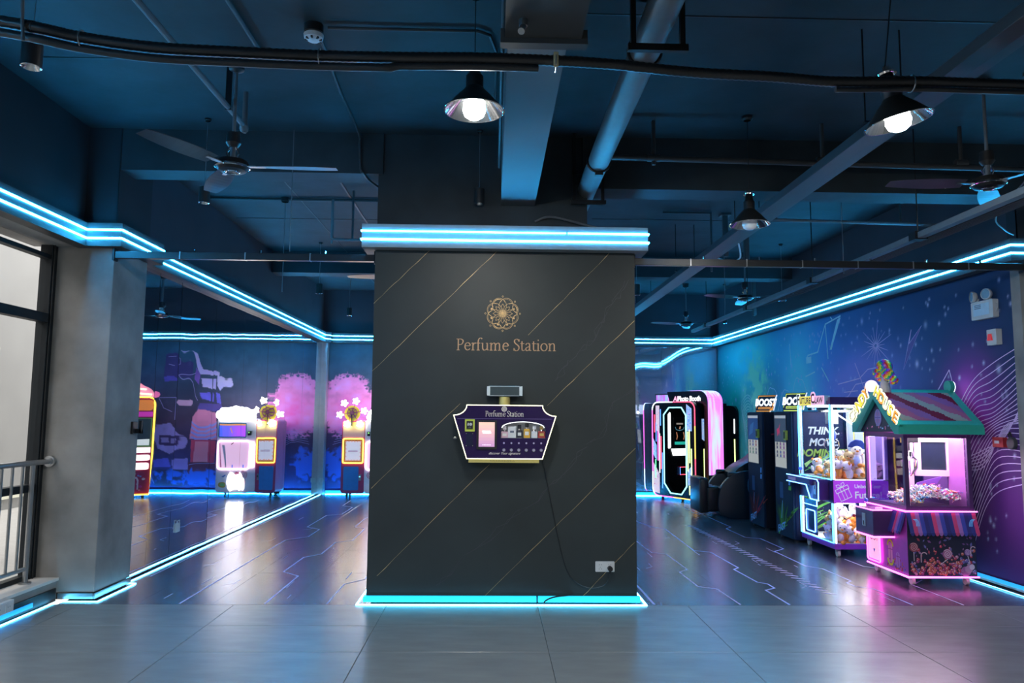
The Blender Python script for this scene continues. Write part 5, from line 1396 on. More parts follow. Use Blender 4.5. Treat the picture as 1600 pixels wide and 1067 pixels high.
# ------------------------------------------------------------------ candy machine shaped like a house
def candy_house():
    X0, Y0, DX, DY = 3.79, 6.88, .63, .74
    t = thing('candy_machine', (X0, Y0, 0), 'house-shaped candy grabber machine with green striped roof, nearest on the right', 'candy machine')
    m_nv = pm('plum_frame', (.075, .03, .12), .35); m_gr = pm('sea_green_paint', (.025, .40, .31), .45); m_dk = pm('midnight_panel', (.02, .02, .05), .4)
    for (x, y) in ((.06, .06), (.56, .06), (.06, .68), (.56, .68)):
        mb = MB(); caster(mb, x, y, .09, M_WHEEL, M_GREYM); mb.build('caster', t, smooth=.6)
    MB().box((0, 0, .085), (DX, DY, .66), m_dk).build('cabinet', t, bevel=.003)
    e = .012
    MB().tube([(-e, DY, .08), (-e, -e, .08), (DX + .01, -e, .08)], .007, N_PINK, 6).build('base_light', t)
    MB().tube([(-e, DY, .665), (-e, -e, .665), (DX + .02, -e, .665)], .0065, N_PINK, 6).build('belt_light', t)
    MB().tube([(-e, DY, 1.385), (-e, -e, 1.385), (DX + .02, -e, 1.385)], .0055, N_PINK, 6).build('eave_light', t)
    # print on the cabinet: sweets and lollipops
    pr = MB().box((.004, -.004, .095), (DX - .004, 0, .655), m_dk).build('front_print', t)
    mb = MB(); T = frame((0, -.0045, 0), '-y'); r3 = random.Random(3)
    cols = [(.55, .05, .10), (.65, .16, .12), (.40, .06, .22), (.12, .10, .38), (.20, .16, .48), (.60, .24, .40)]
    for i in range(230):
        x = r3.uniform(.02, DX - .02); z = .105 + abs(r3.gauss(0, .075)) * (1.0 + .8 * abs(x - .3))
        rr = r3.uniform(.007, .017)
        c = r3.choice(cols[:3] if .12 < x < .42 else cols)
        mb.flat(circ(x, z, rr, 8), .0001 * i / 230, M_PRINT, col=c, T=T); mb.flat(circ(x - rr * .3, z + rr * .35, rr * .28, 6), .0006, M_PRINT, col=(.85, .7, .75), T=T)
    for i in range(46):
        x = r3.uniform(.03, DX - .03); z = r3.uniform(.26, .50); a = r3.uniform(0, 6); c = r3.choice([(.5, .08, .12), (.18, .16, .45), (.45, .2, .4), (.25, .1, .3)])
        rr = r3.uniform(.005, .011); mb.flat([(x + rr * math.cos(a + k * PI / 2) * (2 if k % 2 else 1), z + rr * math.sin(a + k * PI / 2) * (2 if k % 2 else 1)) for k in range(4)], .0002, M_PRINT, col=c, T=T)
    def lolly(x, z, r, c1, c2, st):
        mb.flat(circ(x, z, r, 18), .0007, M_PRINT, col=c1, T=T)
        mb.rib([(x + r * .9 * k / 30 * math.cos(k * .5), z + r * .9 * k / 30 * math.sin(k * .5)) for k in range(2, 31)], r * .16, .0009, M_PRINT, col=c2, T=T)
        mb.rib([(x, z - r), (x + st[0], z - r + st[1])], .006, .0007, M_PRINT, col=(.8, .65, .75), T=T)
    lolly(.05, .345, .042, (.28, .06, .10), (.62, .32, .38), (.0, -.08)); lolly(.36, .285, .045, (.42, .14, .30), (.75, .5, .66), (-.07, -.05)); lolly(.545, .30, .03, (.25, .1, .35), (.6, .45, .65), (.02, -.07))
    for (x, z, w_) in ((.115, .27, .028), (.575, .33, .022)):
        mb.rib([(x, z - .06), (x, z)] + [(x + w_ - w_ * math.cos(a), z + w_ * math.sin(a)) for a in [PI * k / 8 for k in range(1, 8)]], .009, .0009, M_PRINT, col=(.68, .45, .55), T=T)
    for q in range(3):
        mb.flat(circ(.52 + .03 * q, .13 + .02 * q, .045 - .01 * q, 14), .0006 + .0001 * q, M_PRINT, col=[(.45, .15, .4), (.6, .3, .5), (.75, .55, .7)][q], T=T)
    mb.build('sweets_print', pr)
    # side (-x) face
    T = frame((-.0005, 0, 0), '-x')   # local x = -y
    sp = MB().box((-.004, .004, .095), (0, DY - .004, .655), pm('orchid_panel', (.42, .06, .46), .4)).build('side_print', t)
    mb = MB(); T = frame((-.0045, 0, 0), '-x')
    for i in range(60):
        x = -r3.uniform(.03, .36); z = .105 + abs(r3.gauss(0, .05)); rr = r3.uniform(.007, .014)
        mb.flat(circ(x, z, rr, 8), .0001 + .00001 * i, M_PRINT, col=r3.choice(cols), T=T)
    for (x, z0, z1, w_, c) in ((-.30, .155, .34, .038, (.80, .30, .55)), (-.17, .13, .27, .034, (.55, .22, .58))):
        mb.flat(rrect(x - w_, z0, x + w_, z1, w_ * .95, 6), .0006, M_PRINT, col=c, T=T)
        mb.rib([(x, z0 + .01), (x, z1 - .01)], .006, .0009, M_PRINT, col=(.3, .05, .2), T=T); mb.rib([(x - w_, (z0 + z1) / 2 + .03), (x + w_, (z0 + z1) / 2 + .03)], .006, .0009, M_PRINT, col=(.3, .05, .2), T=T)
    for (zc, a0, a1) in ((.30, .1, PI - .1), (.195, PI + .1, 2 * PI - .1)):
        mb.rib([(-.30 + .05 * math.cos(a0 + (a1 - a0) * k / 10), zc + .06 * math.sin(a0 + (a1 - a0) * k / 10)) for k in range(11)], .02, .001, M_PRINT, col=(.75, .75, .05), T=T)
    mb.build('sweets_print', sp)
    dr = MB().plate(rrect(-.70, .13, -.485, .46, .02), .004, .012, em('pink_backlit_door', (1.0, .42, .62), .95), T=frame((0, 0, 0), '-x')).build('prize_door', t)
    T = frame((-.0125, 0, 0), '-x')
    mk = pm('magenta_ink', (.7, .05, .25), .4)
    MB().text('OUT', .075, mk, T @ Matrix.Translation((-.59, .315, 0)), bold=.001).rib([(-.63, .40), (-.55, .40)], .008, 0, mk, T=T).rib([(-.63, .385), (-.55, .385)], .008, 0, mk, T=T).flat([(-.59, .195), (-.572, .225), (-.58, .237), (-.59, .23), (-.60, .237), (-.608, .225)], 0, pm('blue_heart_ink', (.12, .3, .9), .4), T=T).build('door_lettering', dr)
    MB().tube([(-.016, -q[0], q[1]) for q in rrect(-.715, .115, -.47, .48, .025)], .007, em('hot_pink_neon', (1.0, .06, .72), 9.0), 6, closed=True).build('neon_outline', dr)
    # console
    cn = MB().box((-.20, .22, .40), (0, .56, .645), pm('console_plum', (.05, .022, .10), .35)).build('control_console', t, bevel=.004)
    MB().tube([(-.207, .57, .40), (-.207, .213, .40), (0, .213, .40)], .007, N_PINK, 6).tube([(-.207, .57, .648), (-.207, .213, .648), (-.02, .213, .648)], .0045, N_PINK, 6).build('edge_light', cn)
    MB().box((-.206, .36, .48), (-.20, .42, .60), M_GREYM).box((-.209, .385, .49), (-.205, .395, .53), M_BLACK).build('coin_slot', cn)
    MB().ball((-.225, .545, .555), .016, pm('red_knob', (.6, .03, .05), .3), 10, 6).cyl((-.225, .545, .555), (-.19, .545, .555), .006, M_CHROME, 6).build('side_knob', cn)
    js = MB().cyl((-.12, .50, .645), (-.12, .50, .70), .006, M_CHROME, 8).build('joystick', cn)
    MB().ball((-.12, .50, .712), .02, pm('blue_red_knob', (.08, .12, .7), .25), 10, 8).build('joystick_ball', js)
    MB().cyl((-.10, .30, .645), (-.10, .30, .665), .032, em('pink_button', (1.0, .4, .7), .7), 14).build('push_button', cn)
    # awning stripes
    aw_c = [(.03, .04, .24), (.62, .06, .20), (.38, .16, .50), (.05, .07, .42), (.03, .03, .18)]
    m_aw = [pm('awning_%d' % i, c, .6) for i, c in enumerate(aw_c)]
    n = 17
    def scallop(mb, T, w_, m):
        pts = [(0, 0), (w_, 0)]
        mb.add([(0, 0, 0), (w_, 0, 0), (w_, -.17, .055), (0, -.17, .055)], [(3, 2, 1, 0)], m, T=T)
        k = 7; arc = [(w_ / 2 - w_ / 2 * math.cos(PI * i / k), -.17 - .028 * math.sin(PI * i / k), .055 + .004) for i in range(k + 1)]
        mb.add(arc, [tuple(range(k + 1))], m, T=T)
        mb.add([(0, 0, -.003), (w_, 0, -.003), (w_, -.17, .052), (0, -.17, .052)], [(0, 1, 2, 3)], m, T=T)
    w_ = (DX + .01) / n
    for i in range(n):
        mb = MB(); T = frame((i * w_ - .005, -.006, .65), '-y'); scallop(mb, T, w_, m_aw[i % 5]); mb.build('awning_stripe', t)
    for i in range(6):
        mb = MB(); T = frame((-.006, .0 + (i + 1) * w_, .65), '-x'); scallop(mb, T, w_, m_aw[(4 - i) % 5]); mb.build('awning_stripe', t)
    mb = MB(); m_bi = em('blue_print_light', (.15, .45, 1.0), .35)
    for (cx, s_) in ((.03, 1), (.60, -1)):
        for k in range(3): mb.rib([(cx + s_ * (.012 * k + .03 * math.sin(a)), .55 + .05 * math.cos(a)) for a in [PI * j / 12 for j in range(8)]], .005, 0, m_bi, T=frame((0, -.052, 0), '-y'))
    mb.build('awning_print', t)
    # upper tank
    z0, z1 = .675, 1.375
    MB().box((.012, .012, .665), (DX - .012, DY - .012, .69), m_nv).build('tank_floor', t)
    for (x, y) in ((0, 0), (0, DY - .035), (DX - .04, 0), (DX - .04, DY - .035)):
        MB().box((x, y, z0), (x + .04, y + .035, z1), m_nv).build('corner_post', t, bevel=.002)
    MB().box((.04, .004, z1 - .045), (DX - .04, .033, z1 - .001), m_nv).box((.004, .035, z1 - .045), (.035, DY - .035, z1 - .001), m_nv).box((.04, DY - .033, z1 - .045), (DX - .04, DY - .003, z1 - .001), m_nv).box((DX - .035, .035, z1 - .045), (DX - .003, DY - .035, z1 - .001), m_nv).box((.03, .03, z1 - .012), (DX - .03, DY - .03, z1), m_dk).build('tank_top', t)
    MB().box((.04, .004, z0 + .001), (DX - .04, .02, z0 + .035), m_nv).box((.004, .035, z0 + .001), (.02, DY - .035, z0 + .035), m_nv).build('tank_sill', t)
    for (a, b) in (((.035, .012, z0 + .03), (DX - .035, .016, z1 - .045)), ((.012, .035, z0 + .03), (.016, DY - .035, z1 - .045))):
        MB().box(a, b, M_GLASS).build('glass_pane', t)
    MB().tube([(.045, .02, z0 + .04), (.045, .02, z1 - .05)], .005, em('soft_pink_neon', (1, .55, .75), 1.8), 6).tube([(.02, DY - .06, z0 + .04), (.02, DY - .06, z1 - .05)], .005, N_PINK, 6).build('inner_light', t)
    MB().box((.06, .06, z1 - .018), (DX - .07, DY - .07, z1 - .013), em('tank_lamp', (1.0, .80, .95), 34.0)).build('tank_lamp', t)
    MB().box((DX - .045, .035, z0), (DX - .041, DY - .035, z1 - .05), pm('tank_light_stop', (.30, .09, .36), .35)).build('light_stop_panel', t)  # opaque side added to keep the tank light off the wall
    m_pk = pm('pale_pink_frame', (.80, .48, .66), .4)
    # rear pillar and mirror frame inside
    MB().box((DX - .05, .30, z0), (DX - .02, DY - .02, z1 - .05), pm('tank_back', (.09, .04, .16), .3)).box((.03, DY - .04, z0), (DX - .02, DY - .02, z1 - .05), glassm('tinted_pane', (.55, .45, .75))).build('back_panel', t)
    fr = MB().plate([(-.165, -.19), (.165, -.19), (.165, .19), (-.165, .19)], 0, .035, m_pk, holes=[[(-.115, -.135), (.115, -.135), (.115, .135), (-.115, .135)]], T=frame((.47, .34, 1.15), '-y') @ Matrix.Rotation(-.25, 4, 'Y')).build('screen_frame', t)
    MB().plate([(-.12, -.14), (.12, -.14), (.12, .14), (-.12, .14)], .005, .012, mirrorm('screen_glass', (.45, .5, .62), (.03, .04, .1), .3, .05), T=frame((.47, .34, 1.15), '-y') @ Matrix.Rotation(-.25, 4, 'Y')).build('screen', fr)
    MB().box((.22, .36, z0), (.29, .42, z1 - .05), m_pk).build('chute_post', t)
    MB().plate([(.0, 0), (.27, .09), (.32, .16), (.08, .10)], 0, .01, pm('chute_purple', (.22, .08, .46), .3), T=frame((.20, .30, .80), '-y')).build('chute_board', t)
    MB().box((.06, .52, .70), (.30, .525, .86), M_GLASS).build('chute_guard', t)
    # claw
    g = MB().box((.10, .14, 1.28), (.22, .24, 1.33), M_CHROME).box((.04, .17, 1.335), (DX - .05, .20, 1.35), M_CHROME).build('gantry', t)
    ch = MB().cyl((.15, .19, 1.20), (.15, .19, 1.28), .014, M_CHROME, 10).lathe([(0, 1.21), (.04, 1.2), (.05, 1.16), (.03, 1.13), (0, 1.13)], M_CHROME, 14, c=(.15, .19, 0)).build('claw_head', g, smooth=.6)
    for k in range(3):
        a = k * 2 * PI / 3; c, s = math.cos(a), math.sin(a)
        MB().tube([(.15 + r * c, .19 + r * s, z) for r, z in ((.035, 1.16), (.075, 1.12), (.07, 1.05), (.03, .99), (.005, .965))], [.010, .010, .013, .012, .004], M_CHROME, 6).build('claw_prong', ch)
    MB().tube([(.15 + .05 * math.cos(a), .19, 1.10 + .09 * math.sin(a)) for a in [PI * k / 10 for k in range(11)]], .005, M_WHITEP, 6).build('cable_loop', g)
    # roof: gable with ridge along x
    xa, xb = -.075, DX + .075; ya, yb = -.085, DY + .06; ym = (ya + yb) / 2; ze, zr = 1.40, 1.735; th = .055
    rf = MB(); k = th
    for (y0, y1) in ((ya, ym), (yb, ym)):
        q = [(xa, y0, ze), (xb, y0, ze), (xb, y1, zr), (xa, y1, zr), (xa, y0, ze + k), (xb, y0, ze + k), (xb, y1, zr + k), (xa, y1, zr + k)]
        fs = [(0, 3, 2, 1), (4, 5, 6, 7), (0, 1, 5, 4), (1, 2, 6, 5), (2, 3, 7, 6), (3, 0, 4, 7)]
        rf.add(q, fs if y0 < y1 else [f[::-1] for f in fs], m_gr)
    rf.box((xa - .004, ya - .005, ze - .035), (xb + .004, ya + .03, ze + .034), m_gr).box((xa - .004, yb - .03, ze - .035), (xb + .004, yb + .005, ze + .034), m_gr)
    rf = rf.build('roof', t)
    # striped roof sheet with wavy courses
    mb = MB(); rows, colsn = 26, 40
    def P(u, v, d=.002):
        y = ya + (ym - ya) * v; z = ze + th + (zr - ze) * v
        nl = Vector((0, -(zr - ze), (ym - ya))).normalized() * d
        return (xa + (xb - xa) * u, y + nl.y, z + nl.z)
    pal = [(.20, .004, .03), (.36, .33, .28), (.45, .10, .20), (.30, .10, .28)]
    u0, u1, v0, v1 = .06, .90, .10, .90
    for i in range(colsn):
        for j in range(rows):
            a0, a1 = u0 + (u1 - u0) * i / colsn, u0 + (u1 - u0) * (i + 1) / colsn
            b0, b1 = v0 + (v1 - v0) * j / rows, v0 + (v1 - v0) * (j + 1) / rows
            q = (a0 * 1.35 + (b0) * .95 + .05 * abs(math.sin(a0 * 16))) * 2.1
            c = pal[int(q * 2.2) % 4]
            mb.add([P(a0, b0), P(a1, b0), P(a1, b1), P(a0, b1)], [(0, 1, 2, 3)], M_PRINT, col=c)
    mb.build('striped_sheet', rf)
    T = frame((-.02, ym, 0), '-x')
    hw = (yb - ya) / 2 - .05
    gb = MB().plate([(-hw, ze - .02), (hw, ze - .02), (0, zr - .02)], 0, .02, m_dk, T=T).build('gable', t)
    MB().plate(circ(.0, ze + .115, .062, 22, .082), .02, .026, pm('lilac_window', (.42, .30, .62), .4), T=T).build('round_window', gb)
    mb = MB().rib([(0, ze + .04), (0, ze + .19)], .008, .0265, pm('violet_bar', (.25, .12, .42), .4), T=T).rib([(-.055, ze + .115), (.055, ze + .115)], .008, .0268, pm('violet_bar'), T=T)
    for sx in (-1, 1):
        for sy in (-1, 1): mb.flat([(sx * .012, ze + .115 + sy * .012), (sx * .04, ze + .115 + sy * .018), (sx * .03, ze + .115 + sy * .05), (sx * .012, ze + .115 + sy * .055)], .027, pm('rose_pane', (.55, .22, .45), .4), T=T)
    mb.build('window_bars', gb)
    mb = MB()
    for i in range(14):
        x = r3.uniform(-.24, .24); z = ze + r3.uniform(0, .05); mb.flat([(x + .012 * math.cos(k * PI / 4) * (1 if k % 2 else .35), z + .012 * math.sin(k * PI / 4) * (1 if k % 2 else .35)) for k in range(8)], .021, em('star_print', (.3, .5, .9), .35) if i % 2 else em('star_print_pink', (.9, .2, .4), .35), T=T)
    mb.build('gable_stars', gb)
    # barge boards
    T = frame((xa, ym, 0), '-x'); hw = (yb - ya) / 2
    for s_ in (-1, 1):
        MB().plate([(s_ * hw, ze - .035), (s_ * hw, ze + th - .01), (0, zr + th), (0, zr - .04), (s_ * (hw - .075), ze - .035)][::s_], -.03, .012, m_gr, T=T).build('barge_board', rf)
    # letters along the gable
    m_lw = em('letter_edge', (1.0, .90, .66), 1.0)
    lc = {'r': em('letter_orange', (1.0, .36, .03), .9), 'y': em('letter_yellow', (1.0, .72, .06), .95), 'w': em('letter_cream', (1.0, .88, .55), .95)}
    ink2 = pm('letter_shadow', (.05, .03, .02), .4)
    slope = math.atan2(zr - ze, hw)
    for word, s_, cs in (('CANDY', -1, 'wwyyr'), ('HOUSE', 1, 'yrwyr')):
        for i, chh in enumerate(word):
            u = ((i + .5) / 5) if s_ > 0 else (1 - (i + .5) / 5)
            u = .14 + u * .86
            x = s_ * hw * u; z = zr + th + (ze - zr) * u + .022
            Tl = T @ Matrix.Translation((x, z, .0)) @ Matrix.Rotation(-s_ * slope * .9, 4, 'Z')
            mb = MB().text(chh, .150, m_lw, Tl @ Matrix.Translation((0, -.03, .010)), depth=.018, bold=.009, side=m_lw)
            mb.text(chh, .150, ink2, Tl @ Matrix.Translation((.006, -.035, .0285)), bold=.005)
            mb.text(chh, .150, lc[cs[i]], Tl @ Matrix.Translation((-.001, -.029, .0292)), bold=.0035)
            mb.build('gable_letter', rf)
    MB().ball((xa - .02, ym, zr + .085), .058, em('pink_globe', (1.0, .72, .92), 1.15), 18, 12).build('globe', rf, smooth=1)
    MB().plate(circ(0, 0, .06, 20), -.02, .02, m_gr, T=frame((xb - .03, ym, zr + .085), '-x')).plate(circ(0, 0, .055, 20), -.03, -.021, N_WHITE, T=frame((xb - .03, ym, zr + .085), '-x')).build('end_disc', rf)
    # candy heap (nobody could count it)
    r4 = random.Random(9); mb = MB()
    pal = [(.82, .82, .85)] * 6 + [(.75, .10, .12), (.10, .35, .75), (.85, .6, .2), (.2, .6, .6), (.8, .4, .55), (.35, .1, .5)]
    mcy = vcm('sweet_wrapper', .3)
    for i in range(1500):
        x = r4.uniform(.045, DX - .065); y = r4.uniform(.035, DY - .12)
        if x < .24 and y > .40: continue
        h = .06 + .11 * math.exp(-((x - .30) / .2) ** 2 - ((y - .2) / .22) ** 2) + .05 * (x / DX) + .03 * math.sin(x * 23 + y * 17)
        z = z0 + .02 + h * r4.uniform(.55, 1.0)
        c = r4.choice(pal) if x < .42 else r4.choice(pal[4:] + [(.6, .08, .4), (.7, .06, .12), (.4, .1, .6)])
        T = Matrix.Translation((x, y, z)) @ Matrix.Rotation(r4.uniform(0, 6.3), 4, 'Z') @ Matrix.Rotation(r4.uniform(-.7, .7), 4, 'Y') @ Matrix.Rotation(r4.uniform(0, 3), 4, 'X')
        a, b, w2 = .015, .028, .008
        mb.add([(-b, -w2, 0), (-b, w2, 0), (-a, 0, 0), (-a * .7, -.009, 0), (-a * .7, .009, 0), (-a * .7, 0, .009), (a * .7, -.009, 0), (a * .7, .009, 0), (a * .7, 0, .009), (a, 0, 0), (b, -w2, 0), (b, w2, 0)],
               [(0, 1, 2), (2, 4, 5), (2, 5, 3), (2, 3, 4), (3, 5, 8, 6), (5, 4, 7, 8), (4, 3, 6, 7), (9, 8, 7), (9, 6, 8), (9, 7, 6), (9, 11, 10)], mcy, col=c, T=T)
    o = mb.build('wrapped_sweets'); o.location = (X0, Y0, 0)
    tag(o, 'heap of mixed wrapped sweets inside the house-shaped candy machine', 'sweets', kind='stuff')
    # lollipop display on the roof
    ls = thing('lollipop_stand', (X0 + .04, Y0 + ym + .0, zr + th), 'grey cone on the green roof holding rainbow swirl lollipops', 'stand')
    MB().lathe([(.055, -.03), (.03, .12), (.012, .13)], pm('stand_grey', (.35, .36, .42), .4), 14).build('cone', ls, smooth=.6)
    def swirl(u, v):
        q = int((v * 3 + u * 5) * 3) % 6
        return [(.75, .04, .05), (.85, .35, .03), (.8, .7, .05), (.05, .5, .15), (.06, .12, .6), (.45, .04, .45)][q]
    ml = vcm('swirl_sugar', .25)
    for i, (dx_, dy_, dz, r) in enumerate(((.0, .0, .22, .075), (.0, .075, .13, .055), (-.01, -.075, .14, .06), (.02, -.12, .085, .045), (-.05, .03, .16, .05))):
        MB().ball((0, 0, 0), r, ml, 22, 14, colf=swirl).build('x')
        b = bpy.context.scene.objects['x']; b.name = 'lollipop'; b.parent = ls; b.location = (dx_, dy_, dz); b.rotation_euler = (.4 * i, 1.2 + .5 * i, .3 * i)
        MB().cyl((dx_, dy_, dz), (0, 0, .05), .004, M_WHITEP, 6).build('stick', ls)
candy_house()
# ------------------------------------------------------------------ vending machines
def vending(y0, wd, first):
    lab = ('dark blue vending machine with an orange BOOST sign, beside the massage chair' if first else 'dark blue vending machine with a lime BOOST sign, next to the purple claw machine')
    t = thing('vending_machine', (3.67, y0, 0), lab, 'vending machine')
    m_b = pm('navy_cabinet', (.009, .015, .05), .55, spec=.15); m_bd = pm('navy_door', (.005, .017, .045), .55, spec=.15); m_sd = pm('black_cabinet_side', (.006, .008, .016), .55, spec=.15)
    H = 1.585; W = wd; D = .66
    for (x, y) in ((.06, .06), (.6, .06), (.06, W - .06), (.6, W - .06)): MB().cyl((x, y, 0), (x, y, .03), .025, M_BLACK, 10).build('foot', t)
    MB().box((.03, 0, .028), (D, W, H), m_sd if first else m_b).build('cabinet', t, bevel=.006)
    dr = MB().box((0, .004, .035), (.032, W - .004, H - .004), m_bd).build('door', t, bevel=.006)
    T = frame((-.0005, 0, 0), '-x')
    s0, s1 = -W + .035, -W * .24
    bz = MB().plate([(s0, .87), (s1, .87), (s1, 1.545), (s0, 1.545)], 0, .004, M_BLACK, T=T).build('screen_bezel', t)
    mb = MB(); m_s = vcm('vending_screen', .2, emit=.55)
    def R(a, b, c, d, col, z=.0045): mb.add([(a, b, z), (c, b, z), (c, d, z), (a, d, z)], [(0, 1, 2, 3)], m_s, col=col, T=T)
    g = .012; w_ = s1 - s0
    R(s0 + g, .882, s1 - g, 1.20, (.52, .50, .42)); R(s0 + g, 1.20, s1 - g, 1.50, (.02, .07, .20) if first else (.06, .09, .13)); R(s0 + g, 1.50, s1 - g, 1.535, (.5, .52, .52))
    R(s0 + g, 1.105, s1 - g, 1.108, (.25, .25, .22), .0048); R(s0 + g, 1.005, s1 - g, 1.008, (.25, .25, .22), .0048)
    if not first: mb.flat([(s0 + .10, 1.27), (s0 + .16, 1.32), (s0 + .19, 1.27), (s0 + .17, 1.37), (s0 + .20, 1.44), (s0 + .15, 1.38), (s0 + .08, 1.36)], .0048, m_s, col=(.5, .05, .12), T=T)
    else: mb.flat([(s0 + .05, 1.25), (s0 + .2, 1.3), (s0 + .25, 1.45), (s0 + .1, 1.40)], .0048, m_s, col=(.03, .12, .30), T=T)
    rr = random.Random(3 + first)
    for r in range(2):
        for c in range(3):
            x = s0 + g + .05 + c * (w_ - .05) / 3.1; z = 1.115 - r * .105
            col = rr.choice([(.28, .07, .07), (.08, .08, .12), (.07, .10, .30), (.10, .20, .14), (.22, .08, .25)])
            R(x, z, x + .045, z + .075, col, .0049); R(x + .012, z + .075, x + .033, z + .085, (.1, .1, .1), .0049); R(x + .01, z + .03, x + .036, z + .05, (.4, .35, .3), .005)
    mb.build('screen', bz)
    cr = MB().plate(rrect(-W * .30, 1.23, -W * .30 + .07, 1.35, .006), 0, .03, pm('lime_reader', (.42, .55, .10), .4), T=T).build('card_reader', t)
    MB().plate(rrect(-W * .30 + .014, 1.25, -W * .30 + .056, 1.33, .004), .03, .033, M_BLACK, T=T).build('reader_screen', cr)
    # printed front
    mb = MB(); hi = (.55, .06, .08) if first else (.16, .52, .08); lo = (.12, .02, .03) if first else (.04, .16, .04)
    bl = (.18, .48, .85)
    mb.add([(-.11, .76, .002), (-.065, .76, .002), (-.055, .83, .002), (-.10, .83, .002)], [(0, 1, 2, 3)], M_PRINT, col=bl, T=T)
    mb.add([(-.115, .68, .002), (-.06, .68, .002), (-.05, .74, .002), (-.105, .74, .002)], [(0, 1, 2, 3)], M_PRINT, col=bl, T=T)
    if not first: mb.add([(-.12, .62, .002), (-.04, .62, .002), (-.03, .67, .002), (-.11, .67, .002)], [(0, 1, 2, 3)], M_PRINT, col=hi, T=T)
    mb.flat(rrect(-W + .16, .50, -W + .27, .70, .01), .002, M_PRINT, col=(.03, .09, .2), T=T)
    mb.rib([(-W + .2, .25), (-W + .24, .47)], [.018, .012], .0025, M_PRINT, col=(.2, .45, .75), T=T)
    for i in range(26):
        a = rr.uniform(-.7, .7); x0 = -W + .22 + a * .10; L = rr.uniform(.2, .34)
        mb.rib([(x0, .16), (x0 + a * .10, .16 + L * .6), (x0 + a * .22, .16 + L)], [.022, .016, .003], .0021 + i * .00002, M_PRINT, col=tuple(c * rr.uniform(.35, .8) for c in (lo if i % 3 else hi)), T=T)
    for i in range(16):
        x = -W + .10 + i * .034; z = .06 + i * .022 + rr.uniform(-.02, .02)
        mb.rib([(x, z), (x + rr.uniform(.08, .17), z + rr.uniform(.05, .12))], [.03 * rr.uniform(.3, 1), .004], .0026, M_PRINT, col=tuple(c * rr.uniform(.5, 1) for c in hi), T=T)
    mb.build('front_print', t)
    MB().text('FAST', .115, pm('pale_blue_ink', (.20, .48, .80), .4), T @ Matrix.Translation((-W + .20, .10, .003)) @ Matrix.Rotation(.30, 4, 'Z'), bold=.004, shear=.3).build('front_lettering', t)
    # camera-facing side
    T = frame((0, -.0005, 0), '-y'); mb = MB()
    if first:
        for i in range(70): mb.flat([(rr.uniform(.25, .6), rr.uniform(.35, 1.25))] * 1 and (lambda x, z, s: [(x - s, z), (x, z - s), (x + s * .7, z + s * .5)])(rr.uniform(.25, .6), rr.uniform(.35, 1.25), rr.uniform(.004, .014)), .001, M_PRINT, col=(.30, .14, .04), T=T)
        for (z0, z1) in ((1.26, 1.36), (1.12, 1.24)): mb.add([(.30, z0, .001), (.44, z0, .001), (.48, z1, .001), (.34, z1, .001)], [(0, 1, 2, 3)], M_PRINT, col=(.12, .32, .75), T=T)
        mb.add([(.22, .12, .001), (.5, .16, .001), (.5, .34, .001), (.22, .30, .001)], [(0, 1, 2, 3)], M_PRINT, col=(.22, .02, .02), T=T)
        mb.rib([(.12, 1.28), (.24, 1.30)], .018, .0012, M_PRINT, col=(.35, .02, .05), T=T)
    else:
        for i in range(24):
            z = .05 + i * .025; x = rr.uniform(.13, .25)
            mb.rib([(x, z), (x + rr.uniform(.1, .3), z + rr.uniform(.05, .2))], [.05 * rr.uniform(.2, 1), .006], .001 + i * .00002, M_PRINT, col=tuple(c * rr.uniform(.5, 1) for c in (.16, .52, .10)), T=T)
        for i in range(60): mb.flat(circ(rr.uniform(.08, .62), rr.uniform(.3, 1.0), rr.uniform(.002, .006), 6), .0015, M_PRINT, col=(.5, .6, .75), T=T)
        for i in range(40):
            x = rr.uniform(.14, .5); z = .84 + rr.uniform(0, .16); mb.rib([(x, z), (x + rr.uniform(.08, .2), z + rr.uniform(.02, .12))], [.03 * rr.uniform(.2, 1), .004], .0016 + i * .00001, M_PRINT, col=rr.choice([(.16, .5, .10), (.10, .22, .5), (.3, .55, .2)]), T=T)
        mb.add([(.10, .05, .0008), (.104, .05, .0008), (.104, 1.56, .0008), (.10, 1.56, .0008)], [(0, 1, 2, 3)], M_PRINT, col=(.002, .003, .01), T=T)
    mb.build('side_print', t)
    if not first:
        mb = MB(); wi = pm('print_white', (.34, .40, .46), .45); li = pm('print_lime', (.20, .34, .06), .45)
        Tt = T @ Matrix.Translation((.40, 0, .003))
        for s_, z, m in (('THINK.', 1.31, wi), ('MOVE.', 1.17, wi), ('DOMINATE.', 1.04, li)): mb.text(s_, .125, m, Tt @ Matrix.Translation((0, z, 0)), bold=.004, shear=.25)
        mb.build('side_lettering', t)
    # BOOST sign
    T = frame_dir((.14, W * .42, H), (-.8, -.6)) @ Matrix.Diagonal((.80, 1.05, 1, 1))
    acc = em('boost_orange', (1.0, .36, .05), .75) if first else em('boost_lime', (.72, .85, .12), .75)
    dkp = pm('sign_navy', (.02, .03, .06), .4)
    outl = [(-.19, -.0), (.08, 0), (.10, .02), (.15, .02), (.21, .17), (.185, .155), (.22, .225), (-.13, .225), (-.19, .05)]
    sg = MB().plate(outl, -.03, 0, dkp, T=T, side=em('sign_edge_light', (.85, .9, 1.0), .8)).build('boost_sign', t)
    mb = MB().rib([(-.175, .012), (.085, .012), (.10, .032), (.145, .032), (.195, .16)], .012, .002, acc, T=T).rib([(.205, .212), (-.12, .212), (-.178, .05)], .010, .002, acc, T=T)
    mb.flat([(.10, .005), (.165, .06), (.135, .065), (.20, .13), (.15, .115), (.135, .085), (.15, .08)], .003, acc, T=T)
    mb.flat([(-.14, .038), (.10, .038), (.115, .066), (-.13, .066)], .002, acc, T=T)
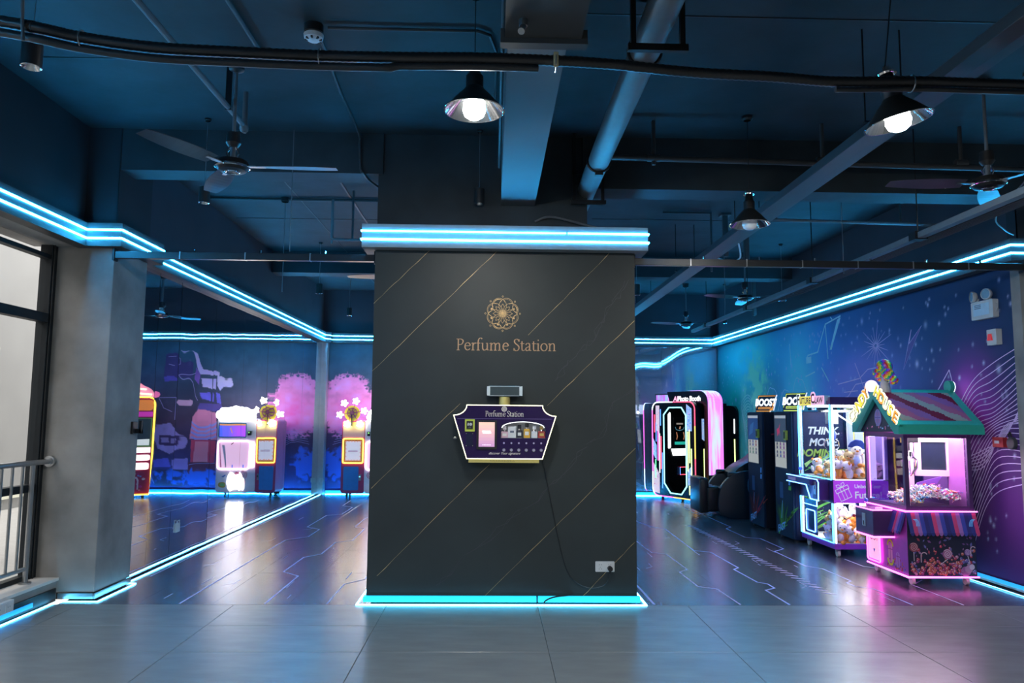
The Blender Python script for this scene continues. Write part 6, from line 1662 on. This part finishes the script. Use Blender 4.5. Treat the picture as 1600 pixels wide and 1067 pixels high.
    for i in range(9): mb.add([(-.12 + .024 * i, .045, .0025), (-.104 + .024 * i, .045, .0025), (-.102 + .024 * i, .059, .0025), (-.118 + .024 * i, .059, .0025)], [(0, 1, 2, 3)], dkp, T=T)
    mb.build('sign_outline', sg)
    MB().text('BOOST', .125, em('boost_white', (.95, .97, 1), 1.15), T @ Matrix.Translation((.005, .085, .003)), bold=.006, shear=.2).build('sign_lettering', sg)
vending(10.18, .60, True)
vending(9.20, .56, False)

# ------------------------------------------------------------------ massage chair
def massage_chair():
    t = thing('massage_chair', (3.98, 11.62, 0), 'black reclining massage chair between the photo booth and the vending machines', 'chair')
    m_sh = pm('navy_shell', (.012, .022, .036), .38, coat=.2); m_le = pm('black_leather', (.012, .012, .014), .36, bump=.05, scale=40); m_bl = pm('steel_blue_trim', (.10, .26, .42), .3, metal=.4)
    sh = [(-.58, .10), (-.60, .28), (-.56, .45), (-.48, .57), (-.36, .66), (-.20, .71), (-.05, .70), (.08, .64), (.20, .60), (.32, .58), (.40, .46), (.42, .25), (.36, .06), (.20, .02), (-.40, .02)]
    sh = [tuple(v) for v in cat_rom(sh, 4, closed=True)][::-1]
    for y, s_ in ((-.36, -1), (.27, 1)):
        p = MB().plate(sh, 0, .09, m_sh, T=frame((0, y + .09, 0), '-y')).build('side_shell', t, bevel=.022, seg=2, smooth=.9)
        cres = [(.02 + .17 * math.cos(a), .50 + .22 * math.sin(a)) for a in [1.9 + 2.5 * i / 12 for i in range(13)]]
        MB().rib(cres, [.02 + .05 * math.sin(PI * i / 12) for i in range(13)], .002, m_bl, T=frame((.02, y if s_ < 0 else y + .09, 0), '-y' if s_ < 0 else '+y')).build('trim_crescent', p)
    MB().box((-.52, -.27, .06), (.40, .27, .30), m_sh).build('base', t, bevel=.02)
    MB().box((-.55, -.26, .30), (.18, .26, .46), m_le).build('seat', t, bevel=.05, seg=3, smooth=.9)
    bk = [(-.10, .46), (.02, .40), (.20, .56), (.36, .86), (.42, 1.08), (.38, 1.15), (.28, 1.10), (.12, 1.0), (-.02, .88), (-.25, .75), (-.32, .62)]
    MB().plate([tuple(v) for v in cat_rom(bk, 3, closed=True)][::1], 0, .50, m_le, T=frame((0, .25, 0), '-y')).build('backrest', t, bevel=.03, seg=2, smooth=.9)
    for s_ in (-1, 1): MB().plate([tuple(v) for v in cat_rom([(.20, 1.02), (.36, 1.16), (.42, 1.06), (.30, .86)], 3, closed=True)][::-1], 0, .06, m_sh, T=frame((0, .30 * s_ + .03, 0), '-y')).build('headrest_wing', t, bevel=.01)
    for y in (-.34, .27): MB().box((-.44, y, .60), (-.05, y + .07, .69), m_le).build('armrest', t, bevel=.025, seg=2, smooth=.9)
    fr = MB().box((-.86, -.29, .08), (-.72, .29, .60), m_le).build('footrest', t, bevel=.03, seg=2, smooth=.9)
    for y in (-.30, -.06, .18): MB().box((-.76, y, .10), (-.56, y + .12, .48), m_le).build('calf_pad', fr, bevel=.04, seg=3, smooth=.9)
    MB().cyl((-.46, -.20, .05), (-.46, .20, .05), .03, M_BLACK, 10).build('roller', t)
    MB().tube([(-.1, -.38, .04), (.1, -.385, .045), (.36, -.38, .09)], .008, pm('pale_trim', (.4, .45, .5), .3), 6).build('foot_trim', t)
massage_chair()

# ------------------------------------------------------------------ photo booth
def led_curtain(name, c1, c2, k):
    if name in MATS: return MATS[name]
    m, nt, b = nodes(name)
    tc = nt.nodes.new('ShaderNodeTexCoord'); wv = nt.nodes.new('ShaderNodeTexNoise'); mp = nt.nodes.new('ShaderNodeMapping')
    mp.inputs['Scale'].default_value = (6, 14, 1.6); wv.inputs['Scale'].default_value = 1.0
    nt.links.new(tc.outputs['Object'], mp.inputs[0]); nt.links.new(mp.outputs[0], wv.inputs['Vector'])
    cr = nt.nodes.new('ShaderNodeValToRGB'); cr.color_ramp.elements[0].position = .42; cr.color_ramp.elements[1].position = .62
    cr.color_ramp.elements[0].color = (*c1, 1); cr.color_ramp.elements[1].color = (*c2, 1)
    nt.links.new(wv.outputs[0], cr.inputs[0]); nt.links.new(cr.outputs[0], b.inputs['Base Color']); nt.links.new(cr.outputs[0], b.inputs['Emission Color'])
    b.inputs['Emission Strength'].default_value = k
    MATS[name] = m
    return m
def photo_booth():
    t = thing('photo_booth', (3.305, 13.72, 0), 'black photo booth with rainbow neon frame and pink glowing arch, in the far corner', 'photo booth', -PI / 3)
    K = K_NEON * .42
    E = lambda n_, c, k=1.0: em('booth_' + n_, c, K * k)
    nW = E('white', (.9, 1, 1)); nC = E('cyan', (.35, .95, 1.0)); nB = E('blue', (.10, .30, 1.0)); nR = E('red', (1.0, .08, .15)); nM = E('magenta', (1.0, .15, .65)); nO = E('orange', (1.0, .55, .10)); nG = E('green', (.15, 1.0, .35)); nY = E('lime', (.80, 1.0, .35))
    m_k = pm('booth_black', (.010, .011, .014), .25)
    out = rrect(-.55, .06, .55, 1.78, .14, 6)
    oc = [(-.24, .30), (-.08, .13), (.20, .13), (.33, .28), (.33, 1.54), (.22, 1.68), (-.10, 1.68), (-.24, 1.55)]
    T = frame((0, 0, 0), '-y')
    for x in (-.4, .4): MB().cyl((x, .1, 0), (x, .1, .07), .025, M_BLACK, 10).cyl((x, .6, 0), (x, .6, .07), .025, M_BLACK, 10).build('foot', t)
    MB().plate(out, -.10, 0, m_k, holes=[oc], T=T).build('front_frame', t, bevel=.004)
    # cabin shell behind the front
    mb = MB().box((-.52, .10, .07), (-.44, .80, 1.76), m_k).box((.47, .10, .07), (.55, .80, 1.76), m_k).box((-.52, .76, .07), (.55, .80, 1.76), m_k).box((-.52, .10, 1.70), (.55, .80, 1.76), m_k).box((-.52, .10, .07), (.55, .80, .12), m_k)
    mb.build('cabin', t)
    # rainbow outline
    n = len(out); seq = [nO, nM, nR, nW, nM, nM, nW, nM, nR, nO, nM, nR]
    P3 = [(x, -.006, z) for x, z in out]
    segs = []
    for i in range(n):
        a = Vector(P3[i]); b = Vector(P3[(i + 1) % n]); L = (b - a).length; k = max(1, int(L / .28))
        for j in range(k): segs.append((a.lerp(b, j / k), a.lerp(b, (j + 1) / k)))
    colr = {}
    for a, b in segs:
        m_ = (a + b) / 2
        if m_.x > .5: c = nO if .85 < m_.z < 1.25 else (nR if m_.z > .6 else nO)
        elif m_.z > 1.7: c = nR if m_.x > .15 else (nO if m_.x > -.05 else nW)
        elif m_.z < .1: c = nM if m_.x < .05 else (nO if m_.x < .3 else nR)
        else: c = nM if .5 < m_.z < 1.6 else nW
        colr.setdefault(c.name, (c, MB()))[1].tube([tuple(a), tuple(b)], .010, c, 6)
    for c, mb in colr.values(): mb.build('neon_outline', t)
    MB().tube([(x, -.006, z) for x, z in oc], .011, nC, 6, closed=True).build('door_neon', t)
    # inside
    Ti = frame((-.438, 0, 0), '+x')
    MB().plate(rrect(.22, .92, .34, 1.60, .03), 0, .015, em('booth_panel', (.95, 1, .98), 2.6), T=Ti).build('light_panel', t)
    MB().plate([(.40, .78), (.74, .78), (.74, .91), (.36, .91)], 0, .02, em('booth_shelf', (.95, 1, 1), 2.0), T=Ti).build('lit_shelf', t)
    sc = MB().plate([(.42, .97), (.74, .97), (.74, 1.50), (.42, 1.50)], 0, .012, M_BLACK, T=Ti).build('screen', t)
    mb = MB(); m_s = vcm('lit_screen', .2, emit=1.0); Ts = Ti @ Matrix.Translation((.41, 0, .0125))
    mb.add([(.03, .985, 0), (.33, .985, 0), (.33, 1.04, 0), (.03, 1.04, 0)], [(0, 1, 2, 3)], m_s, col=(.02, .42, .32), T=Ts)
    for x in (.08, .26): mb.rib([(x, 1.08), (x + .02, 1.14), (x, 1.22)], .02, .001, m_s, col=(.5, .2, .1), T=Ts)
    mb.rib([(.05, 1.32), (.07, 1.27), (.16, 1.25), (.25, 1.27), (.28, 1.32)], .008, .001, m_s, col=(.1, .3, .4), T=Ts); mb.rib([(.08, 1.38), (.25, 1.38)], .03, .001, m_s, col=(.25, .22, .2), T=Ts); mb.rib([(.16, 1.28), (.18, 1.33)], .03, .001, m_s, col=(.5, .25, .15), T=Ts)
    mb.build('screen_print', sc)
    ps = MB().plate([(.56, .42), (.72, .42), (.72, .56), (.56, .56)], 0, .02, m_k, T=Ti).build('print_slot', t)
    for a_, b_, c_ in (((.56, .42), (.72, .42), nR), ((.56, .56), (.72, .56), nR), ((.56, .42), (.56, .56), nB), ((.72, .42), (.72, .56), nG)): MB().tube([(*a_, .024), (*b_, .024)], .006, c_, 6, T=Ti).build('light_tube', ps)
    # glowing bars on the front
    bars = [(-.49, 1.22, 1.55, nR), (-.45, 1.05, 1.40, nB), (-.33, 1.35, 1.65, nB), (-.40, .70, 1.25, nM), (-.36, .48, 1.20, nW), (-.32, .55, 1.15, nR), (-.48, .75, 1.0, nB), (-.29, .20, .85, nB), (-.47, .38, .72, nG), (.37, .55, 1.25, nY), (.41, .70, 1.28, nY), (.455, .35, .95, nY), (.40, .14, .30, nY)]
    for x, a, b, m in bars: MB().box((x - .008, -.008, a), (x + .008, 0, b), m).build('light_bar', t)
    m_pa = vcm('glitch_print', .4, emit=.85); rr = random.Random(2)
    def patch(T, poly, pal, parent=t):
        mb = MB().flat(poly, .002, m_pa, col=pal[0], T=T)
        xs = [p[0] for p in poly]; zs = [p[1] for p in poly]
        for i in range(70):
            x = rr.uniform(min(xs), max(xs)); z = rr.uniform(min(zs), max(zs)); s = rr.uniform(.006, .02)
            q = [(x - s, z - s * .6), (x + s, z - s * .3), (x + s * .5, z + s)]
            ok = all(inpoly(np.array([p[0]]), np.array([p[1]]), poly)[0] for p in q)
            if ok: mb.flat(q, .0022 + i * .00001, m_pa, col=rr.choice(pal[1:]), T=T)
        mb.build('glitch_panel', parent)
    pk = [(.75, .55, .62), (.85, .82, .8), (.5, .2, .3), (.8, .4, .35), (.6, .6, .75)]; bl = [(.35, .5, .8), (.75, .8, .9), (.1, .25, .7), (.7, .35, .6), (.2, .6, .8)]
    patch(T, [(-.46, 1.28), (-.36, 1.18), (-.36, 1.72), (-.46, 1.72)], pk); patch(T, [(-.545, .82), (-.44, .70), (-.44, .98), (-.545, 1.12)], bl); patch(T, [(-.53, .12), (-.37, .10), (-.37, .46), (-.53, .66)], pk)
    patch(T, [(.34, 1.26), (.47, 1.26), (.47, 1.66), (.34, 1.74)], bl); patch(T, [(.36, .30), (.45, .32), (.47, .66), (.36, .56)], bl)
    # near side
    Tn = frame((.551, 0, 0), '+x')
    patch(Tn, [(.16, 1.12), (.38, 1.0), (.38, 1.48), (.16, 1.48)], bl)
    MB().box((.551, .20, .42), (.559, .215, .95), nY).build('light_bar', t)
    # arch with glowing edge
    arch = [(-.30, 1.975), (-.22, 1.74), (.60, 1.74), (.63, 1.70), (.63, .08), (.715, .08), (.715, 1.77)] + [(.515 + .20 * math.cos(a), 1.775 + .20 * math.sin(a)) for a in [PI / 2 * i / 8 for i in range(1, 9)]]
    ar = MB().plate(arch[::-1] if sum(arch[i][0] * arch[(i + 1) % len(arch)][1] - arch[(i + 1) % len(arch)][0] * arch[i][1] for i in range(len(arch))) < 0 else arch, -.52, -.14, m_k, T=T).build('arch', t)
    m_l = led_curtain('led_curtain', (.95, .22, .95), (.62, .75, 1.0), 1.1)
    pts = [(.718, .50), (.718, 1.77)] + [(.515 + .203 * math.cos(a), 1.775 + .203 * math.sin(a)) for a in [PI / 2 * i / 8 for i in range(1, 9)]] + [(.2, 1.978)]
    mb = MB()
    for i in range(len(pts) - 1):
        (a, b), (c, d) = pts[i], pts[i + 1]
        k = 6
        for j in range(k):
            y0, y1 = .145 + .37 * j / k, .145 + .37 * (j + 1) / k
            w0 = .004 + .006 * (j % 2); w1 = .004 + .006 * ((j + 1) % 2)
            nx, nz = (d - b), -(c - a); L = math.hypot(nx, nz); nx /= L; nz /= L
            mb.add([(a + nx * w0, y0, b + nz * w0), (a + nx * w1, y1, b + nz * w1), (c + nx * w1, y1, d + nz * w1), (c + nx * w0, y0, d + nz * w0)], [(0, 1, 2, 3)], m_l)
    mb.build('led_curtain', ar)
    MB().box((-.29, .16, 1.75), (-.26, .50, 1.965), m_l).build('led_curtain', ar)
    mb = MB().text('AI', .125, em('booth_sign_pink', (1.0, .45, .6), 1.3), T @ Matrix.Translation((-.13, 1.80, -.138)), bold=.004, shear=.15, align='LEFT')
    mb.text('Photo Booth', .125, em('booth_sign_white', (1, 1, 1), 1.5), T @ Matrix.Translation((-.02, 1.80, -.138)), bold=.004, shear=.1, align='LEFT', spacing=.88)
    mb.build('sign_lettering', ar)
    MB().box((-.1, .10, 1.715), (.5, .14, 1.735), em('booth_valance', (.8, .9, 1), .8)).build('valance_light', t)
    # rear hood
    rh = rrect(-.5, .06, .80, 1.72, .16, 6)
    rr_ = MB().plate(rh, -.98, -.80, m_k, T=T).build('rear_hood', t)
    for (a, b) in ((1.22, 1.48), (.55, 1.12)): MB().box((.72, .788, a), (.735, .80, b), nW if a > 1 else nY).box((.801, .88, a), (.808, .895, b), nW if a > 1 else nG).build('light_bar', rr_)
    for x in (-.52,):
        MB().box((-.528, .40, .45), (-.52, .415, 1.0), nG).box((-.528, .40, 1.15), (-.52, .415, 1.45), nW).build('light_bar', t)
photo_booth()

# ------------------------------------------------------------------ cotton candy machine at the far left
def cotton_candy():
    t = thing('cotton_candy_machine', (-2.70, 13.70, 0), 'white and pink cotton candy machine with glowing flowers, against the far mural', 'candy machine')
    m_w = pm('milk_white', (.86, .80, .86), .35); m_pk = pm('rose_red_panel', (.52, .06, .16), .4); m_pu = pm('pink_side', (.62, .22, .42), .4)
    W, D = 1.07, .50
    for x in (.10, .95):
        for y in (.1, .4): mb = MB(); caster(mb, x, y, .11, M_BLACK, M_BLACKM); mb.build('caster', t)
    MB().plate(rrect(0, .10, .42, 1.40, .05), -D, 0, m_pk, T=frame((0, 0, 0), '-y'), side=m_pu).build('cabinet_left', t)
    MB().plate(rrect(.415, .10, W, 1.42, .06), -D, .004, m_w, T=frame((0, 0, 0), '-y')).build('cabinet_right', t)
    T = frame((0, -.001, 0), '-y')
    mb = MB()
    for i in range(10):
        a, b = i / 10, (i + 1) / 10
        mb.add([(.02, 1.09 + .28 * a, 0), (.40, 1.09 + .28 * a, 0), (.40, 1.09 + .28 * b, 0), (.02, 1.09 + .28 * b, 0)], [(0, 1, 2, 3)], M_PRINT, col=tuple(p + (q - p) * a for p, q in zip((.62, .35, .48), (.78, .68, .10))), T=T)
    mb.build('header_print', t)
    n_or = em('amber_neon', (1.0, .50, .06), K_NEON * .8)
    fr = MB().plate(rrect(.03, .64, .385, 1.07, .02), 0, .006, pm('orange_frame', (.85, .38, .08), .4), T=T).build('menu_frame', t)
    MB().tube([(q[0], -.012, q[1]) for q in rrect(.03, .64, .385, 1.07, .025)], .014, n_or, 8, closed=True).build('neon_outline', fr)
    mb = MB().plate(rrect(.055, .665, .36, 1.045, .01), .006, .008, pm('orange_mat', (.9, .45, .15), .5), T=T).rib(rrect(.052, .662, .363, 1.048, .01), .008, .0085, M_BLACK, T=T, closed=True).plate([(.075, .685), (.34, .685), (.34, 1.025), (.075, 1.025)], .008, .010, em('menu_sheet', (.78, .72, .78), .55), T=T)
    for (a, b) in ((.86, .86), (.84, .84)): mb.rib([(.12, a), (.29, b)], .008, .0105, m_pu, T=T)
    for k in range(20):
        q = [(.08, .69), (.335, .69), (.335, 1.02), (.08, 1.02)]; u = k / 20 * 4; i = int(u); f = u - i; a, b = q[i], q[(i + 1) % 4]
        mb.flat(circ(a[0] + (b[0] - a[0]) * f, a[1] + (b[1] - a[1]) * f, .014, 6), .011, em('coral_dot', (.95, .42, .35), .5), T=T)
    mb.build('menu', fr)
    dr = MB().plate(rrect(.045, .155, .315, .575, .025), 0, .008, pm('sky_blue_door', (.05, .25, .62), .4), T=T).build('service_door', t)
    MB().box((.325, -.03, .33), (.365, 0, .44), M_GREYM).cyl((.345, -.03, .40), (.345, -.06, .40), .016, M_CHROME, 8).build('latch', dr)
    # lit window, screens, cloud
    n_pw = em('rose_white_neon', (1.0, .62, .80), K_NEON * .7)
    wn = MB().plate(rrect(.44, .52, 1.04, 1.02, .06), .004, .010, em('lit_chamber', (.92, .54, .70), .85), T=T).build('spinning_window', t)
    MB().tube([(q[0], -.018, q[1]) for q in rrect(.44, .52, 1.04, 1.02, .06)], .016, n_pw, 8, closed=True).build('neon_outline', wn)
    mb = MB().cyl((.62, -.02, .545), (.62, -.02, .60), .02, em('blue_jar', (.05, .2, .8), .6), 8).cyl((.74, -.02, .545), (.74, -.02, .60), .016, em('blue_jar', (.05, .2, .8), .6), 8)
    mb.rib([(.93, .55), (.95, .95)], .02, .012, m_w, T=T).rib([(.98, .55), (.99, .98)], .014, .012, pm('rose_bar', (.75, .25, .42), .4), T=T).rib([(.74, .99), (.82, .96)], .016, .012, M_BLACK, T=T)
    mb.build('jars_and_arm', wn)
    sc = MB().plate(rrect(.55, 1.08, 1.03, 1.345, .02), .004, .012, pm('teal_bezel', (.06, .26, .40), .4), T=T).build('screen_bezel', t)
    mb = MB(); m_s = vcm('lit_screen', .2, emit=1.0)
    for i in range(8):
        a, b = .575 + .43 * i / 8, .575 + .43 * (i + 1) / 8; f = i / 7
        mb.add([(a, 1.10, .013), (b, 1.10, .013), (b, 1.295, .013), (a, 1.295, .013)], [(0, 1, 2, 3)], m_s, col=(.55 - .45 * f, .10 + .05 * f, .85), T=T)
    mb.add([(.575, 1.297, .013), (1.0, 1.297, .013), (1.0, 1.325, .013), (.575, 1.325, .013)], [(0, 1, 2, 3)], m_s, col=(.75, .30, .12), T=T)
    mb.rib([(.80, 1.16), (.84, 1.22), (.86, 1.26)], .03, .0135, m_s, col=(.6, .25, .2), T=T)
    mb.build('screen', sc)
    MB().plate(rrect(.455, 1.12, .505, 1.20, .006), .004, .02, M_BLACK, T=T).plate(circ(.48, 1.175, .014, 10), .02, .022, em('reader_green', (.4, 1, .2), 1.0), T=T).build('card_reader', t)
    m_cl = em('cloud_light', (1.0, .95, .92), 20.0)
    co = [(.44, 1.44), (.46, 1.52), (.50, 1.58), (.57, 1.62), (.66, 1.62), (.74, 1.645), (.82, 1.63), (.90, 1.62), (.97, 1.60), (1.0, 1.56), (1.07, 1.55), (1.12, 1.50), (1.10, 1.44), (1.04, 1.42), (.95, 1.40), (.80, 1.41), (.65, 1.40), (.50, 1.41)]
    MB().plate([tuple(v) for v in cat_rom(co, 3, closed=True)][::-1], -.05, .03, m_cl, T=T).build('cloud_sign', t)
    # glowing wheel of flowers
    wh = MB().cyl((.17, -.02, 1.30), (.17, -.02, 1.54), .012, M_BLACKM, 8).build('flower_wheel', t)
    mb = MB(); Tw = frame((.175, -.03, 1.535), '-y'); wi = pm('plum_wire', (.35, .06, .20), .4)
    for r in (.035, .09): mb.rib(circ(0, 0, r, 8), .014, 0, wi, T=Tw, closed=True)
    for k in range(8): mb.rib([(0, 0), (.095 * math.cos(k * PI / 4), .095 * math.sin(k * PI / 4))], .010, .001, wi, T=Tw)
    mb.flat(circ(0, 0, .022, 10), .002, em('coral_dot', (.95, .42, .35), .5), T=Tw); mb.plate(circ(0, -.01, .14, 24), -.03, -.01, pm('mustard_disc', (.62, .48, .05), .5), T=Tw)
    mb.build('wheel_web', wh)
    m_fl = em('flower_light', (1.0, .92, .68), 20.0)
    for (x, z) in ((.035, 1.706), (.242, 1.743), (.396, 1.571), (-.039, 1.498), (.092, 1.338), (.322, 1.34)):
        Tf = frame((x, -.05, z), '-y')
        o_ = [((.050 + .016 * math.cos(5 * a)) * math.cos(a), (.050 + .016 * math.cos(5 * a)) * math.sin(a)) for a in [2 * PI * i / 30 for i in range(30)]]
        f = MB().plate(o_, -.012, .012, m_fl, T=Tf).build('flower', wh)
        MB().rib([(0, 0), (.175 - x, 1.535 - z)], .012, -.014, wi, T=Tf).build('spoke', wh)
    # lower sweets picture, partly lit
    mb = MB().plate(circ(.76, .30, .13, 20, .16), .004, .012, m_cl, T=T).plate(circ(.62, .25, .07, 16, .10), .004, .014, m_cl, T=T)
    mb.build('lit_badge', t)
    mb = MB(); ro = (.62, .08, .20)
    for (x, z) in ((.62, .44), (.52, .42)):
        for r in (.055, .03): mb.rib(circ(x, z, r, 8), .010, .006, M_PRINT, col=ro, T=T, closed=True)
        mb.rib([(x, z - .055), (x + .01, z - .18)], .012, .006, M_PRINT, col=ro, T=T)
    mb.flat(circ(.97, .24, .05, 14), .006, M_PRINT, col=(.75, .45, .10), T=T); mb.flat(circ(.97, .24, .03, 12), .007, M_PRINT, col=(.3, .6, .2), T=T); mb.rib([(.93, .42), (.97, .38)], .02, .006, M_PRINT, col=(.1, .25, .7), T=T)
    mb.build('sweets_print', t)
cotton_candy()

def prize_machine():
    t = thing('prize_machine', (-.43, 13.85, 0), 'red prize machine with yellow neon outline, seen in the mirror beside the grey column', 'prize machine', math.radians(-24))
    n_y = em('yellow_neon', (1.0, .66, .05), K_NEON * .85); m_r = pm('wine_red_cabinet', (.40, .02, .08), .35); m_o = em('orange_panel', (.95, .25, .04), .5)
    W = .86; D = .55; T = frame((0, 0, 0), '-y')
    out = [(.03, .06), (W - .03, .06), (W - .01, .55), (W, .75), (W, 1.66)] + [(W - .12 + .12 * math.cos(a), 1.66 + .13 * math.sin(a)) for a in (.5, 1.0, 1.5)] + [(.12 + .12 * math.cos(a), 1.66 + .13 * math.sin(a)) for a in (1.64, 2.14, 2.64)] + [(0, 1.66), (0, .75), (.01, .55)]
    for x in (.12, W - .12):
        for y in (.08, .45): mb = MB(); caster(mb, x, y, .07, M_BLACK, M_BLACKM); mb.build('caster', t)
    MB().plate(out, -D, 0, m_r, T=T).build('cabinet', t)
    MB().tube([(x, -.012, z) for x, z in out], .012, n_y, 8, closed=True).build('neon_outline', t)
    MB().plate(rrect(.05, 1.55, W - .05, 1.74, .05), 0, .006, m_o, T=T).plate([(.04, 1.44), (W - .04, 1.44), (W - .04, 1.53), (.04, 1.53)], 0, .006, em('magenta_panel', (.75, .04, .40), .5), T=T).build('header_panel', t)
    g = MB().plate(rrect(.05, .90, W - .05, 1.42, .02), 0, .004, pm('lime_green_frame', (.25, .45, .10), .4), T=T).build('window_frame', t)
    MB().plate(rrect(.07, .93, W - .07, 1.40, .02), .004, .006, pm('dark_window', (.10, .11, .11), .12), T=T).build('window', g)
    mb = MB().plate([(.08, .93), (W - .08, .93), (W - .08, 1.02), (.08, 1.04)], .006, .009, em('prize_tray', (.8, .8, .7), .7), T=T).rib(circ(.34, 1.32, .05, 12), .02, .008, em('yellow_ring', (.95, .65, .05), .8), T=T, closed=True)
    mb.build('window_print', g)
    MB().plate([(.06, .80), (W - .06, .80), (W - .06, .89), (.06, .89)], 0, .01, em('white_strip', (1, .97, .95), 3.0), T=T).build('light_strip', t)
    for (a, b, c, d) in ((.06, .66, .28, .76), (.31, .66, .55, .76), (.58, .66, W - .06, .76), (.07, .50, .30, .62), (.33, .50, .56, .62), (.59, .50, W - .07, .62)):
        MB().plate(rrect(a, b, c, d, .03), 0, .012, em('pale_button_light', (1.0, .80, .72), 2.4), T=T).build('lit_button', t)
    mb = MB(); r = random.Random(8)
    for i in range(26):
        mb.flat(circ(r.uniform(.1, W - .1), r.uniform(.12, .44), r.uniform(.01, .025), 8), .002 + i * .0001, M_PRINT, col=r.choice([(.7, .3, .4), (.5, .05, .25), (.75, .55, .6), (.2, .3, .6)]), T=T)
    for x in (.2, .45, .68): mb.rib([(x, .15), (x, .30), (x + .02, .35), (x + .06, .36), (x + .08, .31)], .025, .005, M_PRINT, col=(.75, .55, .6), T=T)
    mb.build('sweets_print', t)
    # swirl topper
    m_t = em('swirl_pink', (1.0, .30, .40), .8); m_t2 = em('swirl_cream', (1.0, .85, .55), 1.6)
    st = MB().plate([tuple(v) for v in cat_rom([(.08, 1.79), (.78, 1.79), (.80, 1.86), (.70, 1.92), (.62, 2.0), (.5, 2.06), (.3, 2.06), (.2, 2.0), (.10, 1.94), (.05, 1.86)], 3, closed=True)], -.10, 0, m_t, T=T).build('swirl_topper', t)
    for (z, a, b) in ((1.86, .08, .78), (1.95, .16, .70), (2.02, .26, .60)): MB().tube([(a, -.012, z - .02), ((a + b) / 2, -.02, z + .01), (b, -.012, z + .02)], .018, m_t2, 6).build('swirl_light', st)
    MB().plate(circ(.0, 1.84, .06, 8), -.05, -.01, em('star_pink', (.9, .15, .35), .6), T=T).build('star', t)
prize_machine()
